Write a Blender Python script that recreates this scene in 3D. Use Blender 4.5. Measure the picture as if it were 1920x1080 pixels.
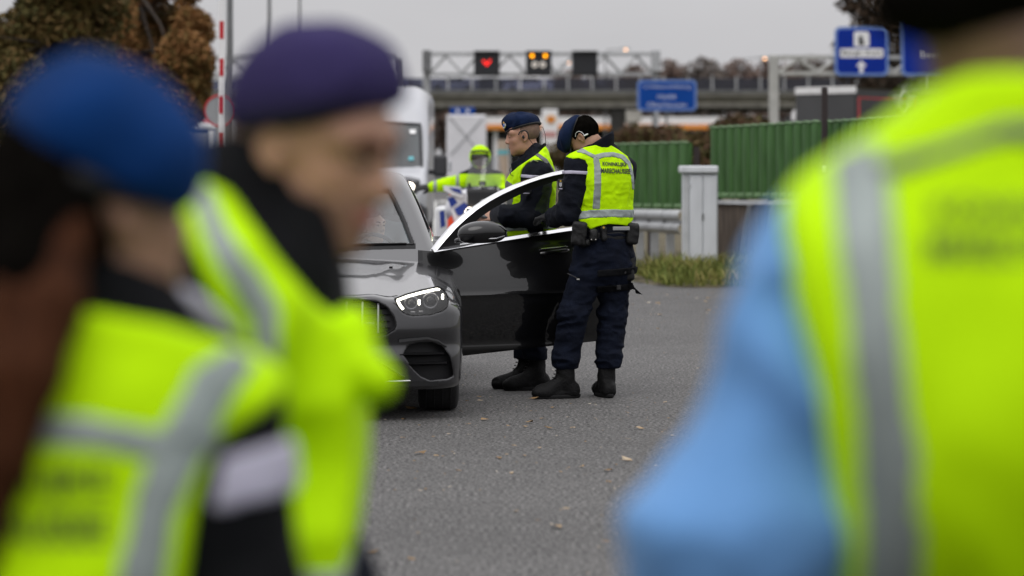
import bpy, math, random
import numpy as np
from mathutils import Vector, Matrix
from mathutils.geometry import delaunay_2d_cdt
from mathutils.bvhtree import BVHTree

sc = bpy.context.scene
for o in list(bpy.data.objects):
    bpy.data.objects.remove(o)
COL = sc.collection
R_ = math.radians
random.seed(7)
RNG = np.random.default_rng(7)

# ------------------------------------------------------------------ camera
F_PX, HOR, CAM_H = 5600.0, 295.0, 1.52
cam_d = bpy.data.cameras.new('camera')
cam = bpy.data.objects.new('camera', cam_d)
COL.objects.link(cam)
cam.location = (0, 0, CAM_H)
cam.rotation_euler = (R_(90), 0, 0)
cam_d.sensor_width = 36.0
cam_d.lens = 105.0
cam_d.shift_y = -(540 - HOR) / 1920
cam_d.clip_start, cam_d.clip_end = 0.1, 4000
cam_d.dof.use_dof = True
cam_d.dof.focus_distance = 18.95
cam_d.dof.aperture_fstop = 2.35
sc.camera = cam

# ------------------------------------------------------------------ sky, sun, exposure
SUN_EL, SUN_ROT = 58.0, 200.0
w = bpy.data.worlds.new('World')
sc.world = w
w.use_nodes = True
nt = w.node_tree
for n in list(nt.nodes):
    nt.nodes.remove(n)
def wn(t):
    return nt.nodes.new(t)
sky = wn('ShaderNodeTexSky')
sky.sky_type = 'NISHITA'
sky.sun_disc = False
sky.sun_elevation = R_(SUN_EL)
sky.sun_rotation = R_(SUN_ROT)
sky.dust_density = 8
hs = wn('ShaderNodeHueSaturation')
hs.inputs['Saturation'].default_value = 0.10
nt.links.new(sky.outputs[0], hs.inputs['Color'])
# cloud layer: standard overcast luminance, zenith three times the horizon
tc = wn('ShaderNodeTexCoord')
sx = wn('ShaderNodeSeparateXYZ')
nt.links.new(tc.outputs['Generated'], sx.inputs[0])
mx = wn('ShaderNodeMath'); mx.operation = 'MAXIMUM'; mx.inputs[1].default_value = 0.0
nt.links.new(sx.outputs['Z'], mx.inputs[0])
ma = wn('ShaderNodeMath'); ma.operation = 'MULTIPLY_ADD'
ma.inputs[1].default_value = 2.0; ma.inputs[2].default_value = 1.0
nt.links.new(mx.outputs[0], ma.inputs[0])
noi = wn('ShaderNodeTexNoise'); noi.inputs['Scale'].default_value = 5.0; noi.inputs['Detail'].default_value = 5
mp = wn('ShaderNodeMapping'); mp.inputs['Scale'].default_value = (1, 1, 3.0)
nt.links.new(tc.outputs['Generated'], mp.inputs[0]); nt.links.new(mp.outputs[0], noi.inputs['Vector'])
mr = wn('ShaderNodeMapRange'); mr.inputs[3].default_value = 0.86; mr.inputs[4].default_value = 1.14
nt.links.new(noi.outputs[0], mr.inputs[0])
mm = wn('ShaderNodeMath'); mm.operation = 'MULTIPLY'
nt.links.new(ma.outputs[0], mm.inputs[0]); nt.links.new(mr.outputs[0], mm.inputs[1])
gr = wn('ShaderNodeMix'); gr.data_type = 'RGBA'; gr.blend_type = 'MULTIPLY'
gr.inputs[0].default_value = 1.0
gr.inputs[6].default_value = (5.6, 5.55, 5.7, 1)
nt.links.new(mm.outputs[0], gr.inputs[7])
mixs = wn('ShaderNodeMix'); mixs.data_type = 'RGBA'; mixs.inputs[0].default_value = 0.9
nt.links.new(hs.outputs[0], mixs.inputs[6]); nt.links.new(gr.outputs[2], mixs.inputs[7])
bg = wn('ShaderNodeBackground'); bg.inputs['Strength'].default_value = 0.1
nt.links.new(mixs.outputs[2], bg.inputs['Color'])
wo = wn('ShaderNodeOutputWorld')
nt.links.new(bg.outputs[0], wo.inputs[0])

sl = bpy.data.lights.new('sun', 'SUN')
sl.energy = 0.8
sl.angle = R_(40)
sl.color = (1.0, 0.97, 0.93)
sun = bpy.data.objects.new('sun', sl)
COL.objects.link(sun)
# sky's sun_rotation is measured from +Y towards +X
az = R_(SUN_ROT)
sdir = Vector((math.sin(az) * math.cos(R_(SUN_EL)), math.cos(az) * math.cos(R_(SUN_EL)), math.sin(R_(SUN_EL))))
sun.rotation_euler = (-sdir).to_track_quat('-Z', 'Y').to_euler()
sun.location = sdir * 50

vs = sc.view_settings
vs.view_transform = 'Standard'
vs.look = 'None'
vs.exposure = 0.0
vs.gamma = 1.0
vs.use_curve_mapping = False
sc.cycles.use_denoising = True
try:
    sc.cycles.denoiser = 'OPENIMAGEDENOISE'
except Exception:
    pass
sc.cycles.max_bounces = 8
sc.cycles.transparent_max_bounces = 16
sc.cycles.caustics_reflective = False
sc.cycles.caustics_refractive = False

# ------------------------------------------------------------------ helpers
def P(px, py, Y):
    """point of the place seen at photo pixel (px,py) at distance Y"""
    return np.array([(px - 960) * Y / F_PX, Y, CAM_H - (py - HOR) * Y / F_PX])

MATS = {}
def mat(name, col, rough=0.6, metal=0.0, var=0.0, vscale=4.0, bump=0.0, bscale=60.0, coat=0.0, spec=0.5,
        emit=None, estr=0.0, sheen=0.0, sss=0.0, col2=None, stretch=None, detail=4):
    m = bpy.data.materials.new(name)
    m.use_nodes = True
    t = m.node_tree
    b = t.nodes['Principled BSDF']
    b.inputs['Base Color'].default_value = (*col, 1)
    b.inputs['Roughness'].default_value = rough
    b.inputs['Metallic'].default_value = metal
    b.inputs['Specular IOR Level'].default_value = spec
    b.inputs['Coat Weight'].default_value = coat
    b.inputs['Coat Roughness'].default_value = 0.03
    if sheen:
        b.inputs['Sheen Weight'].default_value = sheen
    if sss:
        b.inputs['Subsurface Weight'].default_value = sss
        b.inputs['Subsurface Radius'].default_value = (0.02, 0.008, 0.004)
    if emit:
        b.inputs['Emission Color'].default_value = (*emit, 1)
        b.inputs['Emission Strength'].default_value = estr
    tcn = t.nodes.new('ShaderNodeTexCoord')
    src = tcn.outputs['Object']
    if stretch:
        mpn = t.nodes.new('ShaderNodeMapping')
        mpn.inputs['Scale'].default_value = stretch
        t.links.new(src, mpn.inputs[0]); src = mpn.outputs[0]
    if var > 0 or col2 is not None:
        n = t.nodes.new('ShaderNodeTexNoise')
        n.inputs['Scale'].default_value = vscale
        n.inputs['Detail'].default_value = detail
        t.links.new(src, n.inputs['Vector'])
        r = t.nodes.new('ShaderNodeValToRGB')
        r.color_ramp.elements[0].position = 0.3
        r.color_ramp.elements[1].position = 0.7
        c2 = col2 if col2 is not None else tuple(min(1, c * (1 + var)) for c in col)
        c1 = tuple(c * (1 - var) for c in col)
        r.color_ramp.elements[0].color = (*c1, 1)
        r.color_ramp.elements[1].color = (*c2, 1)
        t.links.new(n.outputs[0], r.inputs[0])
        t.links.new(r.outputs[0], b.inputs['Base Color'])
    if bump > 0:
        n2 = t.nodes.new('ShaderNodeTexNoise')
        n2.inputs['Scale'].default_value = bscale
        n2.inputs['Detail'].default_value = 3
        t.links.new(src, n2.inputs['Vector'])
        bp = t.nodes.new('ShaderNodeBump')
        bp.inputs['Strength'].default_value = bump
        bp.inputs['Distance'].default_value = 0.01
        t.links.new(n2.outputs[0], bp.inputs['Height'])
        t.links.new(bp.outputs[0], b.inputs['Normal'])
    MATS[name] = m
    return m

def glass_mat(name, tint=(0.9, 0.95, 0.95), refl=1.0, through=0.85, f0=.07):
    m = bpy.data.materials.new(name)
    m.use_nodes = True
    t = m.node_tree
    for n in list(t.nodes):
        t.nodes.remove(n)
    out = t.nodes.new('ShaderNodeOutputMaterial')
    tr = t.nodes.new('ShaderNodeBsdfTransparent'); tr.inputs[0].default_value = (*[c * through for c in tint], 1)
    gl = t.nodes.new('ShaderNodeBsdfGlossy'); gl.inputs['Roughness'].default_value = 0.02
    gl.inputs[0].default_value = (refl, refl, refl, 1)
    lw = t.nodes.new('ShaderNodeLayerWeight'); lw.inputs['Blend'].default_value = .5
    pw_ = t.nodes.new('ShaderNodeMath'); pw_.operation = 'POWER'; pw_.inputs[1].default_value = 5
    t.links.new(lw.outputs['Facing'], pw_.inputs[0])
    fr = t.nodes.new('ShaderNodeMath'); fr.operation = 'MULTIPLY_ADD'; fr.inputs[1].default_value = 1 - f0; fr.inputs[2].default_value = f0
    t.links.new(pw_.outputs[0], fr.inputs[0])
    mi = t.nodes.new('ShaderNodeMixShader')
    t.links.new(fr.outputs[0], mi.inputs[0]); t.links.new(tr.outputs[0], mi.inputs[1]); t.links.new(gl.outputs[0], mi.inputs[2])
    t.links.new(mi.outputs[0], out.inputs[0])
    MATS[name] = m
    return m

ORIGIN = {}
def root(name, loc, label, cat, group=None):
    o = bpy.data.objects.new(name, None)
    o.empty_display_size = 0.2
    COL.objects.link(o)
    o.location = [float(v) for v in loc]
    ORIGIN[o.name] = np.array(loc, float)
    o['label'] = label; o['category'] = cat
    if group:
        o['group'] = group
    return o

def tag(o, label, cat, group=None):
    o['label'] = label; o['category'] = cat
    if group:
        o['group'] = group
    return o

def mesh_obj(name, V, F, material, parent=None, smooth=True, normals=None, kind=None, origin=None, label=None, sharp=None):
    """V in world coordinates; F list of index tuples or (n,4)/(n,3) int array"""
    V = np.asarray(V, np.float64).reshape(-1, 3)
    if parent is not None:
        org = ORIGIN[parent.name]
    else:
        org = np.array(origin, float) if origin is not None else np.array([V[:, 0].mean(), V[:, 1].mean(), V[:, 2].min()])
    me = bpy.data.meshes.new(name)
    Vl = V - org
    if isinstance(F, np.ndarray):
        nf, k = F.shape
        me.vertices.add(len(Vl)); me.vertices.foreach_set('co', Vl.astype(np.float32).ravel())
        me.loops.add(nf * k); me.loops.foreach_set('vertex_index', F.astype(np.int32).ravel())
        me.polygons.add(nf)
        me.polygons.foreach_set('loop_start', np.arange(0, nf * k, k, dtype=np.int32))
        me.update(calc_edges=True)
        me.validate()
    else:
        me.from_pydata([tuple(v) for v in Vl], [], [tuple(f) for f in F])
        me.update()
    if smooth:
        me.polygons.foreach_set('use_smooth', np.ones(len(me.polygons), bool))
        if normals is not None and len(me.vertices) == len(normals):
            me.normals_split_custom_set_from_vertices([tuple(n) for n in normals])
        elif sharp is not None:
            me.set_sharp_from_angle(angle=R_(sharp))
    me.materials.append(material if not isinstance(material, str) else MATS[material])
    o = bpy.data.objects.new(name, me)
    COL.objects.link(o)
    if parent is not None:
        o.parent = parent
    else:
        o.location = [float(v) for v in org]
    ORIGIN[o.name] = org
    if kind:
        o['kind'] = kind
    if label:
        o['label'] = label
    return o

class MB:
    """collects simple shapes (world coordinates) into one mesh"""
    def __init__(s):
        s.V = []; s.F = []
    def add(s, V, F):
        n = len(s.V)
        s.V += [tuple(map(float, v)) for v in V]
        s.F += [tuple(i + n for i in f) for f in F]
        return s
    def box(s, c, size, R=None, bev=0.0):
        hx, hy, hz = [v / 2 for v in size]
        if bev > 0:
            b = min(bev, hx * .9, hy * .9, hz * .9)
            V = []; idx = {}
            for sx_ in (-1, 1):
                for sy_ in (-1, 1):
                    for sz_ in (-1, 1):
                        for ax in range(3):
                            p = [sx_ * (hx - b), sy_ * (hy - b), sz_ * (hz - b)]
                            p[ax] += (sx_, sy_, sz_)[ax] * b
                            idx[(sx_, sy_, sz_, ax)] = len(V); V.append(p)
            Fs = []
            for ax in range(3):
                o1, o2 = [a for a in range(3) if a != ax]
                for sg in (-1, 1):
                    q = []
                    for (u, v) in ((-1, -1), (1, -1), (1, 1), (-1, 1)):
                        k = [0, 0, 0]; k[ax] = sg; k[o1] = u; k[o2] = v
                        q.append(idx[(*k, ax)])
                    flip = (sg > 0) == (ax == 1)
                    Fs.append(tuple(q[::-1] if flip else q))
                    # edges along axis ax between faces o1,o2
                for u in (-1, 1):
                    for v in (-1, 1):
                        k0 = [0, 0, 0]; k0[o1] = u; k0[o2] = v; k0[ax] = -1
                        k1 = list(k0); k1[ax] = 1
                        q = [idx[(*k0, o1)], idx[(*k1, o1)], idx[(*k1, o2)], idx[(*k0, o2)]]
                        Fs.append(tuple(q))
            for sx_ in (-1, 1):
                for sy_ in (-1, 1):
                    for sz_ in (-1, 1):
                        Fs.append(tuple(idx[(sx_, sy_, sz_, a)] for a in range(3)))
            # orient outward
            VV = np.array(V); out = []
            for f in Fs:
                p = VV[list(f)]
                nrm = np.cross(p[1] - p[0], p[2] - p[0])
                out.append(f if np.dot(nrm, p.mean(0)) > 0 else f[::-1])
            Fs = out
        else:
            V = [(x, y, z) for x in (-hx, hx) for y in (-hy, hy) for z in (-hz, hz)]
            Fs = [(0, 1, 3, 2), (4, 6, 7, 5), (0, 4, 5, 1), (2, 3, 7, 6), (0, 2, 6, 4), (1, 5, 7, 3)]
        V = np.array(V, float)
        if R is not None:
            V = V @ np.asarray(R).T
        return s.add(V + np.asarray(c), Fs)
    def tube(s, pts, r, n=8, cap=True):
        pts = [np.array(p, float) for p in pts]
        rs = r if hasattr(r, '__len__') else [r] * len(pts)
        V = []; Fs = []
        up = None
        for i, p in enumerate(pts):
            a = pts[max(i - 1, 0)]; b = pts[min(i + 1, len(pts) - 1)]
            d = b - a; d = d / (np.linalg.norm(d) + 1e-12)
            if up is None:
                up = np.array([0, 0, 1.0]) if abs(d[2]) < .9 else np.array([1.0, 0, 0])
            u = np.cross(d, up); u /= np.linalg.norm(u) + 1e-12
            v = np.cross(u, d); up = v
            for k in range(n):
                t = 2 * math.pi * k / n
                V.append(p + rs[i] * (math.cos(t) * u + math.sin(t) * v))
        for i in range(len(pts) - 1):
            for k in range(n):
                k2 = (k + 1) % n
                Fs.append((i * n + k, i * n + k2, (i + 1) * n + k2, (i + 1) * n + k))
        if cap:
            Fs.append(tuple(range(n))[::-1]); Fs.append(tuple((len(pts) - 1) * n + k for k in range(n)))
        return s.add(V, Fs)
    def loft(s, secs, close=True, cap=True):
        n = len(secs[0]); V = [p for q in secs for p in q]; Fs = []
        m = n if close else n - 1
        for i in range(len(secs) - 1):
            for k in range(m):
                k2 = (k + 1) % n
                Fs.append((i * n + k, i * n + k2, (i + 1) * n + k2, (i + 1) * n + k))
        if cap:
            Fs.append(tuple(range(n))[::-1]); Fs.append(tuple((len(secs) - 1) * n + k for k in range(n)))
        return s.add(V, Fs)
    def prism(s, poly, Y0, Y1):
        """poly of (x,z) extruded from y=Y0 to y=Y1"""
        n = len(poly)
        V = [(x, Y0, z) for x, z in poly] + [(x, Y1, z) for x, z in poly]
        Fs = [tuple(range(n)), tuple(range(2 * n - 1, n - 1, -1))]
        for k in range(n):
            k2 = (k + 1) % n
            Fs.append((k, k + n, k2 + n, k2))
        return s.add(V, Fs)
    def disc(s, c, r, axis, n=20, h=0.01):
        a = np.array(axis, float); a /= np.linalg.norm(a); c = np.array(c, float)
        return s.tube([c - a * h / 2, c + a * h / 2], r, n)
    def ring(s, c, R, r, axis, n=24, m=8):
        a = np.array(axis, float); a /= np.linalg.norm(a)
        u = np.cross(a, (0, 0, 1) if abs(a[2]) < .9 else (1, 0, 0)); u /= np.linalg.norm(u); v = np.cross(a, u)
        V = []; Fs = []
        for i in range(n):
            t = 2 * math.pi * i / n; e = math.cos(t) * u + math.sin(t) * v
            for k in range(m):
                f = 2 * math.pi * k / m
                V.append(np.array(c) + e * (R + r * math.cos(f)) + a * r * math.sin(f))
        for i in range(n):
            for k in range(m):
                i2 = (i + 1) % n; k2 = (k + 1) % m
                Fs.append((i * m + k, i2 * m + k, i2 * m + k2, i * m + k2))
        return s.add(V, Fs)
    def build(s, name, material, parent=None, smooth=False, **kw):
        if smooth and 'sharp' not in kw:
            kw['sharp'] = 40
        return mesh_obj(name, s.V, s.F, material, parent, smooth=smooth, **kw)

def cr(pts, n=5):
    """smooth curve through points"""
    p = [np.asarray(q, float) for q in pts]; p = [2 * p[0] - p[1]] + p + [2 * p[-1] - p[-2]]; out = []
    for i in range(1, len(p) - 2):
        for k in range(n):
            t = k / n; a, b, c, d = p[i - 1], p[i], p[i + 1], p[i + 2]
            out.append(.5 * (2 * b + (c - a) * t + (2 * a - 5 * b + 4 * c - d) * t * t + (3 * b - a - 3 * c + d) * t ** 3))
    return out + [p[-2]]
def Rz(a):
    a = R_(a); return np.array([[math.cos(a), -math.sin(a), 0], [math.sin(a), math.cos(a), 0], [0, 0, 1]])
def Rx(a):
    a = R_(a); return np.array([[1, 0, 0], [0, math.cos(a), -math.sin(a)], [0, math.sin(a), math.cos(a)]])
def Ry(a):
    a = R_(a); return np.array([[math.cos(a), 0, math.sin(a)], [0, 1, 0], [-math.sin(a), 0, math.cos(a)]])

# ------------------------------------------------------------------ implicit surfaces (bodies, clothing, car shells)
def axes(lo, hi, res):
    return [np.arange(l, h + res, res, dtype=np.float32) for l, h in zip(lo, hi)]

def pr_eval(p, x, y, z):
    t = p[0]
    if t == 'el':
        c, r, R = p[1], p[2], p[3]
        dx, dy, dz = x - c[0], y - c[1], z - c[2]
        q = [dx * R[0][i] + dy * R[1][i] + dz * R[2][i] for i in range(3)]
        k0 = np.sqrt((q[0] / r[0]) ** 2 + (q[1] / r[1]) ** 2 + (q[2] / r[2]) ** 2)
        k1 = np.sqrt((q[0] / r[0] ** 2) ** 2 + (q[1] / r[1] ** 2) ** 2 + (q[2] / r[2] ** 2) ** 2)
        return k0 * (k0 - 1) / (k1 + 1e-6)
    if t == 'rc':
        a, b, ra, rb = p[1], p[2], p[3], p[4]
        ba = b - a; L = float(np.dot(ba, ba)) + 1e-12
        dx, dy, dz = x - a[0], y - a[1], z - a[2]
        h = np.clip((dx * ba[0] + dy * ba[1] + dz * ba[2]) / L, 0, 1)
        return np.sqrt((dx - h * ba[0]) ** 2 + (dy - h * ba[1]) ** 2 + (dz - h * ba[2]) ** 2) - (ra + (rb - ra) * h)
    if t == 'ec':   # elliptical capsule: wide along the body's lateral axis, ratio*r deep
        a, b, ra, rb, ratio, yaw = p[1], p[2], p[3], p[4], p[5], p[6]
        c, s_ = math.cos(R_(yaw)), math.sin(R_(yaw))
        def loc(dx, dy, dz):
            return dx * c + dy * s_, (-dx * s_ + dy * c) / ratio, dz
        ba = b - a; bl = loc(*ba); L = sum(v * v for v in bl) + 1e-12
        q = loc(x - a[0], y - a[1], z - a[2])
        h = np.clip((q[0] * bl[0] + q[1] * bl[1] + q[2] * bl[2]) / L, 0, 1)
        return (np.sqrt(sum((q[i] - h * bl[i]) ** 2 for i in range(3))) - (ra + (rb - ra) * h)) * (0.5 + 0.5 * ratio)
    if t == 'bx':   # rounded box
        c, hs_, R, rr = p[1], p[2], p[3], p[4]
        dx, dy, dz = x - c[0], y - c[1], z - c[2]
        q = [np.abs(dx * R[0][i] + dy * R[1][i] + dz * R[2][i]) - (hs_[i] - rr) for i in range(3)]
        o = np.sqrt(sum(np.maximum(v, 0) ** 2 for v in q))
        return o + np.minimum(np.maximum(np.maximum(q[0], q[1]), q[2]), 0) - rr

def pr_bb(p):
    if p[0] == 'el':
        m = max(p[2]); return p[1] - m, p[1] + m
    if p[0] == 'bx':
        m = float(np.linalg.norm(p[2])); return p[1] - m, p[1] + m
    m = max(p[3], p[4])
    return np.minimum(p[1], p[2]) - m, np.maximum(p[1], p[2]) + m

I3 = np.eye(3)
def el(c, r, k=0.02, R=I3): return ('el', np.array(c, float), np.array(r, float), np.array(R, float), k)
def rc(a, b, ra, rb, k=0.02): return ('rc', np.array(a, float), np.array(b, float), ra, rb, k)
def ec(a, b, ra, rb, ratio, yaw, k=0.04): return ('ec', np.array(a, float), np.array(b, float), ra, rb, ratio, yaw, k)
def bx(c, h, R=I3, rr=0.01, k=0.01): return ('bx', np.array(c, float), np.array(h, float), np.array(R, float), rr, k)

def prims_bounds(prims, pad=0.05):
    lo = np.full(3, 1e9); hi = -lo
    for p in prims:
        if isinstance(p, tuple) and p[0] == 'sub':
            continue
        a, b = pr_bb(p); lo = np.minimum(lo, a); hi = np.maximum(hi, b)
    return lo - pad, hi + pad

def field(prims, ax, margin=0.1):
    F = np.full([len(a) for a in ax], 1.0, np.float32)
    for p in prims:
        sub = p[0] == 'sub'
        q = p[1] if sub else p
        lo, hi = pr_bb(q)
        sl_ = []
        ok = True
        for i in range(3):
            i0 = int(np.searchsorted(ax[i], lo[i] - margin)); i1 = int(np.searchsorted(ax[i], hi[i] + margin))
            if i1 <= i0:
                ok = False
            sl_.append(slice(i0, i1))
        if not ok:
            continue
        x = ax[0][sl_[0]][:, None, None]; y = ax[1][sl_[1]][None, :, None]; z = ax[2][sl_[2]][None, None, :]
        d = pr_eval(q, x, y, z).astype(np.float32)
        k = q[-1]
        S = F[tuple(sl_)]
        if sub:
            d = -d
            h = np.maximum(k - np.abs(S - d), 0) / k
            F[tuple(sl_)] = np.maximum(S, d) + h * h * k / 4
        else:
            h = np.maximum(k - np.abs(S - d), 0) / k
            F[tuple(sl_)] = np.minimum(S, d) - h * h * k / 4
    return F

def smax(a, b, k):
    h = np.maximum(k - np.abs(a - b), 0) / k
    return np.maximum(a, b) + h * h * k / 4
def smin(a, b, k):
    h = np.maximum(k - np.abs(a - b), 0) / k
    return np.minimum(a, b) - h * h * k / 4

def poly_sd(poly, x, z):
    """signed distance to a polygon in the x,z plane (negative inside); broadcast arrays"""
    P_ = np.asarray(poly, float); n = len(P_)
    d = None; inside = None
    for i in range(n):
        a = P_[i]; b = P_[(i + 1) % n]
        e = b - a; L = float(e @ e) + 1e-12
        wx = x - a[0]; wz = z - a[1]
        h = np.clip((wx * e[0] + wz * e[1]) / L, 0, 1)
        dd = (wx - h * e[0]) ** 2 + (wz - h * e[1]) ** 2
        d = dd if d is None else np.minimum(d, dd)
        c1 = (z >= a[1]); c2 = (z < b[1]); c3 = (e[0] * wz > e[1] * wx)
        flip = (c1 & c2 & c3) | (~c1 & ~c2 & ~c3)
        inside = flip if inside is None else inside ^ flip
    d = np.sqrt(d)
    return np.where(inside, -d, d)

def ppoly(pts, Y):
    """photo pixel outline -> (x,z) outline on the plane at distance Y"""
    out = []
    for a, b in pts:
        q = P(a, b, Y); out.append((q[0], q[2]))
    return out

_LAT = np.random.default_rng(3).random((32, 32, 32)).astype(np.float32) * 2 - 1
def vnoise(p):
    i = np.floor(p).astype(int); f = (p - i).astype(np.float32); f = f * f * (3 - 2 * f)
    out = 0
    for dx in (0, 1):
        for dy in (0, 1):
            for dz in (0, 1):
                wgt = (f[:, 0] if dx else 1 - f[:, 0]) * (f[:, 1] if dy else 1 - f[:, 1]) * (f[:, 2] if dz else 1 - f[:, 2])
                out = out + wgt * _LAT[(i[:, 0] + dx) % 32, (i[:, 1] + dy) % 32, (i[:, 2] + dz) % 32]
    return out

def wrinkle(F, ax, amp, scale, stretch=(1, 1, 1), band=0.035, seed=0.0, mask=None):
    """displace the field near its surface with ridged noise: cloth folds"""
    idx = np.argwhere(np.abs(F) < band)
    if len(idx) == 0:
        return F
    p = np.stack([ax[i][idx[:, i]] for i in range(3)], 1).astype(np.float64)
    q = p * np.array(stretch) * scale + seed
    q = q + 0.6 * vnoise(p * scale * .5 + 11 + seed)[:, None]
    n = vnoise(q)
    n = (1 - np.abs(n) * 2.2) * .7 + .3 * vnoise(q * 2.1 + 5)
    a = amp if mask is None else amp * mask(p)
    F[idx[:, 0], idx[:, 1], idx[:, 2]] -= (a * n).astype(np.float32)
    return F

def nets(F, ax):
    s = F < 0
    nx, ny, nz = F.shape
    cnt = np.zeros((nx - 1, ny - 1, nz - 1), np.uint8)
    for dx in (0, 1):
        for dy in (0, 1):
            for dz in (0, 1):
                cnt += s[dx:nx - 1 + dx, dy:ny - 1 + dy, dz:nz - 1 + dz]
    act = (cnt > 0) & (cnt < 8)
    idx = np.argwhere(act)
    cid = np.full(act.shape, -1, np.int32); cid[act] = np.arange(len(idx))
    C = {}
    for dx in (0, 1):
        for dy in (0, 1):
            for dz in (0, 1):
                C[dx, dy, dz] = F[idx[:, 0] + dx, idx[:, 1] + dy, idx[:, 2] + dz]
    acc = np.zeros((len(idx), 3)); num = np.zeros(len(idx))
    for a in C:
        for axn in range(3):
            if a[axn] == 0:
                b = list(a); b[axn] = 1; b = tuple(b)
                m = (C[a] < 0) != (C[b] < 0)
                t = np.where(m, C[a] / np.where(np.abs(C[a] - C[b]) < 1e-9, 1, C[a] - C[b]), 0)
                for i in range(3):
                    v = np.full(len(idx), float(a[i])) if i != axn else t
                    acc[:, i] += np.where(m, v, 0)
                num += m
    pos = idx + acc / num[:, None]
    res = [ax[i][1] - ax[i][0] for i in range(3)]
    V = np.stack([ax[i][0] + pos[:, i] * res[i] for i in range(3)], 1)
    Q = []
    for axn in range(3):
        sa = [slice(None)] * 3; sb = [slice(None)] * 3
        sa[axn] = slice(0, -1); sb[axn] = slice(1, None)
        A = s[tuple(sa)]; B = s[tuple(sb)]
        e = np.argwhere(A != B)
        o1, o2 = (axn + 1) % 3, (axn + 2) % 3
        e = e[(e[:, o1] > 0) & (e[:, o2] > 0) & (e[:, o1] < F.shape[o1] - 1) & (e[:, o2] < F.shape[o2] - 1)]
        ins = A[e[:, 0], e[:, 1], e[:, 2]]
        def cell(d1, d2):
            q = e.copy(); q[:, o1] += d1; q[:, o2] += d2
            return cid[q[:, 0], q[:, 1], q[:, 2]]
        q = np.stack([cell(-1, -1), cell(0, -1), cell(0, 0), cell(-1, 0)], 1)
        q[~ins] = q[~ins][:, ::-1]
        Q.append(q)
    Q = np.concatenate(Q)
    Q = Q[(Q >= 0).all(1)]
    # normals from the field's own gradient
    def samp(p):
        g = np.clip(p, 0, np.array(F.shape) - 1.001)
        i = g.astype(int); f = g - i; o = 0
        for dx in (0, 1):
            for dy in (0, 1):
                for dz in (0, 1):
                    wgt = (f[:, 0] if dx else 1 - f[:, 0]) * (f[:, 1] if dy else 1 - f[:, 1]) * (f[:, 2] if dz else 1 - f[:, 2])
                    o = o + wgt * F[i[:, 0] + dx, i[:, 1] + dy, i[:, 2] + dz]
        return o
    N = np.zeros_like(V)
    for i in range(3):
        dl = np.zeros(3); dl[i] = 1.0
        N[:, i] = samp(pos + dl) - samp(pos - dl)
    N /= np.linalg.norm(N, axis=1)[:, None] + 1e-9
    return V, Q.astype(np.int32), N

def solid(name, F, ax, material, parent, custom=True, **kw):
    V, Q, N = nets(F, ax)
    return mesh_obj(name, V, Q, material, parent, smooth=True, normals=N if custom else None, **kw)

def blob(name, prims, res, material, parent, pad=0.05, fn=None, **kw):
    lo, hi = prims_bounds(prims, pad)
    ax = axes(lo, hi, res)
    F = field(prims, ax)
    if fn:
        X, Y, Z = ax[0][:, None, None], ax[1][None, :, None], ax[2][None, None, :]
        F = fn(F, X, Y, Z, ax)
    return solid(name, F, ax, material, parent, **kw)

def text_mesh(body, size, bold=0.0):
    cu = bpy.data.curves.new('txt', 'FONT')
    cu.body = body; cu.size = size; cu.align_x = 'CENTER'; cu.align_y = 'CENTER'
    cu.offset = bold
    cu.resolution_u = 3
    ob = bpy.data.objects.new('txt', cu)
    COL.objects.link(ob)
    dg = bpy.context.evaluated_depsgraph_get(); dg.update()
    me = ob.evaluated_get(dg).to_mesh()
    V = np.array([v.co[:] for v in me.vertices]); Fs = [tuple(p.vertices) for p in me.polygons]
    ob.evaluated_get(dg).to_mesh_clear()
    bpy.data.objects.remove(ob); bpy.data.curves.remove(cu)
    return V, Fs

def text_flat(name, body, width, height, center, material, parent, u=(1, 0, 0), v=(0, 0, 1), bold=0.0, label=None):
    """flat lettering fitted to width x height at center, in the plane of u,v"""
    V, Fs = text_mesh(body, 1.0, bold)
    lo, hi = V.min(0), V.max(0)
    c = (lo + hi) / 2
    su = width / (hi[0] - lo[0]); sv = height / (hi[1] - lo[1])
    Wd = np.asarray(center) + np.outer((V[:, 0] - c[0]) * su, u) + np.outer((V[:, 1] - c[1]) * sv, v)
    return mesh_obj(name, Wd, Fs, material, parent, smooth=False, label=label)

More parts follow.
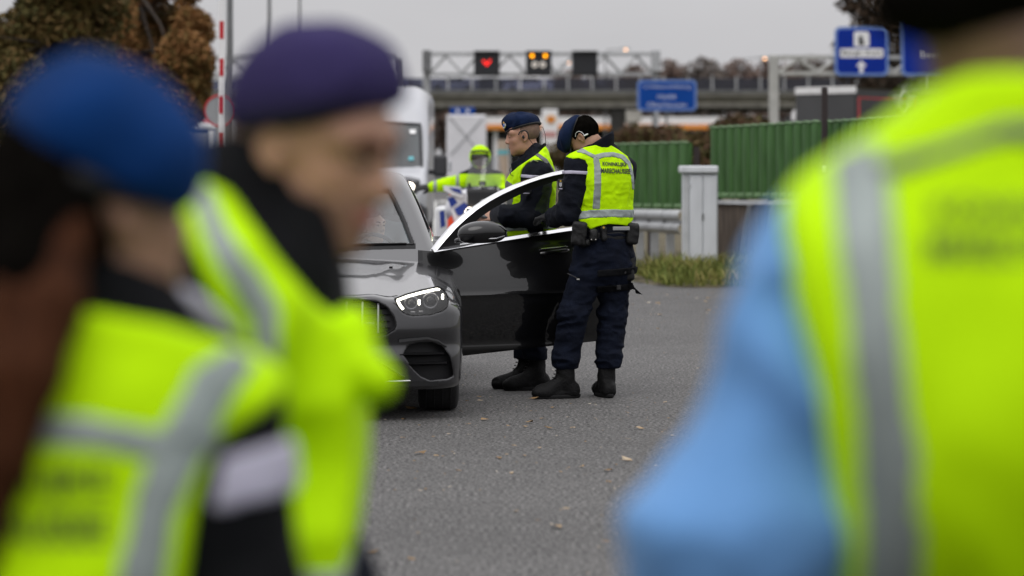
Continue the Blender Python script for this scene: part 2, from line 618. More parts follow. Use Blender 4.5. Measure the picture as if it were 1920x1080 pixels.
def text_on(name, body, width, height, cx, cz, target, material, parent, shear=0.0, bold=0.0, off=0.004, y0=-1):
    """lettering laid onto a garment: dropped along +y on the target's surface"""
    V, Fs = text_mesh(body, 1.0, bold)
    # refine edges so that the print follows the cloth
    lo, hi = V.min(0), V.max(0); c = (lo + hi) / 2
    su = width / (hi[0] - lo[0]); sv = height / (hi[1] - lo[1])
    org = ORIGIN[target.name]
    me = target.data
    bvh = BVHTree.FromPolygons([v.co for v in me.vertices], [p.vertices for p in me.polygons])
    # smooth sheet fitted to the cloth under the print, just proud of its folds
    xs_, zs_ = [], []
    gx_, gz_ = np.meshgrid(np.linspace(-.5, .5, 25) * width + cx, np.linspace(-.6, .6, 7) * height + cz)
    pts = []
    for x, z in zip(gx_.ravel(), gz_.ravel()):
        z = z + shear * (x - cx)
        h = bvh.ray_cast(Vector((x - org[0], y0, z - org[2])), Vector((0, 1, 0)))
        if h[0] is not None:
            pts.append((x, h[0].y + org[1], z))
    pts = np.array(pts)
    def basis(x, z):
        u = (x - cx) / width; v = (z - cz) / width
        return np.stack([np.ones_like(u), u, v, u * u, u * v, v * v, u ** 3, u ** 4], 1)
    co, *_ = np.linalg.lstsq(basis(pts[:, 0], pts[:, 2]), pts[:, 1], rcond=None)
    resid = pts[:, 1] - basis(pts[:, 0], pts[:, 2]) @ co
    lift = -np.percentile(resid, 4)
    x = cx + (V[:, 0] - c[0]) * su; z = cz + (V[:, 1] - c[1]) * sv + shear * (V[:, 0] - c[0]) * su
    xc = np.clip(x, pts[:, 0].min(), pts[:, 0].max())
    W = np.stack([x, basis(xc, z) @ co - lift - off * .5, z], 1)
    return mesh_obj(name, W, Fs, material, parent, smooth=False)
# ================================================================== materials
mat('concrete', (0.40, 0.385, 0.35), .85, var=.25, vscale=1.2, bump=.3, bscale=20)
mat('concrete_shaded', (0.05, 0.048, 0.045), .9, var=.3, vscale=1.0)  # darkened copy of concrete, shade under deck and canopy put into its colour
mat('galv', (0.40, 0.41, 0.42), .5, metal=.35, var=.15, vscale=3)
mat('galv_dark', (0.16, 0.165, 0.17), .55, metal=.3, var=.15, vscale=3)
mat('sign_blue', (0.003, 0.055, 0.30), .6, var=.06, vscale=2, spec=.15)
mat('sign_blue2', (0.002, 0.024, 0.27), .6, var=.06, vscale=2, spec=.15)
mat('white_paint', (0.78, 0.78, 0.79), .45, var=.05, vscale=3)
mat('road_white', (0.5, 0.5, 0.48), .8, var=.25, vscale=9)
mat('black_matte', (0.012, 0.012, 0.014), .7)
mat('black_gloss', (0.004, 0.004, 0.005), .2, coat=.7, spec=.2)
mat('black_rubber', (0.012, 0.012, 0.013), .75, bump=.2, bscale=90)
mat('orange', (0.75, 0.26, 0.03), .5, var=.05)
mat('shell_yellow', (0.85, 0.42, 0.02), .5)
mat('red_paint', (0.48, 0.01, 0.02), .5, var=.1)
mat('sign_grey', (0.27, 0.28, 0.29), .5, var=.08)
mat('matrix_black', (0.012, 0.013, 0.017), .5, var=.2, vscale=8)
mat('led_red', (0.3, 0, 0), .5, emit=(1, .02, .015), estr=2.2)
mat('led_amber', (0.3, .1, 0), .5, emit=(1, .36, .0), estr=4.0)
mat('led_white', (0.3, .3, .3), .5, emit=(1, .9, .78), estr=.55)
mat('lamp_orange', (0.3, .2, .1), .5, emit=(1, .52, .25), estr=5)
mat('lamp_white', (0.5, .5, .5), .5, emit=(1, .88, .72), estr=9)
mat('green_slat', (0.042, 0.103, 0.029), .7, spec=.2, var=.28, vscale=3.5, stretch=(3, 3, .5), bump=.15, bscale=30)
mat('green_edge', (0.16, 0.27, 0.13), .6, var=.2, vscale=6)
mat('cabinet', (0.60, 0.62, 0.65), .55, var=.1, vscale=3, stretch=(2, 2, .5))
mat('cabinet_trim', (0.47, 0.485, 0.50), .55, var=.14, vscale=5)
mat('wall_brown', (0.085, 0.065, 0.05), .9, var=.6, vscale=5, stretch=(3, 3, .4), bump=.4, bscale=14)
mat('dark_post', (0.02, 0.012, 0.012), .6)
mat('trailer_grey', (0.055, 0.056, 0.06), .6, var=.12, vscale=1)
mat('trailer_black', (0.012, 0.012, 0.014), .5, var=.15, vscale=1)
mat('bark', (0.035, 0.026, 0.02), .9, var=.4, vscale=6)
mat('soil', (0.07, 0.062, 0.035), .95, var=.45, vscale=.35, col2=(0.085, 0.085, 0.04), bump=.6, bscale=5)
mat('verge_soil', (0.085, 0.07, 0.035), .95, var=.5, vscale=5, bump=.8, bscale=24)
mat('tarp_white', (0.68, 0.68, 0.71), .55, var=.08, vscale=.8)
mat('kiosk_glass', (0.02, 0.022, 0.028), .15)
glass_mat('screen_glass', (0.42, 0.44, 0.56), .7, .8)
glass_mat('clear_glass', (0.95, 0.98, 0.98), 1.0, .93)

def foliage_mat(name, stops, scale):
    m = bpy.data.materials.new(name); m.use_nodes = True
    t = m.node_tree; b = t.nodes['Principled BSDF']
    b.inputs['Roughness'].default_value = .75
    b.inputs['Specular IOR Level'].default_value = .2
    g = t.nodes.new('ShaderNodeNewGeometry')
    tcn = t.nodes.new('ShaderNodeTexCoord')
    n = t.nodes.new('ShaderNodeTexNoise'); n.inputs['Scale'].default_value = scale; n.inputs['Detail'].default_value = 3
    t.links.new(tcn.outputs['Object'], n.inputs['Vector'])
    ad = t.nodes.new('ShaderNodeMath'); ad.operation = 'MULTIPLY_ADD'; ad.inputs[1].default_value = .45
    t.links.new(g.outputs['Random Per Island'], ad.inputs[0])
    sb = t.nodes.new('ShaderNodeMath'); sb.operation = 'SUBTRACT'; sb.inputs[1].default_value = .22
    t.links.new(n.outputs[0], sb.inputs[0]); t.links.new(sb.outputs[0], ad.inputs[2])
    r = t.nodes.new('ShaderNodeValToRGB')
    e = r.color_ramp.elements
    while len(e) < len(stops):
        e.new(.5)
    for i, (p, c) in enumerate(stops):
        e[i].position = p; e[i].color = (*c, 1)
    t.links.new(ad.outputs[0], r.inputs[0]); t.links.new(r.outputs[0], b.inputs['Base Color'])
    MATS[name] = m
foliage_mat('leaf_autumn', [(.2, (.085, .07, .02)), (.4, (.15, .095, .03)), (.58, (.22, .10, .035)), (.8, (.28, .15, .055))], .55)
foliage_mat('leaf_olive', [(.2, (.045, .045, .015)), (.45, (.09, .075, .022)), (.62, (.13, .075, .028)), (.8, (.17, .13, .04))], .6)
foliage_mat('leaf_dark', [(.2, (.02, .018, .014)), (.5, (.05, .036, .025)), (.8, (.085, .055, .035))], .8)
foliage_mat('twig_brown', [(.2, (.11, .078, .068)), (.5, (.165, .115, .095)), (.8, (.21, .15, .12))], .25)  # both twig ramps lightened, distance haze painted into their colours
foliage_mat('twig_grey', [(.2, (.10, .085, .078)), (.5, (.14, .115, .10)), (.8, (.18, .15, .13))], .25)
foliage_mat('shrub_mix', [(.2, (.05, .035, .02)), (.45, (.11, .06, .035)), (.6, (.08, .075, .025)), (.8, (.16, .11, .05))], 1.2)
foliage_mat('grass_mix', [(.12, (.055, .08, .016)), (.4, (.12, .155, .03)), (.62, (.20, .20, .05)), (.88, (.30, .23, .10))], 1.5)
foliage_mat('litter', [(.2, (.16, .09, .04)), (.5, (.30, .20, .10)), (.8, (.5, .46, .38))], 8)

# asphalt with its aggregate
def asphalt():
    m = bpy.data.materials.new('asphalt'); m.use_nodes = True
    t = m.node_tree; b = t.nodes['Principled BSDF']
    b.inputs['Roughness'].default_value = .78
    b.inputs['Specular IOR Level'].default_value = .35
    tcn = t.nodes.new('ShaderNodeTexCoord')
    def noise(scale, det, rough=.6):
        n = t.nodes.new('ShaderNodeTexNoise'); n.inputs['Scale'].default_value = scale
        n.inputs['Detail'].default_value = det; n.inputs['Roughness'].default_value = rough
        t.links.new(tcn.outputs['Object'], n.inputs['Vector']); return n
    big = noise(.35, 4); mid = noise(5, 4); fine = noise(52, 2, .75)
    vo = t.nodes.new('ShaderNodeTexVoronoi'); vo.inputs['Scale'].default_value = 75
    t.links.new(tcn.outputs['Object'], vo.inputs['Vector'])
    r = t.nodes.new('ShaderNodeValToRGB')
    r.color_ramp.elements[0].position = .41; r.color_ramp.elements[0].color = (.012, .012, .013, 1)
    r.color_ramp.elements[1].position = .60; r.color_ramp.elements[1].color = (.165, .162, .16, 1)
    t.links.new(fine.outputs[0], r.inputs[0])
    r2 = t.nodes.new('ShaderNodeValToRGB')
    r2.color_ramp.elements[0].position = .0; r2.color_ramp.elements[0].color = (.6, .6, .6, 1)
    r2.color_ramp.elements[1].position = .95; r2.color_ramp.elements[1].color = (1.35, 1.33, 1.3, 1)
    t.links.new(vo.outputs['Color'], r2.inputs[0])
    mu = t.nodes.new('ShaderNodeMix'); mu.data_type = 'RGBA'; mu.blend_type = 'MULTIPLY'; mu.inputs[0].default_value = 1
    t.links.new(r.outputs[0], mu.inputs[6]); t.links.new(r2.outputs[0], mu.inputs[7])
    ad = t.nodes.new('ShaderNodeMath'); ad.operation = 'ADD'
    t.links.new(big.outputs[0], ad.inputs[0]); t.links.new(mid.outputs[0], ad.inputs[1])
    mrn = t.nodes.new('ShaderNodeMapRange'); mrn.inputs[1].default_value = .6; mrn.inputs[2].default_value = 1.4
    mrn.inputs[3].default_value = .72; mrn.inputs[4].default_value = 1.3
    t.links.new(ad.outputs[0], mrn.inputs[0])
    m2 = t.nodes.new('ShaderNodeMix'); m2.data_type = 'RGBA'; m2.blend_type = 'MULTIPLY'; m2.inputs[0].default_value = 1
    t.links.new(mu.outputs[2], m2.inputs[6]); t.links.new(mrn.outputs[0], m2.inputs[7])
    t.links.new(m2.outputs[2], b.inputs['Base Color'])
    bp = t.nodes.new('ShaderNodeBump'); bp.inputs['Strength'].default_value = .7; bp.inputs['Distance'].default_value = .006
    t.links.new(fine.outputs[0], bp.inputs['Height']); t.links.new(bp.outputs[0], b.inputs['Normal'])
    MATS['asphalt'] = m
asphalt()

# ================================================================== ground, road, markings
def sheet(name, pts, z, material, kind='structure'):
    return mesh_obj(name, [(x, y, z) for x, y in pts], [tuple(range(len(pts)))], material, smooth=False, kind=kind, origin=(0, 0, 0))

sheet('ground', [(-2500, -300), (2500, -300), (2500, 3500), (-2500, 3500)], -.03, 'soil')
SL = -.0245      # the road drifts to the left as it recedes
def road_x(x0, Y):
    return x0 + SL * (Y - 20)
pts = [(-9, -30), (9, -30), (9, 20), (6, 33.6), (3.2, 34.6), (1.9, 34.9), (1.45, 36.5)]
pts += [(road_x(1.8, Y), Y) for Y in (45, 70, 110, 160, 240)]
pts += [(road_x(-14, Y), Y) for Y in (240, 120, 70)] + [(-6.5, 45), (-5.9, 30), (-6.2, 10)]
sheet('road', pts, 0.0, 'asphalt')
ml = MB()
for Y0, Y1 in ((40, 104),):
    ml.add([(road_x(-.69, Y0), Y0, .004), (road_x(-.56, Y0), Y0, .004), (road_x(-.56, Y1), Y1, .004), (road_x(-.69, Y1), Y1, .004)], [(0, 1, 2, 3)])
ml.add([(-2.5, 100, .008), (-2.0, 100, .008), (-2.0, 104, .008), (-2.5, 104, .008)], [(0, 1, 2, 3)])
ml.add([(road_x(-4.6, 45), 45, .004), (road_x(-4.45, 45), 45, .004), (road_x(-4.45, 200), 200, .004), (road_x(-4.6, 200), 200, .004)], [(0, 1, 2, 3)])
ml.build('road_marking', 'road_white', kind='structure', origin=(0, 0, 0))

# verges: low mounds of earth with ragged edges
def verge(name, edge, depth_fn, seed):
    rg = np.random.default_rng(seed)
    V = []; Fs = []; n = 8
    for i, (x, y) in enumerate(edge):
        dx, dy = depth_fn(i)
        for k in range(n):
            t = k / (n - 1)
            j = rg.normal(0, .05) if k < 3 else 0
            V.append((x + dx * t + j, y + dy * t + rg.normal(0, .06) * (k < 3), -.015 + .11 * min(1, t * 6) + rg.normal(0, .012) * (k > 0)))
    for i in range(len(edge) - 1):
        for k in range(n - 1):
            Fs.append((i * n + k, (i + 1) * n + k, (i + 1) * n + k + 1, i * n + k + 1))
    return mesh_obj(name, V, Fs, 'verge_soil', smooth=True, kind='structure', origin=(0, 0, 0))
e = [(9.5 - .18 * i, 31.2 + .02 * i) for i in range(0, 20)]
EDGE_R = [(9.0 - i * .2, 33.0 + 1.7 * min(1, i / 25)) for i in range(36)] + [(1.75 - .03 * i, 34.9 + .45 * i) for i in range(10)]
EDGE_R += [(road_x(1.85, Y), Y) for Y in (42, 48, 56, 66, 80, 100, 130, 160, 200, 240)]
verge('verge', EDGE_R, lambda i: (8 if i > 36 else 2, 6 if i <= 36 else 1.5), 1)
EDGE_L = [(-5.95 - .02 * i, 30 + i * .8) for i in range(20)] + [(road_x(-6.2, Y), Y) for Y in (50, 60, 75, 95, 120, 160)]
verge('verge', EDGE_L, lambda i: (-30, 3), 2)

def blades(name, spots, hmin, hmax, wid, material, lean=.35, seed=0):
    rg = np.random.default_rng(seed)
    spots = np.asarray(spots); n = len(spots)
    h = rg.uniform(hmin, hmax, n) * spots[:, 3] if spots.shape[1] > 3 else rg.uniform(hmin, hmax, n)
    a = rg.uniform(0, 2 * math.pi, n); ln = rg.normal(0, lean, (n, 2)) * h[:, None]
    wv = np.stack([np.cos(a), np.sin(a)], 1) * wid * rg.uniform(.6, 1.4, n)[:, None]
    b0 = spots[:, :3]
    V = np.zeros((n, 5, 3))
    V[:, 0] = b0; V[:, 0, :2] -= wv; V[:, 1] = b0; V[:, 1, :2] += wv
    mid = b0.copy(); mid[:, :2] += ln * .35; mid[:, 2] += h * .6
    V[:, 2] = mid; V[:, 2, :2] += wv * .8; V[:, 3] = mid; V[:, 3, :2] -= wv * .8
    V[:, 4] = b0; V[:, 4, :2] += ln; V[:, 4, 2] += h
    base = np.arange(n)[:, None] * 5
    F = [tuple(r) for r in (base + np.array([0, 1, 2, 3]))] + [tuple(r) for r in (base + np.array([3, 2, 4]))]
    return mesh_obj(name, V.reshape(-1, 3), F, material, smooth=False, kind='stuff', origin=(0, 0, 0))

sp = []
for _ in range(11000):
    t = RNG.random() ** 1.3
    i = RNG.integers(10, 44); ex, ey = EDGE_R[i]; ex2, ey2 = EDGE_R[i + 1]
    u = RNG.random(); x = ex + (ex2 - ex) * u; y = ey + (ey2 - ey) * u
    if i < 36:
        x += RNG.normal(0, .1); y += .05 + t * 4.2
    else:
        x += .05 + t * 1.8
    k = .7 + .6 * vnoise(np.array([[x * .9, y * .9, 3.0]]))[0] + .6 * min(1, t * 2)
    sp.append((x, y, .02 + .07 * min(1, t * 4), max(.35, k)))
blades('grass', sp, .05, .19, .009, 'grass_mix', lean=.55, seed=4)
sp = []
for _ in range(3500):
    Y = RNG.uniform(30, 62); t = RNG.random() ** 1.5
    sp.append((-6.1 - .026 * (Y - 30) - t * 5, Y, .05, 1.0))
blades('grass', sp, .08, .3, .016, 'grass_mix', seed=5)

# fallen leaves and grit on the asphalt
V = []; Fs = []
for i in range(620):
    Y = 7 + 27 * RNG.random() ** .9
    x = RNG.uniform(-1.6, 2.6) * (Y / 20) ** .6
    if i > 470:
        Y = RNG.uniform(9, 19); x = RNG.uniform(-.65, .95)
    elif RNG.random() < .3:
        x = RNG.uniform(.3, 3.0); Y = RNG.uniform(27, 34)
    s = RNG.choice([.008, .012, .02, .036], p=[.5, .26, .16, .08]); a = RNG.uniform(0, 6.28); n0 = len(V)
    c, sn = math.cos(a), math.sin(a)
    for (u, v_, hz) in ((-1, 0, .2), (-.3, .5, .55), (.5, .42, .3), (1.1, 0, .75), (.4, -.45, .25), (-.4, -.42, .5)):
        V.append((x + s * (u * c - v_ * sn), Y + s * (u * sn + v_ * c), .003 + s * hz * RNG.uniform(.1, .8)))
    Fs.append(tuple(range(n0, n0 + 6)))
mesh_obj('fallen_leaves', V, Fs, 'litter', smooth=False, kind='stuff', origin=(0, 0, 0))

# ================================================================== trees
def leaf_cloud(name, clumps, n, size, material, parent, seed, aspect=1.6):
    rg = np.random.default_rng(seed)
    wts = np.array([c[1][0] * c[1][1] * c[1][2] for c in clumps]) ** .75; wts /= wts.sum()
    ci = rg.choice(len(clumps), n, p=wts)
    d = rg.normal(0, 1, (n, 3)); d /= np.linalg.norm(d, axis=1)[:, None]
    r = rg.random(n) ** .45
    C = np.array([c[0] for c in clumps])[ci]; Rr = np.array([c[1] for c in clumps])[ci]
    p = C + d * Rr * r[:, None]
    keep = vnoise(p * .9 + seed) > -.42
    p = p[keep]; n = len(p)
    u = rg.normal(0, 1, (n, 3)); u /= np.linalg.norm(u, axis=1)[:, None]
    v = np.cross(u, rg.normal(0, 1, (n, 3))); v /= np.linalg.norm(v, axis=1)[:, None]
    s = size * rg.uniform(.5, 1.4, n)[:, None]
    V = np.stack([p - u * s * aspect, p + v * s * .55, p + u * s * aspect, p - v * s * .55], 1).reshape(-1, 3)
    F = np.arange(n * 4).reshape(-1, 4)
    return mesh_obj(name, V, F, material, parent, smooth=False)

def tree(base, top, spread, clumps, nleaf, leaf, material, label, seed, group=None, trunk_r=.25, limbs=9):
    rg = np.random.default_rng(seed)
    rt = root('tree', base, label, 'tree', group)
    b = np.array(base, float)
    m = MB()
    h = top - b[2]
    tp = [b + np.array([rg.normal(0, .02) * h * t, rg.normal(0, .02) * h * t, h * t]) for t in (0, .2, .4, .6, .8, .95)]
    m.tube(tp, [trunk_r * f for f in (1.25, .95, .75, .52, .3, .08)], 8)
    for i in range(limbs):
        c = clumps[i % len(clumps)]
        t = rg.uniform(.25, .75); st = b + np.array([0, 0, h * t])
        en = np.array(c[0]) + rg.normal(0, .4, 3) * np.array(c[1]) * .6
        md = (st + en) / 2 + rg.normal(0, .05, 3) * spread + np.array([0, 0, .04 * spread])
        r0 = trunk_r * (.6 - .4 * t)
        m.tube([st, md, en], [r0, r0 * .6, r0 * .15], 6)
        for _ in range(3):
            e2 = en + rg.normal(0, .5, 3) * np.array(c[1]); m.tube([md * .5 + en * .5, e2], [r0 * .35, r0 * .08], 5)
    m.build('trunk', 'bark', rt, smooth=True)
    leaf_cloud('crown', clumps, nleaf, leaf, material, rt, seed)
    return rt

def clumps_px(lst):
    return [(P(x, y, Y), (rx * Y / F_PX, rx * Y / F_PX * .8, rz * Y / F_PX)) for x, y, Y, rx, rz in lst]

tree((P(250, 300, 66)[0], 66, 0), 8.2, 4,
     clumps_px([(300, 60, 66, 95, 75), (345, 120, 65, 60, 65), (250, 150, 66, 90, 60), (200, 40, 67, 90, 70), (330, 190, 65, 55, 40),
                (370, 60, 66, 34, 45), (240, -60, 67, 120, 80), (340, -30, 66, 50, 45), (300, 215, 65, 70, 45), (170, 200, 66, 80, 60), (330, 160, 66, 70, 60), (280, 90, 68, 110, 90), (360, 110, 67, 42, 60), (350, 200, 66, 45, 40)]),
     105000, .05, 'leaf_autumn', 'large rust brown autumn tree beside the raised barrier', 21, trunk_r=.17)
tree((P(60, 300, 58)[0], 58, 0), 8.0, 4,
     clumps_px([(60, 40, 58, 110, 80), (130, 110, 59, 90, 70), (30, 180, 57, 70, 90), (-40, 80, 58, 100, 120), (120, -40, 58, 120, 60), (40, 300, 57, 60, 60), (110, 240, 58, 80, 60), (150, 30, 60, 120, 90), (60, 110, 60, 120, 100)]),
     95000, .05, 'leaf_olive', 'dark olive tree at the left edge behind the blue beret', 22, trunk_r=.17)
tree((P(1640, 300, 135)[0], 135, 0), 10, 4,
     clumps_px([(1640, 40, 135, 60, 70), (1600, 95, 135, 42, 40), (1680, 120, 135, 60, 60), (1720, 40, 136, 70, 70), (1588, 130, 135, 24, 28), (1600, 10, 135, 34, 30), (1690, -50, 135, 70, 60), (1650, 170, 135, 60, 40)]),
     9000, .12, 'leaf_dark', 'dark brown tree behind the square blue sign', 23, trunk_r=.32)
# far row of bare and russet trees beyond the overpass
far = [(770, 150, 360), (700, 150, 370), (830, 165, 365), (905, 160, 380), (985, 135, 370), (1060, 128, 360), (1130, 130, 375), (1190, 118, 350),
       (1255, 108, 355), (1318, 104, 350), (1385, 108, 360), (1450, 104, 345), (1515, 100, 350), (1580, 104, 355), (1660, 110, 350), (1760, 108, 350), (540, 150, 370), (470, 146, 365)]
kinds = ['rust tinted bare tree beyond the overpass', 'grey brown bare tree beyond the overpass']
ordn = ['first', 'second', 'third', 'fourth', 'fifth', 'sixth', 'seventh', 'eighth', 'ninth', 'tenth', 'eleventh', 'twelfth', 'thirteenth',
        'fourteenth', 'fifteenth', 'sixteenth', 'seventeenth', 'eighteenth']
rank = {px: i for i, px in enumerate(sorted(f[0] for f in far))}
for i, (px, py, Y) in enumerate(far):
    hw = 48
    top = P(px, py, Y)[2]
    cl = clumps_px([(px, py + 38, Y, hw * .8, 36), (px - 22, py + 62, Y + 2, hw * .7, 34), (px + 24, py + 58, Y - 2, hw * .7, 36), (px + 4, py + 95, Y, hw, 40)])
    tree((P(px, 300, Y)[0], Y, 0), top, 5, cl, 4200, .24, 'twig_brown' if i % 3 else 'twig_grey',
         '%s, %s from the left' % (kinds[0] if i % 3 else kinds[1], ordn[rank[px]]), 40 + i, 'bare trees beyond the overpass', trunk_r=.2, limbs=10)

# shrubs behind the green barriers
def shrub(px, py, Y, rx, rz, n, material, label, seed):
    rt = root('shrub', (P(px, 0, Y)[0], Y, 0), label, 'shrub', 'shrubs behind the barriers')
    leaf_cloud('foliage', clumps_px([(px, py, Y, rx, rz), (px - rx * .5, py + rz * .4, Y, rx * .6, rz * .7), (px + rx * .5, py + rz * .3, Y, rx * .6, rz * .7)]), n, .06, material, rt, seed, 2.2)
    m = MB(); rg = np.random.default_rng(seed)
    for _ in range(7):
        e_ = P(px + rg.uniform(-rx, rx) * .8, py + rg.uniform(-rz, rz) * .6, Y)
        m.tube([(P(px, 0, Y)[0] + rg.normal(0, .1), Y, 0), e_], [.03, .008], 5)
    m.build('stem', 'bark', rt)
shrub(1312, 300, 62, 45, 50, 2600, 'shrub_mix', 'russet shrub in the gap between the two green barriers', 61)
shrub(1250, 258, 70, 60, 22, 2200, 'shrub_mix', 'low brown shrub below the blue text sign', 62)
shrub(1200, 255, 85, 50, 22, 1800, 'shrub_mix', 'olive shrub at the foot of the overpass pier', 63)
shrub(1390, 240, 72, 60, 24, 2000, 'shrub_mix', 'brown shrub above the middle green barrier', 64)
shrub(1040, 290, 95, 60, 26, 1800, 'shrub_mix', 'brown shrub behind the two officers', 65)

# ================================================================== overpass
Yb = 250
rt = root('overpass', (P(1000, 0, Yb)[0], Yb, 0), 'grey concrete overpass with dark glass screens crossing the motorway', 'bridge')
def zpx(py, Y): return P(0, py, Y)[2]
def xpx(px, Y): return P(px, 0, Y)[0]
x0, x1 = xpx(250, Yb), xpx(2150, Yb)
def span(name, ya, yb_, Y0, Y1, material):
    z1, z0 = zpx(ya, Yb), zpx(yb_, Yb)
    MB().box(((x0 + x1) / 2, (Y0 + Y1) / 2, (z0 + z1) / 2), (x1 - x0, Y1 - Y0, z1 - z0)).build(name, material, rt)
span('deck', 173, 181, Yb - .2, Yb + 11, 'concrete')
span('girder', 183, 201, Yb + .9, Yb + 1.5, 'concrete')
span('girder', 183, 201, Yb + 5, Yb + 5.6, 'concrete')
span('soffit', 198, 206, Yb + 1.6, Yb + 9.4, 'concrete_shaded')
span('edge_beam', 169, 173.5, Yb - .5, Yb - .22, 'galv_dark')
def conc(name, ax0, ax1, ya, yb_, Y0, Y1, material):
    z1, z0 = zpx(ya, Yb), max(0, zpx(yb_, Yb))
    MB().box(((xpx(ax0, Yb) + xpx(ax1, Yb)) / 2, (Y0 + Y1) / 2, (z0 + z1) / 2), (xpx(ax1, Yb) - xpx(ax0, Yb), Y1 - Y0, z1 - z0)).build(name, material, rt)
conc('pier', 1146, 1173, 206.4, 340, Yb + 1, Yb + 3, 'concrete_shaded')
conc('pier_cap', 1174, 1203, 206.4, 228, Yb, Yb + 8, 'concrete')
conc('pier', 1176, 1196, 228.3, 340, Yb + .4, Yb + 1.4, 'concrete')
conc('pier', 1900, 1960, 206.4, 340, Yb + 1, Yb + 3, 'concrete_shaded')
conc('pier', 560, 590, 206.4, 340, Yb + 1, Yb + 3, 'concrete_shaded')
px = 300.0
post = None; pane = None
while px < 2050:
    pt = MB().box((xpx(px, Yb), Yb - .3, (zpx(169, Yb) + zpx(143, Yb)) / 2), (.14, .12, zpx(143, Yb) - zpx(169, Yb))).build('post', 'galv', rt)
    pn = MB().box((xpx(px + 22.5, Yb), Yb - .3, (zpx(169, Yb) + zpx(147, Yb)) / 2), (xpx(41, Yb) - xpx(0, Yb), .03, zpx(147, Yb) - zpx(169, Yb))).build('screen_pane', 'screen_glass', rt)
    px += 45
for yy in (144, 155):
    MB().box(((x0 + x1) / 2, Yb + 10.6, zpx(yy, Yb)), (x1 - x0, .08, .1)).build('handrail', 'galv_dark', rt)

# simple far cars crossing on the overpass
def far_car(px, Y, z, col, label, lights):
    rt = root('car', (xpx(px, Y), Y, z), label, 'car', 'cars crossing the overpass')
    c = np.array([xpx(px, Y), Y, z]); s = 1
    prof = [(-2.1, .3), (-2.15, .62), (-1.95, .78), (-1.15, .9), (-.6, 1.38), (.75, 1.42), (1.55, .98), (2.1, .9), (2.15, .35)]
    m = MB(); secs = []
    for yy, k in ((-.86, .93), (-.8, 1), (.8, 1), (.86, .93)):
        secs.append([(c[0] + x * (1 if abs(yy) < .84 else .985), c[1] + yy, c[2] + z_ * (k if z_ > .95 else 1)) for x, z_ in prof])
    m.loft(secs); body = m.build('body', col, rt, smooth=True)
    MB().prism([(c[0] + x, c[2] + z_) for x, z_ in ((-.98, .94), (-.55, 1.3), (.1, 1.33), (.1, .94))], c[1] - .87, c[1] - .85).build('window', 'kiosk_glass', rt)
    MB().prism([(c[0] + x, c[2] + z_) for x, z_ in ((.16, .94), (.16, 1.33), (.7, 1.33), (1.35, .98))], c[1] - .87, c[1] - .85).build('window', 'kiosk_glass', rt)
    for x in (-1.3, 1.35):
        for yy in (-.8, .8):
            MB().disc((c[0] + x, c[1] + yy, c[2] + .32), .32, (0, 1, 0), 16, .2).build('wheel', 'black_rubber', rt, smooth=True)
    for yy in (-.55, .55):
        MB().box((c[0] - 2.14, c[1] + yy, c[2] + .68), (.05, .3, .14), bev=.02).build('headlight', 'lamp_orange' if lights else 'white_paint', rt)
zd = zpx(173, Yb) + .01
mat('car_silver', (.5, .51, .53), .3, metal=.3); mat('car_dark', (.05, .055, .07), .3)
far_car(850, Yb + 4, zd, 'car_silver', 'silver car on the overpass behind the gantry\'s left leg', 1)
far_car(915, Yb + 6, zd, 'car_dark', 'dark car on the overpass left of the red lane signal', 0)
far_car(990, Yb + 4.5, zd, 'white_paint', 'white car on the overpass between two lane signals', 0)

# ================================================================== gantries
def truss(rt, xa, xb, zb, zt, Y, n, r, material, depth=1.0):
    for nm, z in (('bottom_chord', zb), ('top_chord', zt)):
        for d in (0, depth):
            MB().box(((xa + xb) / 2, Y + d, z), (xb - xa, r * 2, r * 2)).build(nm, material, rt)
    st = (xb - xa) / n
    for i in range(n):
        a, b = (xa + i * st, xa + (i + 1) * st)
        m_ = (a + b) / 2
        for d in (0, depth):
            MB().tube([(a, Y + d, zb + r), (m_, Y + d, zt - r)], r * .75, 6).build('brace', material, rt)
            MB().tube([(m_, Y + d, zt - r), (b, Y + d, zb + r)], r * .75, 6).build('brace', material, rt)
        MB().tube([(m_, Y, zt), (m_, Y + depth, zt)], r * .6, 6).build('brace', material, rt)

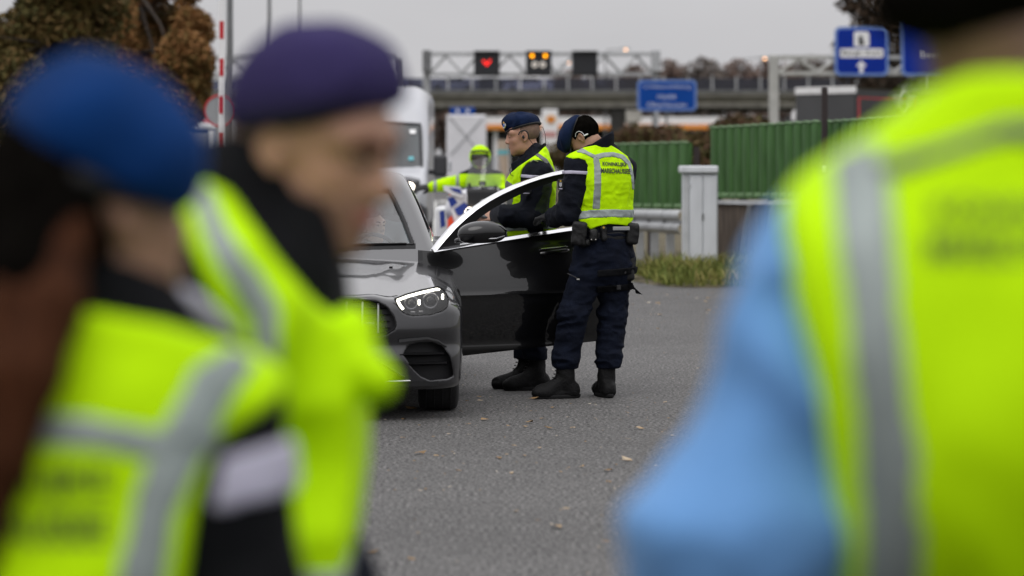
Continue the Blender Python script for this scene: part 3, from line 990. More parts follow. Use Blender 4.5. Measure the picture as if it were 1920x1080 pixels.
Yg = 150
rt = root('signal_gantry', (xpx(1015, Yg), Yg, 0), 'grey lattice gantry carrying three square lane signals', 'gantry')
for px in (800, 1230):
    t_ = zpx(98, Yg)
    MB().box((xpx(px, Yg), Yg + .5, t_ / 2), (.34, .34, t_), bev=.03).build('leg', 'galv', rt)
    MB().box((xpx(px, Yg), Yg + .5, t_ + .06 - .5), (.42, 1.3, 1.1), bev=.04).build('leg_head', 'galv_dark' if px == 800 else 'galv', rt)
truss(rt, xpx(806, Yg), xpx(1224, Yg), zpx(139, Yg), zpx(101, Yg), Yg, 7, .075, 'galv')
def signal(px, label, kind):
    rt = root('lane_signal', P(px, 141, Yg - .5), label, 'lane signal', 'lane signals on the gantry')
    w_ = 48 / F_PX * Yg
    zc = (zpx(97, Yg) + zpx(142, Yg)) / 2
    x = xpx(px, Yg)
    MB().box((x, Yg - .45, zc), (w_, .3, w_ * .98), bev=.04).build('housing', 'matrix_black', rt)
    MB().box((x, Yg - .62, zc), (w_ * .86, .03, w_ * .84)).build('screen', 'matrix_black', rt)
    MB().box((x, Yg - .75, zc + w_ * .47), (w_ * 1.0, .3, .03)).build('hood', 'matrix_black', rt)
    MB().box((x, Yg - .12, zc), (w_ * .3, .35, .2)).build('bracket', 'galv_dark', rt)
    if kind == 1:   # red heart-like lit group, the lower half of a lane-closed cross
        for a, b in (((-.17, .10), (.0, -.10)), ((.17, .12), (.0, -.10))):
            mm_ = MB()
            for k in range(5):
                t = k / 4
                mm_.disc((x + a[0] * (1 - t) + b[0] * t, Yg - .65, zc + .02 + a[1] * (1 - t) + b[1] * t), .045, (0, 1, 0), 8, .02)
            mm_.build('lit_stroke', 'led_red', rt)
    if kind == 2:
        for s in (-1, 1):
            MB().disc((x + s * .33, Yg - .66, zc + .38), .085, (0, 1, 0), 14, .03).build('flasher', 'led_amber', rt)
            MB().ring((x + s * .20, Yg - .66, zc - .06), .10, .045, (0, 1, 0), 16, 6).build('digit', 'led_white', rt)
signal(913, 'black square lane signal lit with red strokes', 1)
signal(1010, 'black square lane signal lit with two amber flashers', 2)
signal(1096, 'unlit black square lane signal nearest the blue text sign', 0)

# blue destination sign
mat('sign_text', (.55, .6, .72), .6)
Yk = 144
rt = root('direction_sign', (xpx(1250, Yk), Yk, 0), 'wide blue sign with white place names in front of the gantry leg', 'road sign')
def rrect(xa, xb, za, zb, r, n=6):
    out = []
    for cx, cz, a0 in ((xb - r, zb - r, 0), (xa + r, zb - r, 90), (xa + r, za + r, 180), (xb - r, za + r, 270)):
        for i in range(n + 1):
            a = R_(a0 + 90 * i / n); out.append((cx + r * math.cos(a), cz + r * math.sin(a)))
    return out[::-1]
def board(rt, ax0, ay0, ax1, ay1, Y, face, edge):
    xa, xb, zb, za = xpx(ax0, Y), xpx(ax1, Y), zpx(ay0, Y), zpx(ay1, Y)
    MB().prism(rrect(xa, xb, za, zb, .22), Y, Y + .06).build('border', edge, rt)
    q = .1
    MB().prism(rrect(xa + q, xb - q, za + q, zb - q, .17), Y - .006, Y - .001).build('panel', face, rt)
mat('sign_edge', (.14, .24, .55), .4)
board(rt, 1195, 150, 1306, 208, Yk, 'sign_blue', 'sign_edge')
for body, wd, py in (("'s-Heerenberg", 90, 163), ('route', 34, 181), ('Oberhausen', 74, 196)):
    text_flat('lettering', body, wd / F_PX * Yk, 8.5 / F_PX * Yk, P(1250, py, Yk - .012), 'sign_text', rt)
for px in (1226, 1250):
    MB().tube([(xpx(px, Yk), Yk + .14, 0), (xpx(px, Yk), Yk + .14, zpx(152, Yk))], .06, 8).build('post', 'galv_dark', rt, smooth=True)

Y2 = 115
rt = root('sign_gantry', (xpx(1452, Y2), Y2, 0), 'pale lattice gantry over the slip road carrying blue signs', 'gantry')
mat('galv_pale', (.44, .44, .42), .55, metal=.2, var=.12, vscale=2)
for px in (1453, 2120):
    MB().box((xpx(px, Y2), Y2 + .5, zpx(102, Y2) / 2), (.36, .36, zpx(102, Y2)), bev=.03).build('leg', 'galv_pale', rt)
truss(rt, xpx(1463, Y2), xpx(2110, Y2), zpx(137, Y2), zpx(107, Y2), Y2, 9, .07, 'galv_pale')
for px in (1615, 1740):
    MB().box((xpx(px, Y2), Y2 - .16, zpx(110, Y2)), (.12, .14, 1.2)).build('bracket', 'galv_pale', rt)
rt = root('service_sign', P(1615, 142, Y2 - .3), 'square blue sign with white pictogram hung from the pale gantry', 'road sign')
Ys = Y2 - .3
board(rt, 1565, 50, 1666, 142, Ys, 'sign_blue2', 'sign_edge')
MB().prism(rrect(xpx(1601, Ys), xpx(1630, Ys), zpx(88, Ys), zpx(59, Ys), .08), Ys - .012, Ys - .008).build('pictogram_field', 'white_paint', rt)
xa, za = P(1615, 76, Ys)[[0, 2]]
MB().prism([(xa - .1, za - .18), (xa - .1, za + .15), (xa - .02, za + .2), (xa + .05, za + .15), (xa + .05, za), (xa + .1, za - .02), (xa + .1, za - .18)][::-1], Ys - .02, Ys - .015).build('pictogram', 'black_matte', rt)
MB().prism(rrect(xpx(1575, Ys), xpx(1656, Ys), zpx(108, Ys), zpx(91, Ys), .06), Ys - .012, Ys - .008).build('name_field', 'white_paint', rt)
text_flat('lettering', 'Bergh Zuid', 72 / F_PX * Ys, 10 / F_PX * Ys, P(1615, 100, Ys - .018), 'black_matte', rt, bold=.01)
xa, za = P(1615, 124, Ys)[[0, 2]]
MB().prism([(xa, za + .22), (xa + .2, za), (xa + .07, za - .02), (xa + .07, za - .26), (xa - .07, za - .26), (xa - .07, za - .02), (xa - .2, za)], Ys - .012, Ys - .008).build('arrow', 'white_paint', rt)
rt = root('exit_sign', P(1760, 142, Y2 - .3), 'tall blue sign half hidden by the head of the right officer', 'road sign')
board(rt, 1690, 26, 1838, 142, Ys, 'sign_blue2', 'sign_edge')
text_flat('lettering', 'Beek', 44 / F_PX * Ys, 13 / F_PX * Ys, P(1750, 101, Ys - .012), 'white_paint', rt)

Y3 = 120
rt = root('side_gantry', (xpx(560, Y3), Y3, 0), 'grey gantry behind the red and white barrier pole', 'gantry')
MB().box((xpx(744, Y3), Y3 + .5, zpx(110, Y3) / 2), (.3, .3, zpx(110, Y3))).build('leg', 'galv_dark', rt)
MB().box((xpx(330, Y3), Y3 + .5, zpx(108, Y3) / 2), (.3, .3, zpx(108, Y3))).build('leg', 'galv_dark', rt)
truss(rt, xpx(335, Y3), xpx(740, Y3), zpx(146, Y3), zpx(108, Y3), Y3, 6, .1, 'galv')

# street lamps
def street_lamp(px, py, Y, arm, label, r=.09, lit=True, material='galv_dark'):
    x = xpx(px, Y); z = zpx(py, Y)
    rt = root('street_lamp', (x, Y, 0), label, 'street lamp', 'street lamps along the motorway')
    MB().tube([(x, Y, 0), (x, Y, z * .5), (x, Y, z - .4), (x + arm * .1, Y, z - .08), (x + arm, Y, z + .1)], [r, r * .8, r * .6, r * .5, r * .4], 8).build('mast', material, rt, smooth=True)
    hd = MB().box((x + arm * 1.25, Y, z + .1), (abs(arm) * .6, .3, .12), bev=.04).build('lamp_head', 'galv_dark', rt)
    MB().disc((x + arm * 1.28, Y - .02, z + .0), .13, (0, .5, 1), 12, .06).build('lamp_glass', 'lamp_orange' if lit else 'white_paint', hd, smooth=True)
street_lamp(1135, 93, 300, 1.6, 'lit street lamp above the unlit lane signal', .1)
street_lamp(1388, 110, 280, 1.8, 'lit street lamp left of the pale gantry leg', .1)
street_lamp(1050, 118, 420, 1.0, 'lit street lamp seen through the lattice between two signals', .1)
street_lamp(505, -150, 90, 1.4, 'tall grey lamp mast left of the purple beret', .075, False)
street_lamp(562, -130, 105, 1.4, 'thin grey lamp mast above the purple beret', .06, False)
street_lamp(431, -300, 55, 1.4, 'grey lamp mast directly behind the barrier pole', .075, False)
street_lamp(1681, 62, 200, .5, 'lit street lamp between the two blue gantry signs', .06)

# ================================================================== fuel station, tarp trailer, dark trailers
Yf = 300
rt = root('fuel_station', (xpx(1150, Yf), Yf, 0), 'white fuel station canopy with an orange stripe under the overpass', 'fuel station')
def bxp(name, ax0, ax1, ay0, ay1, Y0, Y1, material, rt, parent=None):
    z1, z0 = zpx(ay0, Yf), max(0.0, zpx(ay1, Yf))
    return MB().box(((xpx(ax0, Yf) + xpx(ax1, Yf)) / 2, (Y0 + Y1) / 2, (z0 + z1) / 2), (xpx(ax1, Yf) - xpx(ax0, Yf), Y1 - Y0, z1 - z0)).build(name, material, parent or rt)
bxp('canopy', 905, 1377, 219, 243, Yf + .1, Yf + 14, 'white_paint', rt)
bxp('stripe', 905, 1377, 233.5, 242.5, Yf - .02, Yf + .08, 'orange', rt)
bxp('shop_wall', 905, 1377, 244, 330, Yf + 9, Yf + 13, 'concrete_shaded', rt)
for px in (925, 985, 1090, 1165, 1260, 1340):
    bxp('column', px, px + 8, 243.5, 330, Yf + 1, Yf + 1.5, 'white_paint', rt)
for px in (935, 960, 1100, 1125, 1215):
    bxp('shop_window', px, px + 20, 252, 300, Yf + 8.8, Yf + 8.95, 'kiosk_glass', rt)
for px in (945, 1110, 1290):
    bxp('fuel_pump', px, px + 11, 268, 330, Yf + 2, Yf + 2.6, 'white_paint', rt)
Yt = 238
rt = root('totem_sign', (xpx(1031, Yt), Yt, 0), 'white fuel station totem with an orange scallop emblem', 'sign')
MB().box((xpx(1031, Yt), Yt + .3, zpx(205, Yt) / 2), (30 / F_PX * Yt, .5, zpx(205, Yt)), bev=.05).build('pylon', 'white_paint', rt)
fan = []
cx_, cz_ = P(1033, 224, Yt)[[0, 2]]
for i in range(11):
    a = R_(20 + 14 * i); rr = .44 if i % 2 == 0 else .40
    fan.append((cx_ + rr * math.cos(a), cz_ - .1 + rr * math.sin(a)))
fan += [(cx_ - .16, cz_ - .3), (cx_ + .16, cz_ - .3)]
MB().prism(fan[::-1], Yt - .04, Yt - .01).build('emblem', 'shell_yellow', rt)
m = MB()
for i in range(5):
    a = R_(40 + 25 * i)
    m.add([(cx_ - .02, Yt - .05, cz_ - .28), (cx_ + .02, Yt - .05, cz_ - .28), (cx_ + .38 * math.cos(a) + .03, Yt - .05, cz_ - .1 + .38 * math.sin(a)), (cx_ + .38 * math.cos(a) - .03, Yt - .05, cz_ - .1 + .38 * math.sin(a))], [(0, 1, 2, 3)])
m.build('emblem_rib', 'red_paint', rt)
MB().box((xpx(1031, Yt), Yt + .03, zpx(252, Yt)), (1.0, .05, .5)).build('price_panel', mat('pale_red', (.5, .26, .25), .6), rt)

Yw = 128
rt = root('box_trailer', (xpx(873, Yw), Yw, 0), 'parked white tarpaulin box trailer behind the motorcyclist', 'trailer')
wx = 74 / F_PX * Yw
MB().box((xpx(874, Yw), Yw + 1.5, (zpx(215, Yw) + .55) / 2), (wx, 3, zpx(215, Yw) - .55), bev=.05).build('box', 'tarp_white', rt)
for a, b in (((842, 218), (905, 292)), ((905, 222), (845, 290))):
    MB().tube([P(*a, Yw - .02), P(*b, Yw - .02)], .025, 5).build('tarp_crease', 'sign_grey', rt)  # added grey tubes paint the shade of the tarpaulin's crossing creases
for px in (848, 898):
    MB().disc((xpx(px, Yw), Yw + .4, .42), .42, (1, 0, 0), 16, .3).build('wheel', 'black_rubber', rt, smooth=True)
MB().box((xpx(874, Yw), Yw + .1, .6), (wx, .12, .12)).build('bumper', 'galv_dark', rt)
for px in (843, 905):
    MB().box((xpx(px, Yw), Yw + .02, .62), (.22, .05, .1)).build('tail_light', 'red_paint', rt)
rt = root('small_blue_sign', P(867, 215, Yw + 40), 'small blue sign above the white box trailer', 'road sign')
Yq = Yw + 40
MB().box(((xpx(867, Yq)), Yq, zpx(208, Yq)), (46 / F_PX * Yq, .06, 14 / F_PX * Yq), bev=.02).build('panel', 'sign_blue', rt)
MB().box(((xpx(858, Yq)), Yq - .035, zpx(208, Yq)), (.16, .01, .2)).build('pictogram', 'white_paint', rt)
MB().box(((xpx(877, Yq)), Yq - .035, zpx(208, Yq)), (.16, .01, .2)).build('pictogram', 'white_paint', rt)
for px in (852, 882):
    MB().tube([(xpx(px, Yq), Yq + .06, 0), (xpx(px, Yq), Yq + .06, zpx(202, Yq))], .05, 6).build('post', 'galv_dark', rt)
rt = root('advert_column', (xpx(943, 110), 110, 0), 'beige and teal advertising column beside the dark shop', 'column')
MB().tube([(xpx(943, 110), 110, 0), (xpx(943, 110), 110, zpx(262, 110))], .2, 12).build('body', mat('beige', (.42, .33, .25), .6), rt, smooth=True)
MB().tube([(xpx(943, 110), 110, zpx(290, 110)), (xpx(943, 110), 110, zpx(281, 110))], .21, 12).build('band', mat('teal', (.12, .4, .45), .6), rt, smooth=True)

# dark trailers with a winged emblem
Yd = 92
rt = root('dark_trailer', (xpx(1600, Yd), Yd, 0), 'dark grey truck trailer with white roof edge and winged emblem', 'trailer')
A = P(1492, 168, Yd); B = P(1606, 163, Yd - 2.2); C_ = P(1722, 172, Yd + 2.2)
def wallq(name, a, b, zt, zb, off, material, th=.06):
    d = np.array([b[0] - a[0], b[1] - a[1], 0]); d /= np.linalg.norm(d); n_ = np.array([d[1], -d[0], 0])
    V = []
    for p_ in (a, b):
        for z_ in (zb, zt):
            for o_ in (off, off - th):
                V.append((p_[0] + n_[0] * o_, p_[1] + n_[1] * o_, z_))
    m_ = MB(); m_.add(V, [(0, 4, 6, 2), (1, 3, 7, 5), (0, 1, 5, 4), (2, 6, 7, 3), (0, 2, 3, 1), (4, 5, 7, 6)])
    return m_.build(name, material, rt)
zt = B[2] - .02
wallq('end_wall', A, B, zt, .9, 0, 'trailer_grey')
wallq('roof_edge', A, B, zt + .05, zt - .16, .03, 'white_paint', .02)
wallq('side_wall', B, C_, zt - .05, .9, 0, 'trailer_black')
for f0, f1, z0_, z1_ in ((0.02, .98, zt - .32, zt - .28), (.02, .05, 1.0, zt - .3), (.95, .98, 1.0, zt - .3)):
    wallq('red_line', B + (C_ - B) * f0, B + (C_ - B) * f1, z1_, z0_, .006, 'red_paint', .004)
em = B + (C_ - B) * .76
d = (C_ - B); d[2] = 0; d /= np.linalg.norm(d); n_ = np.array([d[1], -d[0], 0])
mat('emblem_silver', (.38, .38, .39), .4)
ec_ = np.array([em[0], em[1], zpx(192, Yd)]) + n_ * .012
m = MB(); m.ring(ec_, .34, .045, n_, 24, 6); m.build('emblem_ring', 'emblem_silver', rt)
for s in (-1, 1):
    m = MB()
    for k in range(4):
        a0 = ec_ + d * s * .36 + np.array([0, 0, .17 - .11 * k]); b0 = ec_ + d * s * (.95 - .1 * k) + np.array([0, 0, .17 - .1 * k])
        m.tube([a0, b0], .035, 5)
    m.build('emblem_wing', 'emblem_silver', rt)
text_flat('emblem_lettering', 'MINI', .5, .16, ec_ + n_ * .01, 'emblem_silver', rt, u=tuple(d))
D_ = A + (C_ - B)
m = MB(); m.add([(A[0], A[1], zt), (B[0], B[1], zt), (C_[0], C_[1], zt), (D_[0], D_[1], zt)], [(0, 1, 2, 3)]); m.build('roof', 'trailer_black', rt)
m = MB(); m.add([(A[0], A[1], .9), (B[0], B[1], .9), (C_[0], C_[1], .9), (D_[0], D_[1], .9)], [(3, 2, 1, 0)]); m.build('floor_frame', 'black_matte', rt)
for f in (.15, .4, .7, .9):
    p_ = B + (C_ - B) * f
    MB().disc((p_[0] - n_[0] * .25, p_[1] - n_[1] * .25, .48), .48, n_, 16, .3).build('wheel', 'black_rubber', rt, smooth=True)
rt = root('truck_mirror_flag', P(1486, 228, Yd + 5), 'white truck cab edge left of the dark trailer', 'truck')
MB().loft([[P(1483, 226, Yd + 5), P(1497, 226, Yd + 5), P(1497, 226, Yd + 6.5), P(1483, 226, Yd + 6.5)], [P(1484, 210, Yd + 5), P(1496, 200, Yd + 5), P(1496, 200, Yd + 6.5), P(1484, 210, Yd + 6.5)]]).build('cab', 'white_paint', rt)
MB().box(P(1490, 262, Yd + 5.7) + np.array([0, .1, -.2]), (.5, 1.2, 1.9)).build('chassis', 'black_matte', rt)
rt.name = 'truck_cab'; ORIGIN[rt.name] = np.array(rt.location)

# ================================================================== green barriers, wall, guardrail, cabinet
def green_barrier(a, b, label, n, shear=0):
    """a,b = (px, y top, y bottom, Y) at the two ends"""
    A = [P(a[0], a[1], a[3]), P(a[0], a[2], a[3])]; B = [P(b[0], b[1], b[3]), P(b[0], b[2], b[3])]
    rt = root('green_barrier', (A[1] + B[1]) / 2 * np.array([1, 1, 0]), label, 'barrier', 'green slatted barriers along the verge')
    d = (B[1] - A[1]) * np.array([1, 1, 0]); L = np.linalg.norm(d); d /= L; nn = np.array([d[1], -d[0], 0])
    w_ = L / n
    for i in range(n):
        t0 = i / n; t1 = (i + 1) / n
        def pt(t, top):
            q = (A[0] if top else A[1]) * (1 - t) + (B[0] if top else B[1]) * t
            return q
        secs = []
        for top, fr in ((False, 0), (True, .97), (True, 1)):
            sec = []
            for u, o_ in ((.04, 0), (.14, .035), (.36, .05), (.64, .05), (.86, .035), (.96, 0), (.96, -.04), (.04, -.04)):
                t = t0 + (t1 - t0) * u
                q = pt(t, top)
                if fr == .97:
                    q = q - np.array([0, 0, .03])
                q = q + nn * (o_ * (1 if fr < 1 else .6))
                sec.append(q)
            secs.append(sec)
        m_ = MB(); m_.loft(secs); m_.build('slat', 'green_slat', rt, smooth=True, sharp=50)
        q = pt((t0 + t1) / 2, False) + nn * .06 + np.array([0, 0, .05])
        MB().box(q, (w_ * .5, .03, .06), bev=.01).build('clip', 'green_edge', rt)
        q0 = pt(t0, True); q1 = pt(t1, True)
        MB().tube([q0 + nn * .03, (q0 + q1) / 2 + nn * .035 + np.array([0, 0, .012]), q1 + nn * .03], .014, 6).build('top_bead', 'green_edge', rt)
    for t in (.0, .5, 1.0):
        q = A[1] * (1 - t) + B[1] * t
        top = (A[0] * (1 - t) + B[0] * t)[2]
        MB().box((q[0] - nn[0] * .1, q[1] - nn[1] * .1, top / 2 - .03), (.08, .08, top - .06)).build('post', 'dark_post', rt)
    return rt
green_barrier((1128, 272, 391, 46), (1294, 267, 393, 42.5), 'green slatted barrier beside the officer, left of the grey cabinet', 9)
green_barrier((1335, 240, 372, 41.5), (1541, 228, 374, 37.5), 'green slatted barrier behind the grey cabinet', 13)
green_barrier((1550, 229, 376, 37.3), (1800, 214, 382, 33.5), 'green slatted barrier right of the dark post, behind the right officer', 15)
green_barrier((1806, 213, 384, 33.3), (2040, 198, 394, 30), 'green slatted barrier hidden behind the shoulder of the right officer', 14)

rt = root('retaining_wall', (xpx(1480, 39), 39, 0), 'stained brown concrete wall under the green barrier', 'wall')
wa, wb = P(1345, 374, 41.3), P(1800, 384, 33.6)
dv = (wb - wa) * np.array([1, 1, 0]); dv /= np.linalg.norm(dv); nv = np.array([dv[1], -dv[0], 0])
for i in range(4):
    a_ = wa + (wb - wa) * (i / 4) + dv * .012; b_ = wa + (wb - wa) * ((i + 1) / 4) - dv * .012
    MB().loft([[(a_[0] + nv[0] * .05, a_[1] + nv[1] * .05, -.02), (b_[0] + nv[0] * .05, b_[1] + nv[1] * .05, -.02), (b_[0] - nv[0] * .2, b_[1] - nv[1] * .2, -.02), (a_[0] - nv[0] * .2, a_[1] - nv[1] * .2, -.02)],
               [(a_[0] + nv[0] * .05, a_[1] + nv[1] * .05, a_[2] - .06), (b_[0] + nv[0] * .05, b_[1] + nv[1] * .05, b_[2] - .06), (b_[0] - nv[0] * .2, b_[1] - nv[1] * .2, b_[2] - .06), (a_[0] - nv[0] * .2, a_[1] - nv[1] * .2, a_[2] - .06)]]).build('wall_block', 'wall_brown', rt)
MB().loft([[wa + nv * .1 + np.array([0, 0, z]), wb + nv * .1 + np.array([0, 0, z]), wb - nv * .2 + np.array([0, 0, z]), wa - nv * .2 + np.array([0, 0, z])] for z in (-.057, -.01)]).build('coping', 'cabinet_trim', rt)
for (px, s_) in ((1395, .25), (1440, .18)):
    q = P(px, 440, 40.2 - (px - 1345) / 455 * 7.7)
    MB().box((q[0], q[1] - .1, .45), (.05, .12, .9), R=Ry(8)).build('stanchion', 'galv_dark', rt)

# dark post in the gap of the barriers
rt = root('dark_post', (xpx(1546, 36.8), 36.8, 0), 'thin dark brown post between two green barriers', 'post')
MB().box((xpx(1546, 36.8), 36.8, zpx(164, 36.8) / 2), (.075, .075, zpx(164, 36.8)), bev=.01).build('shaft', 'dark_post', rt)
MB().box((xpx(1546, 36.8), 36.75, zpx(319, 36.8)), (.05, .06, .09), bev=.01).build('reflector', 'white_paint', rt)

# steel guardrail
rt = root('guardrail', (1.9, 42, 0), 'galvanised steel guardrail running up to the grey cabinet', 'guardrail')
G0 = P(1280, 394, 39.2); G1 = P(1060, 389, 52)
prof = [(.0, .0), (.035, -.02), (.06, -.06), (.06, -.10), (.02, -.14), (.0, -.16), (.02, -.18), (.06, -.22), (.06, -.26), (.035, -.30), (0, -.32)]
dg_ = (G1 - G0) * np.array([1, 1, 0]); dg_ /= np.linalg.norm(dg_); ng = np.array([-dg_[1], dg_[0], 0])
if ng[1] > 0: ng = -ng
NS = 9
for i in range(NS):
    a_ = G0 + (G1 - G0) * (i / NS); b_ = G0 + (G1 - G0) * ((i + 1.06) / NS)
    secs = []
    for q, o_ in ((a_, .008), (b_, .0)):
        secs.append([q + ng * (u + o_) + np.array([0, 0, v]) for u, v in prof] + [q + ng * (u + o_ - .006) + np.array([0, 0, v]) for u, v in prof[::-1]])
    m_ = MB(); m_.loft(secs); m_.build('rail', 'galv', rt, smooth=True, sharp=30)
    m_ = MB()
    q = a_ - ng * .06
    m_.box((q[0], q[1], (q[2] - .02) / 2), (.075, .11, q[2] - .02), R=np.array([[dg_[0], ng[0], 0], [dg_[1], ng[1], 0], [0, 0, 1]]))
    m_.build('post', 'galv', rt)
    MB().disc(a_ + ng * .03 + np.array([0, 0, -.16]), .014, ng, 8, .03).build('bolt', 'galv_dark', rt)

# second far guardrail in the central reserve
rt = root('guardrail', (xpx(900, 140), 140, 0), 'distant steel guardrail behind the motorcyclist', 'guardrail')
for i in range(10):
    xa = xpx(815 + i * 25, 140)
    MB().box((xa + .3, 140, .62), (.62, .06, .3), bev=.02).build('rail', 'galv_dark', rt)
    MB().box((xa, 140.08, .3), (.08, .08, .6)).build('post', 'galv_dark', rt)

# roadside cabinet
rt = root('roadside_cabinet', (xpx(1313, 37.5), 37.5, 0), 'tall pale grey steel utility cabinet standing in the grass', 'cabinet')
Yc = 37.5
def cb(name, xa, xb, ya, yb_, Y0, Y1, material, bev=.008):
    z1, z0 = zpx(ya, Yc), max(-.02, zpx(yb_, Yc))
    return MB().box(((xpx(xa, Yc) + xpx(xb, Yc)) / 2, (Y0 + Y1) / 2, (z0 + z1) / 2), (xpx(xb, Yc) - xpx(xa, Yc), Y1 - Y0, z1 - z0), bev=bev).build(name, material, rt)
cb('body', 1281, 1346, 325, 530, Yc + .02, Yc + .34, 'cabinet')
cb('door', 1293, 1317.5, 329, 516, Yc - .01, Yc + .019, 'cabinet')
cb('door', 1318.5, 1344, 329, 516, Yc - .01, Yc + .019, 'cabinet')
cb('side_strip', 1281.5, 1292, 329, 516, Yc + .0, Yc + .019, 'cabinet_trim')
cb('lid', 1275, 1346.5, 311, 324.5, Yc - .05, Yc + .4, 'cabinet', .015)
cb('lock', 1316, 1319.5, 400, 412, Yc - .03, Yc - .011, 'galv_dark', .003)
cb('hinge', 1293.6, 1296, 345, 352, Yc - .022, Yc - .011, 'cabinet_trim', .002)
cb('hinge', 1293.6, 1296, 480, 487, Yc - .022, Yc - .011, 'cabinet_trim', .002)
cb('base', 1279, 1348, 505, 560, Yc - .03, Yc + .38, 'concrete')

# raised barrier pole with its drive box, round sign
Yp = 43
rt = root('barrier_pole', (xpx(416, Yp), Yp, 0), 'raised red and white barrier pole at the left', 'barrier')
xb_ = xpx(416.5, Yp)
zt_ = 5.2
MB().box((xb_, Yp, (zpx(285, Yp) + zt_) / 2), (.095, .05, zt_ - zpx(285, Yp)), bev=.01).build('boom', 'white_paint', rt)
for i in range(-2, 4):
    z1 = zpx(250 - 70 * i, Yp); z0 = zpx(250 + 33 - 70 * i, Yp)
    if z0 < zt_:
        MB().box((xb_ - .005, Yp - .027, (z0 + min(z1, zt_)) / 2), (.062, .006, min(z1, zt_) - z0)).build('red_band', 'red_paint', rt)
MB().box((xb_, Yp + .1, zpx(296, Yp)), (.3, .16, .22), bev=.03).build('clamp', 'cabinet_trim', rt)
MB().box((xb_ + .1, Yp + .3, .68), (.4, .4, 1.36), bev=.03).build('drive_box', 'sign_grey', rt)
Yr = 54
rt = root('round_sign', (xpx(415, Yr), Yr, 0), 'round grey sign with a red rim behind the barrier pole', 'road sign')
cs = P(413, 208, Yr)
MB().disc(cs, .27, (0, 1, 0), 32, .02).build('disc', 'sign_grey', rt, smooth=True)
MB().ring(cs - np.array([0, .012, 0]), .28, .016, (0, 1, 0), 36, 6).build('rim', 'red_paint', rt, smooth=True)
MB().tube([(cs[0] - .06, Yr + .05, 0), (cs[0] - .06, Yr + .05, cs[2] + .2)], .03, 8).build('post', 'galv', rt, smooth=True)
rt = root('signal_cabinet', (xpx(436, Yr + 6), Yr + 6, 0), 'slim grey box on a post right of the barrier pole', 'cabinet')
q = P(436, 262, Yr + 6)
MB().box(q, (.26, .26, .8), bev=.02).build('box', 'cabinet_trim', rt)
MB().box((q[0], q[1], (q[2] - .4) / 2), (.12, .12, q[2] - .4)).build('post', 'galv_dark', rt)
# ================================================================== the dark saloon car
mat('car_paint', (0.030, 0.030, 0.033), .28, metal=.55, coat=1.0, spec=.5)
mat('car_paint_shaded', (0.0028, 0.0028, 0.0032), .3, coat=1.0, spec=.2)  # darkened car paint: the door's shade and dark reflections are in its colour
mat('chrome', (.72, .72, .74), .18, metal=1.0)
mat('satin_chrome', (.35, .35, .36), .35, metal=1.0)
mat('trim_black', (.005, .005, .0055), .45, spec=.2)
mat('tyre', (.014, .014, .015), .8, bump=.4, bscale=50)
mat('rim', (.12, .12, .125), .3, metal=.9)
mat('interior', (.03, .03, .032), .8)
mat('interior_grey', (.07, .07, .072), .85)
mat('drl', (.9, .9, .9), .3, emit=(1.0, .96, .80), estr=4.0)
mat('lamp_chrome', (.16, .16, .17), .25, metal=.9)
glass_mat('wind_glass', (.88, .97, .99), 1.0, .97, .12)
glass_mat('lamp_glass', (.97, .97, .97), 1.0, .95)
CX, CY, CYAW = -1.245, 18.0, 1.6      # centre of the front axle, heading
CR = Rz(CYAW)
def cw(p):          # car frame (x to the photo's right, y rearwards, z up) -> world
    return np.asarray(p, float) @ CR.T + np.array([CX, CY, 0])
def wc(p):
    return (np.asarray(p, float) - np.array([CX, CY, 0])) @ CR
CAR = root('car', (CX, CY, 0), 'dark grey saloon car with lit headlight and its driver door open', 'car')

class CarShape:
    @staticmethod
    def hood(x, y):
        """height of bonnet/fender top"""
        t = np.clip((y + .84) / 1.9, 0, 1)
        zc = .715 + .205 * (1 - (1 - t) ** 1.3)
        ax_ = np.abs(x)
        z = zc - .045 * (ax_ / .9) ** 2 - .30 * np.maximum(ax_ - .66, 0) ** 1.5
        fd = np.clip((.55 - y) / .5, 0, 1)
        z = z - fd * .010 * np.exp(-((ax_ - .52) / .07) ** 2) + fd * .007 * np.exp(-((ax_ - .42) / .06) ** 2)
        return z - .35 * np.maximum(y - .66, 0) ** 1.2
    @staticmethod
    def half_width(y, z):
        wy = .945 - .10 * np.maximum(-.35 - y, 0) ** 1.6
        return wy - .10 * np.maximum(z - .60, 0) ** 1.3 * 2.2 - .25 * np.maximum(.42 - z, 0) ** 2
    @staticmethod
    def front(x, z):
        ax_ = np.abs(x)
        y = -.88 + .11 * (ax_ / .9) ** 2 + .22 * np.maximum(ax_ - .52, 0) ** 1.3 + .75 * np.maximum(ax_ - .74, 0) ** 1.6
        y = y + .38 * np.maximum(z - .52, 0) ** 1.35 + .10 * np.maximum(.34 - z, 0) + .02 * np.exp(-((z - .44) / .05) ** 2)
        return y

def body_f(x, y, z):
    S = CarShape
    f1 = (np.abs(x) - S.half_width(y, z))
    f2 = (S.front(x, z) - y) * .88
    f3 = (z - S.hood(x, y)) * .97
    f4 = .175 - z
    f = smax(f1, f2, .10)
    f = smax(f, f3, .055)
    return smax(f, f4, .05)

def car_px(px, py):
    """photo pixel -> (x,z) in the car frame on the nose"""
    y = -.8
    for _ in range(4):
        Yw = CY + y
        p = P(px, py, Yw); q = wc(p)
        y = float(CarShape.front(q[0], q[2]))
    return (q[0], q[2])
def cpoly(pts): return [car_px(*p) for p in pts]
def mir(pts): return [(-x, z) for x, z in pts]

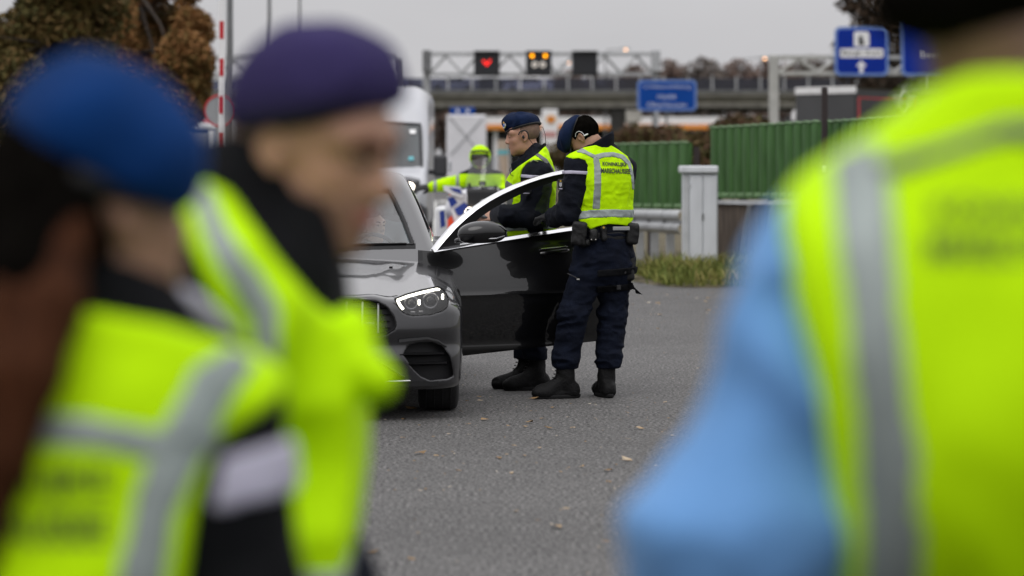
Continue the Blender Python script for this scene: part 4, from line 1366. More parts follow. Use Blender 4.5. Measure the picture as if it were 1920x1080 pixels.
HEAD = cpoly([(740, 561), (760, 553), (790, 545), (820, 538.5), (830, 543), (837, 552), (840.5, 563), (839, 575), (829, 584), (806, 591), (772, 592.5), (759, 589), (748, 579)])
GRIL_R = cpoly([(660, 562), (690, 563), (709, 566), (727, 577), (739, 596), (742.5, 610), (738, 619), (724, 627), (695, 631.5), (660, 633)])
GRIL = [(0, GRIL_R[0][1])] + GRIL_R + [(0, GRIL_R[-1][1])]
GRILLE = GRIL[1:-1] + [(0, GRIL_R[-1][1] - .003)] + mir(GRIL[1:-1])[::-1] + [(0, GRIL_R[0][1] + .002)]
INTK = cpoly([(766, 648), (785, 643), (810, 642), (829, 650), (842, 668), (848, 690), (849, 706), (838, 711), (806, 713.5), (789, 706), (776, 694), (768, 684), (763, 674), (756, 665)])
LOW = cpoly([(650, 678), (690, 679), (708, 683), (726, 693), (742, 703), (757, 710), (760, 714), (650, 716)])
LOWP = [(.0, LOW[0][1] + .003)] + LOW + [(.0, LOW[-1][1])]
LOWER = LOW + [(0, LOW[-1][1] - .002)] + mir(LOW)[::-1] + [(0, LOW[0][1] + .002)]

res = .0085
lo = (-.99, -.93, .13); hi = (.99, 1.12, 1.05)
ax = axes(lo, hi, res)
X, Y, Z = ax[0][:, None, None], ax[1][None, :, None], ax[2][None, None, :]
Fb = body_f(X, Y, Z).astype(np.float32)
def cut(F, poly, depth, k=.004):
    pd = poly_sd(poly, X[:, :, 0], Z[0, 0][None, :])[:, None, :]
    d = CarShape.front(X, Z) + depth - Y           # >0 in front of the recess floor
    return np.maximum(F, -np.maximum(pd, -d * .9)).astype(np.float32)
for pl, dp in ((HEAD, .10), (mir(HEAD), .10), (GRILLE, .06), (INTK, .09), (mir(INTK), .09), (LOWER, .08)):
    Fb = cut(Fb, pl, dp)
# engine bay / wheel wells
for s in (-1, 1):
    wh = np.sqrt((Y - 0) ** 2 + (Z - .345) ** 2) - .375
    wh = np.maximum(wh, -(X * s - .62))
    Fb = np.maximum(Fb, -wh)
# hollow inside
Fb = np.maximum(Fb, -np.maximum(body_f(X, Y, Z) + .14, .2 - Y))
def car_solid(name, F, ax, material, parent=CAR, custom=True, **kw):
    V, Q, N = nets(F, ax)
    return mesh_obj(name, cw(V), Q, material, parent, smooth=True, normals=(N @ CR.T) if custom else None, **kw)
car_solid('front_body', Fb, ax, 'car_paint')
def surf_z(x, y):
    a_, b_ = .4, 1.1
    for _ in range(30):
        m_ = (a_ + b_) / 2
        if float(body_f(np.float64(x), np.float64(y), np.float64(m_))) < 0: a_ = m_
        else: b_ = m_
    return a_
for s in (1, -1):
    sl_pts = []
    for gx_ in np.linspace(0, .56, 15):
        yy = -.775 + .09 * (gx_ / .55) ** 2 + 2.2 * max(gx_ - .50, 0) ** 1.5
        sl_pts.append(cw((s * gx_, yy, surf_z(gx_, yy) - .0015)))
    m = MB(); m.tube(sl_pts, .0038, 6); m.build('bonnet_shut_line', 'trim_black', CAR, smooth=True)
    sl_pts = [cw((s * (.775 + .03 * t), -.40 + 1.25 * t, surf_z(.775 + .03 * t, -.40 + 1.25 * t) - .0015)) for t in np.linspace(0, 1, 16)]
    m = MB(); m.tube(sl_pts, .0035, 6); m.build('bonnet_shut_line', 'trim_black', CAR, smooth=True)

# recess linings, lamps, grille
def patch(poly, depth, res_=.02, hole=None):
    """surface following the nose, depth behind it"""
    pl = np.array(poly)
    xs = np.arange(pl[:, 0].min(), pl[:, 0].max(), res_); zs = np.arange(pl[:, 1].min(), pl[:, 1].max(), res_)
    pts = [Vector(p) for p in poly]; n = len(pts)
    gx_, gz_ = np.meshgrid(xs, zs); g = np.stack([gx_.ravel(), gz_.ravel()], 1)
    sd = poly_sd(poly, g[:, 0], g[:, 1])
    pts += [Vector(p) for p in g[sd < -res_ * .4]]
    r = delaunay_2d_cdt(pts, [(i, (i + 1) % n) for i in range(n)], [list(range(n))], 1, 1e-6)
    V2 = np.array([v[:] for v in r[0]]); Fs = [tuple(f) for f in r[2]]
    V = np.stack([V2[:, 0], CarShape.front(V2[:, 0], V2[:, 1]) + depth, V2[:, 1]], 1)
    return V, Fs
def car_patch(name, poly, depth, material, parent=CAR, **kw):
    V, Fs = patch(poly, depth)
    return mesh_obj(name, cw(V), Fs, material, parent, smooth=True, **kw)
def shrink(poly, d):
    pl = np.array(poly); c = pl.mean(0)
    return [tuple(p + (c - p) / np.linalg.norm(c - p) * d) for p in pl]
car_patch('grille_back', shrink(GRILLE, -.01), .052, 'black_matte')
car_patch('lower_intake_back', shrink(LOWER, -.01), .07, 'black_matte')
def on_nose(x, z, d=0.0):
    return cw((x, float(CarShape.front(x, z)) + d, z))
def strip_on_nose(mb, pts, r, d=0.0, n=6):
    mb.tube([on_nose(x, z, d) for x, z in pts], r, n)
zg0, zg1 = GRIL_R[-1][1], GRIL_R[0][1]
for i in range(-5, 6):
    x = i * .0905 + (.0 if i else 0)
    top = zg1 - .012 - .16 * max(0, abs(x) - .38) ; bot = zg0 + .012 + .10 * max(0, abs(x) - .34)
    m = MB()
    m.tube([on_nose(x, bot, .02), on_nose(x, (top + bot) / 2, .012), on_nose(x, top, .02)], .0065, 8)
    m.build('grille_bar', 'satin_chrome', CAR, smooth=True)
m = MB(); strip_on_nose(m, GRILLE + [GRILLE[0]], .006, .004); m.build('grille_surround', 'trim_black', CAR, smooth=True)
for k in range(6):
    z = zg0 + .015 + (zg1 - zg0 - .03) * k / 5
    m = MB(); m.tube([on_nose(x, z, .045) for x in np.linspace(-.52, .52, 15)], .003, 4); m.build('grille_mesh', 'trim_black', CAR)
bx_, bz_ = car_px(692, 605.5)
text_flat('grille_badge', 'AMG', .062, .014, on_nose(bx_, bz_, -.004), 'chrome', CAR, u=tuple(cw((1, 0, 0)) - cw((0, 0, 0))), bold=.02)
m = MB(); m.box(on_nose(bx_ - .045, bz_, -.002), (.03, .003, .004)); m.build('grille_badge', 'chrome', CAR)
star = on_nose(0, (zg0 + zg1) / 2, -.012)
m = MB(); m.ring(star, .085, .007, (0, 1, 0), 28, 8)
for a in (90, 210, 330):
    m.tube([star, star + .085 * np.array([math.cos(R_(a)), 0, math.sin(R_(a))])], [.012, .004], 6)
m.build('star_emblem', 'chrome', CAR, smooth=True)

for s in (1, -1):
    hd_poly = HEAD if s > 0 else mir(HEAD)
    hl = car_patch('headlight', shrink(hd_poly, -.004), .085, 'trim_black')
    car_patch('lens', hd_poly, .004, 'lamp_glass', hl)
    m = MB(); strip_on_nose(m, hd_poly + [hd_poly[0]], .0045, .006); m.build('lamp_seal', 'trim_black', hl, smooth=True)
    pts = [car_px(756, 580.5), car_px(750, 573), car_px(745, 563.5)]
    top = [car_px(745, 563.5), car_px(765, 556), (car_px(793, 548.5)), car_px(815, 543.5), car_px(824, 542.5)]
    for seq in (pts, top):
        sq = [(x * s, z) for x, z in seq]
        m = MB(); m.tube([on_nose(x, z, .018) for x, z in sq], .0078, 8); m.build('light_guide', 'drl', hl, smooth=True)
    for (px_, py_, rr) in ((771, 569, .036), (807, 565, .042)):
        x, z = car_px(px_, py_)
        c0 = on_nose(x * s, z, .055)
        m = MB(); m.ring(c0, rr, .008, (0, 1, .1), 24, 8); m.build('reflector_ring', 'lamp_chrome', hl, smooth=True)
        blob('projector', [el(c0 + np.array([0, .012, 0]), (rr * .85, .02, rr * .85))], .006, MATS['black_gloss'], hl)
    for (px_, py_) in ((786, 567.5), (830, 557)):
        x, z = car_px(px_, py_)
        MB().box(on_nose(x * s, z, .022), (.014, .012, .034), bev=.004).build('lamp_element', 'drl', hl)
    for (px_, py_) in ((774, 587), (789, 586)):
        x, z = car_px(px_, py_)
        MB().box(on_nose(x * s, z, .03), (.03, .01, .016), bev=.004).build('lamp_element', 'lamp_chrome', hl)
    # side intake: lining, fins and blade trim
    ip = INTK if s > 0 else mir(INTK)
    it = car_patch('side_intake', shrink(ip, -.01), .08, 'black_matte')
    for a, b in (((750, 665.5), (832, 664)), ((766, 683), (838, 681.5))):
        xa_, za_ = car_px(*a); xb2, zb2 = car_px(*b)
        m = MB()
        xs = np.linspace(xa_, xb2, 8)
        secs = []
        for x in xs:
            z = za_ + (zb2 - za_) * (x - xa_) / (xb2 - xa_)
            t = (x - xa_) / (xb2 - xa_)
            yf = float(CarShape.front(x, z))
            h = .008 + .004 * math.sin(t * 3.1)
            secs.append([cw((x * s, yf - .008, z)), cw((x * s, yf + .012, z + h)), cw((x * s, yf + .075, z + h * .6)), cw((x * s, yf + .075, z - h)), cw((x * s, yf + .012, z - h))])
        m.loft(secs); m.build('fin', 'trim_black', it, smooth=True)
    bl = cpoly([(748, 639.5), (775, 636.5), (801, 634), (822, 639), (838, 650)])
    secs = []
    for i, (x, z) in enumerate(bl):
        yf = float(CarShape.front(x, z)); t = i / (len(bl) - 1)
        h = .009 * (1 - .6 * t)
        secs.append([cw((x * s, yf - .012, z + h)), cw((x * s, yf - .014, z - h)), cw((x * s, yf + .01, z - h * 1.4)), cw((x * s, yf + .01, z + h * 1.4))])
    m = MB(); m.loft(secs); m.build('blade_trim', 'black_gloss', CAR, smooth=True)
    br = cpoly([(690, 673), (708, 677), (728, 688), (745, 699), (758, 707)])
    m = MB(); m.tube([on_nose(x * s, z, -.004) for x, z in br], .008, 8); m.build('intake_trim', 'black_gloss', CAR, smooth=True)
lp = [car_px(660, 716.5), car_px(700, 716), car_px(740, 715), car_px(769, 714)]
m = MB(); m.tube([on_nose(-x, z, -.012) for x, z in lp[::-1]] + [on_nose(x, z, -.012) for x, z in lp], .0055, 8); m.build('splitter_strip', 'chrome', CAR, smooth=True)
m = MB()
xs = np.linspace(-.80, .80, 25)
m.loft([[on_nose(x, .20, -.012), on_nose(x, .225, -.004), cw((x, float(CarShape.front(x, .2)) + .2, .215)), cw((x, float(CarShape.front(x, .2)) + .2, .18))] for x in xs])
m.build('splitter', 'trim_black', CAR, smooth=True)

# wheels
def wheel(x, y, rad=.345, wd=.245):
    m = MB()
    prof = [(-.5, .72), (-.5, .86), (-.46, .95), (-.40, .99), (-.2, 1.0), (.2, 1.0), (.40, .99), (.46, .95), (.5, .86), (.5, .72)]
    secs = []
    for i in range(41):
        a = 2 * math.pi * i / 40
        secs.append([cw((x + u * wd, y + rad * r * math.cos(a), rad + rad * r * math.sin(a))) for u, r in prof])
    m.loft(secs, close=True, cap=False)
    rt_ = m.build('wheel', 'tyre', CAR, smooth=True)
    for u in (-.3, -.1, .1, .3):
        m = MB(); m.ring(cw((x + u * wd, y, rad)), rad * 1.0, .004, tuple(cw((1, 0, 0)) - cw((0, 0, 0))), 40, 4); m.build('tread_rib', 'tyre', rt_)
    m = MB()
    sd = 1 if x > 0 else -1
    hub = cw((x + sd * .1, y, rad))
    for k in range(10):
        a = 2 * math.pi * k / 10
        m.tube([hub, cw((x + sd * .105, y + .25 * math.cos(a), rad + .25 * math.sin(a)))], [.03, .016], 6)
    m.ring(hub, .25, .014, tuple(cw((1, 0, 0)) - cw((0, 0, 0))), 32, 6)
    m.build('rim', 'rim', rt_, smooth=True)
for x in (.80, -.80):
    wheel(x, 0.0); wheel(x, 2.87)
MB().box(cw((0, .1, .27)), (1.3, .25, .12)).build('underbody', 'black_matte', CAR)

# cabin shell: pillars, roof, screen opening
def hull(x, y, z):
    axx = np.abs(x)
    wnd = (1.005 + .012 - (y - 0.0) * 0)      # placeholder keeps broadcasting simple
    # windscreen plane from (y .86, z .93) to (y 1.72, z 1.33)
    ysc = .80 + .10 * (axx / .7) ** 2
    f1 = ((z - .93) * .90 - (y - ysc) * .435) / 1.0
    side = axx - (.80 - .42 * np.maximum(z - .90, 0) - .06 * np.maximum(z - 1.2, 0))
    top = z - (1.445 - .03 * (axx / .55) ** 2 - .075 * ((y - 2.1) / 1.2) ** 2)
    rear = (y - 3.75) * .6 + (z - .95) * .9
    f = smax(f1, top, .10)
    f = smax(f, side, .05)
    f = smax(f, rear, .1)
    return smax(f, .80 - z, .01)
res = .011
ax = axes((-.9, .7, .76), (.9, 4.0, 1.5), res)
X, Y, Z = ax[0][:, None, None], ax[1][None, :, None], ax[2][None, None, :]
H = hull(X, Y, Z).astype(np.float32)
Fc = np.maximum(H, -(H + .045))
def scr_px(px, py):
    """photo pixel -> (x,z) on the windscreen"""
    y = 1.2
    for _ in range(6):
        q = wc(P(px, py, CY + y)); y = .80 + .10 * (q[0] / .7) ** 2 + (q[2] - .93) * .90 / .435
    return (q[0], q[2])
edge = [scr_px(776, 460), scr_px(770, 445), scr_px(758, 412), scr_px(744, 381), scr_px(730, 356)]
SCREEN = edge + [(0, edge[-1][1] + .012)] + [(-x, z) for x, z in edge[::-1]] + [(0, edge[0][1] - .01)]
pd = poly_sd(SCREEN, X[:, :, 0], Z[0, 0][None, :])[:, None, :]
Fc = np.maximum(Fc, -np.maximum(pd, Y - 2.2))
# side window openings (one long daylight opening per side), rear window
WIN = [(1.15, .99), (1.85, 1.30), (2.4, 1.345), (3.0, 1.27), (3.25, 1.0)]
pw = poly_sd(WIN, Y[0, :, 0][:, None], Z[0, 0][None, :])[None, :, :]
Fc = np.maximum(Fc, -np.maximum(pw, -(np.abs(X) - .3)))
RW = [(-.5, 1.0), (-.42, 1.28), (.42, 1.28), (.5, 1.0)]
prw = poly_sd(RW, X[:, :, 0], Z[0, 0][None, :])[:, None, :]
Fc = np.maximum(Fc, -np.maximum(prw, 2.9 - Y))
car_solid('cabin', Fc.astype(np.float32), ax, 'car_paint')
def screen_patch(poly, d):
    poly = list(poly)
    n = len(poly); pl = np.array(poly)
    pts = [Vector(p) for p in poly]
    g = np.array([(a, b) for a in np.arange(pl[:, 0].min(), pl[:, 0].max(), .06) for b in np.arange(pl[:, 1].min(), pl[:, 1].max(), .05)])
    g = g[poly_sd(poly, g[:, 0], g[:, 1]) < -.02]
    pts += [Vector(p) for p in g]
    r = delaunay_2d_cdt(pts, [(i, (i + 1) % n) for i in range(n)], [list(range(n))], 1, 1e-6)
    V2 = np.array([v[:] for v in r[0]])
    yy = .80 + .10 * (V2[:, 0] / .7) ** 2 + (V2[:, 1] - .93) * .90 / .435 + d
    return np.stack([V2[:, 0], yy, V2[:, 1]], 1), [tuple(f) for f in r[2]]
V, Fs = screen_patch(shrink(SCREEN, -.015), .02)
wsn = mesh_obj('windscreen', cw(V), Fs, 'wind_glass', CAR, smooth=True)
def scr3(x, z, d=0.0):
    return cw((x, .80 + .10 * (x / .7) ** 2 + (z - .93) * .90 / .435 + d, z))
m = MB(); sc_in = shrink(SCREEN, .006)
m.tube([scr3(x, z, .004) for x, z in sc_in + [sc_in[0]]], .013, 6); m.build('screen_seal', 'trim_black', wsn, smooth=True)
m = MB(); zb = edge[0][1]
m.loft([[scr3(x, zb + .012, -.006), scr3(x, zb - .014, -.01), cw((x, .80 + .1 * (x / .7) ** 2 - .045, .908 - .05 * (x / .7) ** 2)), cw((x, .80 + .1 * (x / .7) ** 2 - .045, .86 - .05 * (x / .7) ** 2)), cw((x, .80 + .1 * (x / .7) ** 2 + .1, .85))] for x in np.linspace(-.66, .66, 19)])
m.build('cowl', 'trim_black', CAR, smooth=True)
for x0_, x1_ in ((.60, .02), (-.05, -.62)):
    m = MB(); m.tube([scr3(x, zb + .004 + .012 * abs(x), -.022) for x in np.linspace(x0_, x1_, 8)], .007, 6); m.build('wiper', 'trim_black', CAR, smooth=True)
nz = wc(P(733, 491, 18.35))
MB().box(cw((nz[0], nz[1], float(CarShape.hood(nz[0], nz[1])) + .003)), (.022, .02, .008), bev=.003).build('washer_nozzle', 'trim_black', CAR)

# rear of the body, sills, interior
axr = axes((-.99, 1.05, .15), (.99, 4.2, 1.05), .022)
X, Y, Z = axr[0][:, None, None], axr[1][None, :, None], axr[2][None, None, :]
fr_ = np.abs(X) - (.94 - .16 * np.maximum(Z - .6, 0) ** 1.1 - .2 * np.maximum(Y - 3.2, 0) ** 2 - .2 * np.maximum(.4 - Z, 0) ** 2)
fr_ = smax(fr_, Y - 4.08, .15)
fr_ = smax(fr_, Z - (.96 - .04 * np.maximum(Y - 3.2, 0)), .06)
fr_ = np.maximum(fr_, .2 - Z)
fr_ = np.maximum(fr_, 1.10 - Y)
for s in (-1, 1):
    wh = np.maximum(np.sqrt((Y - 2.87) ** 2 + (Z - .345) ** 2) - .375, -(X * s - .62))
    fr_ = np.maximum(fr_, -wh)
# cabin tub and the driver's door opening
tub = np.maximum(np.maximum(np.abs(X) - .74, .34 - Z), np.maximum(1.2 - Y, Y - 3.3))
fr_ = np.maximum(fr_, -tub)
dor = np.maximum(np.maximum(.6 - X, .32 - Z), np.maximum(1.12 - Y, Y - 2.2))
fr_ = np.maximum(fr_, -dor)
car_solid('rear_body', fr_.astype(np.float32), axr, 'car_paint')
MB().box(cw((0, 1.45, .80)), (1.4, .5, .18), bev=.06).build('dashboard', 'interior', CAR, smooth=True)
sw_c = cw((.37, 1.62, .86))
m = MB(); m.ring(sw_c, .17, .014, (0, .92, .4), 28, 8)
for a in (0, 90, 180):
    m.tube([sw_c, sw_c + .17 * np.array([math.cos(R_(a)), -.35 * math.sin(R_(a)), -.9 * math.sin(R_(a))])], .014, 6)
m.build('steering_wheel', 'interior', CAR, smooth=True)
for x in (.37, -.37):
    st = blob('seat', [bx(cw((x, 2.15, .50)), (.24, .26, .09), CR, .05, .05), bx(cw((x, 2.5, .80)), (.23, .07, .33), CR @ Rx(-14), .06, .05)], .02, MATS['interior_grey'], CAR)
    blob('headrest', [bx(cw((x, 2.58, 1.19)), (.13, .05, .09), CR, .04, .03)], .015, MATS['interior_grey'], st)
mirr = blob('rear_view_mirror', [bx(cw((0, 1.62, 1.26)), (.11, .02, .035), CR, .015)], .01, MATS['trim_black'], CAR)
MB().tube([cw((0, 1.64, 1.28)), cw((0, 1.60, 1.33))], .01, 6).build('stalk', 'trim_black', mirr)
MB().box(cw((-.18, 1.63, 1.13)), (.05, .004, .05)).build('toll_tag', 'white_paint', CAR)

# ------------------------------------------------------------------ the open door
HP = np.array([-.455, 18.61]); TP = np.array([.550, 19.19])
DU = TP - HP; DL = np.linalg.norm(DU); DU /= DL; DN = np.array([DU[1], -DU[0]])      # towards the camera
def dpix(px, py):
    """photo pixel -> (u,z) on the door plane"""
    k = (px - 960) / F_PX
    # HP+u*DU = (k*Y, Y)
    u = (k * HP[1] - HP[0]) / (DU[0] - k * DU[1])
    Yw = HP[1] + u * DU[1]
    return (u, CAM_H - (py - HOR) * Yw / F_PX)
def bulge(u, z):
    z = np.asarray(z, float)
    lowr = -.30 * np.maximum(.64 - z, 0) ** 1.35 - .035 * np.exp(-((z - .40) / .07) ** 2) * 0
    uppr = -.42 * np.maximum(np.minimum(z, .99) - .66, 0) ** 1.25
    glass = np.where(z > .99, -.05 * (z - .99), 0)
    return .03 + lowr + uppr + glass + .010 * np.exp(-((z - .655) / .012) ** 2) + .014 * np.exp(-((z - .31) / .03) ** 2)
def d3(u, z, off=0.0):
    b_ = bulge(u, z) + off
    q = HP + DU * u + DN * b_
    return np.array([q[0], q[1], z])
SK = [dpix(800, 470), dpix(823, 472), dpix(870, 464.5), dpix(950, 453), dpix(1070, 434), dpix(1122, 427), dpix(1128, 470), dpix(1127, 560), dpix(1122, 640), dpix(1000, 653), dpix(866, 669), dpix(838, 672), dpix(800, 600)]
def door_patch(poly, off, res_=.022):
    n = len(poly); pl = np.array(poly)
    pts = [Vector(p) for p in poly]
    g = np.array([(a, b) for a in np.arange(pl[:, 0].min(), pl[:, 0].max(), res_ * 2) for b in np.arange(pl[:, 1].min(), pl[:, 1].max(), res_)])
    g = g[poly_sd(poly, g[:, 0], g[:, 1]) < -.006]
    pts += [Vector(p) for p in g]
    r = delaunay_2d_cdt(pts, [(i, (i + 1) % n) for i in range(n)], [list(range(n))], 1, 1e-6)
    V2 = np.array([v[:] for v in r[0]])
    return np.array([d3(a, b, off) for a, b in V2]), [tuple(f)[::-1] for f in r[2]], V2, n
V, Fs, V2, nb = door_patch(SK, 0, .014)
# close the door with an inner skin and a rim
Vi = np.array([d3(a, b, -.12 if b < .9 else -.06) for a, b in V2]); N0 = len(V)
Fs2 = [tuple(i + N0 for i in f)[::-1] for f in Fs]
rim_ = [(i, (i + 1) % nb, (i + 1) % nb + N0, i + N0) for i in range(nb)]
DOOR = mesh_obj('door', np.vstack([V, Vi]), Fs + Fs2 + rim_, 'car_paint_shaded', CAR, smooth=True, sharp=35)
OUT = [dpix(*p) for p in ((819, 470), (836, 451), (860, 424), (880, 406), (900, 390.5), (925, 374), (950, 360.5), (975, 349), (1000, 339), (1025, 330.5), (1050, 324), (1080, 318), (1110, 317), (1128, 323), (1132, 345), (1126, 428))]
def inset(k): return [dpix(*p) for p in k]
MID = inset(((829, 470), (845, 454), (868, 429), (888, 411), (907, 396), (931, 380), (955, 367), (979, 356), (1003, 346.5), (1027, 338.5), (1051, 332), (1080, 326.5), (1107, 325.5), (1121, 331), (1124, 348), (1119, 429)))
INN = inset(((852, 468), (866, 452), (884, 433), (901, 418), (917, 405), (938, 391), (960, 379), (983, 367.5), (1006, 357.5), (1029, 348.5), (1052, 341), (1079, 336), (1102, 335), (1112, 340), (1114, 353), (1109, 431)))
def band(name, A_, B_, off, th, material, offb=None):
    secs = []
    ob = off if offb is None else offb
    for a, b in zip(A_, B_):
        secs.append([d3(*a, off), d3(*b, ob), d3(*b, ob - th), d3(*a, off - th)])
    m_ = MB(); m_.loft(secs); return m_.build(name, material, DOOR, smooth=True, sharp=40)
MID = [(a[0] * .38 + b[0] * .62, a[1] * .38 + b[1] * .62) for a, b in zip(OUT, MID)]
band('window_chrome', OUT, MID, -.004, .03, 'chrome', .016)
band('window_frame', [((a[0] + b[0] * 0), a[1]) for a, b in zip(MID, INN)], INN, .0, .05, 'trim_black')
belt = [dpix(*p) for p in ((819, 473), (867, 465), (950, 452.5), (1010, 443), (1070, 434), (1124, 427))]
belt2 = [dpix(*p) for p in ((819, 467.5), (867, 459.5), (950, 447), (1010, 437.5), (1070, 428.5), (1124, 421.5))]
band('belt_chrome', belt, belt2, .020, .03, 'chrome', .004)
wnp = INN[:] + [dpix(1109, 431), dpix(1010, 444), dpix(950, 453), dpix(867, 466)]
V, Fs, _, _ = door_patch([p for i, p in enumerate(INN)] + [dpix(1010, 440), dpix(950, 450)], -.02, .05)
mesh_obj('window_glass', V, Fs, glass_mat('side_glass', (.97, .98, .98), .8, .96, .03), DOOR, smooth=True)
fr_tri = [dpix(*p) for p in ((838, 466), (852, 451), (872, 430), (876, 440), (872, 459))]
V, Fs, _, _ = door_patch(fr_tri, .002, .03); mesh_obj('sail_panel', V, Fs, 'trim_black', DOOR, smooth=True)
hu, hz_ = dpix(1046, 474)
hb = d3(hu, hz_, .02)
hdn = np.array([[DU[0], -DN[0], 0], [DU[1], -DN[1], 0], [0, 0, 1]])
m = MB(); m.tube([d3(hu - .11, hz_ - .003, .01), d3(hu - .08, hz_, .03), d3(hu + .06, hz_ + .012, .032), d3(hu + .1, hz_ + .014, .012)], [.010, .013, .013, .01], 8); m.build('handle', 'car_paint_shaded', DOOR, smooth=True)
m = MB(); m.tube([d3(hu - .10, hz_ + .026, .012), d3(hu + .1, hz_ + .04, .012)], .004, 6); m.build('handle_strip', 'chrome', DOOR, smooth=True)
# door mirror
mc = P(907, 436, 18.55)
mirror = blob('mirror', [el(mc, (.148, .085, .073), .03, Rz(12)), el(mc + np.array([-.07, 0, -.02]), (.085, .07, .05), .05, Rz(12)), rc(mc + np.array([-.09, .02, -.035]), mc + np.array([-.165, .09, -.06]), .03, .024, .03)], .008, MATS['black_gloss'], DOOR,
              fn=lambda F, X, Y, Z, ax: smax(F, -(Z - (mc[2] - .068)), .02))
m = MB()
m.tube([P(912, 448, 18.49), P(930, 447.5, 18.475), P(946, 442.5, 18.515)], [.004, .006, .005], 6); m.build('indicator', 'lamp_chrome', mirror, smooth=True)

# ================================================================== white van
VX, VY = P(803, 0, 45)[0] - 1.02, 45.0
VAN = root('van', (VX, VY, 0), 'white delivery van with lit headlight behind the saloon car', 'van')
mat('van_white', (.47, .48, .51), .35, coat=.4, var=.03, vscale=2)
mat('van_plastic', (.03, .03, .034), .6, var=.15)
glass_mat('van_glass', (.75, .85, .88), 1.0, .55)
def vz(py): return zpx(py, VY)
def sect(y, hw, z0, z1, r=.12, n=5):
    out = []
    for cx_2, cz_2, a0 in ((hw - r, z1 - r, 0), (-hw + r, z1 - r, 90), (-hw + r * .5, z0 + r * .5, 180), (hw - r * .5, z0 + r * .5, 270)):
        rr = r if a0 in (0, 90) else r * .5
        for i in range(n + 1):
            a = R_(a0 + 90 * i / n); out.append((VX + cx_2 + rr * math.cos(a), VY + y, cz_2 + rr * math.sin(a)))
    return out
m = MB()
m.loft([sect(-.02, .86, .62, .98, .1), sect(.06, .95, .56, 1.10, .13), sect(.25, .99, .5, 1.22, .13), sect(.55, 1.0, .45, 1.33, .13), sect(.72, 1.0, .4, 1.40, .13),
        sect(1.0, 1.0, .4, 1.80, .16), sect(1.3, .99, .4, 2.25, .22), sect(1.5, .98, .4, 2.46, .3), sect(1.75, .97, .4, 2.58, .3), sect(2.2, .97, .4, 2.64, .26), sect(5.4, .97, .4, 2.64, .24), sect(5.5, .94, .45, 2.6, .22)])
m.build('body', 'van_white', VAN, smooth=True, sharp=50)
# windscreen: follows the rake, a little proud
def vs_pt(x, z):
    y = np.interp(z, [1.40, 1.80, 2.25, 2.46], [.72, 1.0, 1.3, 1.5]) - .02
    return (VX + x, VY + float(y) - .035, z)
xs = np.linspace(-.9, .9, 13)
zr0, zr1 = vz(314), vz(230)
V = [vs_pt(x * (1 - .06 * (z - 1.4)), z - .02 * (abs(x)) ** 3) for z in np.linspace(zr0, zr1, 7) for x in xs]
Fs = [(j * 13 + i, j * 13 + i + 1, (j + 1) * 13 + i + 1, (j + 1) * 13 + i) for j in range(6) for i in range(12)]
mat('van_screen', (.045, .055, .062), .12, spec=.35)
ws = mesh_obj('windscreen', V, Fs, 'van_screen', VAN, smooth=True)
m = MB(); bd = [V[i] for i in range(13)] + [V[j * 13 + 12] for j in range(1, 7)] + [V[6 * 13 + i] for i in range(11, -1, -1)] + [V[j * 13] for j in range(5, 0, -1)]
m.tube(bd + [bd[0]], .025, 6); m.build('screen_seal', 'van_plastic', ws, smooth=True)
for (px_, py_, sz) in ((773.5, 247, .08), (772, 297, .07)):
    q = P(px_, py_, VY + 1.0); MB().box(vs_pt(q[0] - VX, q[2]) - np.array([0, .02, 0]), (sz * 1.2, .006, sz), R=Rx(-35)).build('screen_sticker', 'teal' if py_ > 260 else 'white_paint', ws)
m = MB(); q0 = P(757, 186, VY + 1.9); m.tube([q0, q0 + np.array([.0, .05, -.05]), P(757, 160, VY + 2.0)], [.02, .012, .006], 6); m.build('aerial', 'van_plastic', VAN)
for s in (-1, 1):
    m = MB(); m.tube([(VX + s * .35, VY + .66, 1.36), (VX - .15 + s * .15, VY + .70, 1.37)], .014, 6); m.build('wiper', 'van_plastic', VAN)
    hlx = P(769, 350, VY)[0] - VX
    hl = blob('headlight', [bx((VX + s * hlx, VY + .06, vz(352)), (.13, .08, .16), Ry(s * 12), .05)], .012, MATS['lamp_chrome'], VAN)
    MB().disc((VX + s * (hlx - .0), VY - .035, vz(350)), .058, (0, 1, 0), 16, .03).build('beam_lamp', 'lamp_white', hl, smooth=True)
    bm = MB(); bm.loft([[(VX + s * u, VY + .18, .95), (VX + s * (u + .06), VY + .3, .95), (VX + s * (u + .06), VY + .34, 1.18), (VX + s * u, VY + .2, 1.2)] for u in (.9, .93)])
    mirv = blob('mirror', [bx((VX + s * 1.18, VY + .95, vz(311)), (.105, .06, .165), I3, .05), rc((VX + s * 1.12, VY + .95, vz(325)), (VX + s * .98, VY + 1.05, vz(322)), .03, .04)], .015, MATS['van_plastic'], VAN)
    MB().box((VX + s * 1.33, VY + .95, vz(312)), (.05, .1, .17), bev=.02).build('mirror_repeater', 'van_white', mirv)
    for y in (.85, 4.4):
        MB().disc((VX + s * .86, VY + y, .34), .34, (1, 0, 0), 28, .22).build('wheel', 'tyre', VAN, smooth=True)
m = MB()
m.loft([sect(-.10, .84, .26, .78, .1), sect(-.02, .96, .22, .84, .12), sect(.3, 1.005, .22, .84, .12), sect(.55, 1.005, .25, .7, .12)]); m.build('bumper', 'van_plastic', VAN, smooth=True, sharp=50)
MB().box((VX, VY - .05, .93), (.9, .06, .2), bev=.03).build('grille', 'van_plastic', VAN)
MB().box((VX, VY - .125, .5), (.52, .02, .11), bev=.01).build('licence_plate', mat('plate_yellow', (.8, .55, .03), .5), VAN)
for s in (-1, 1):
    MB().disc((VX + s * .72, VY - .07, .45), .06, (0, 1, 0), 14, .04).build('fog_lamp', 'lamp_chrome', VAN, smooth=True)

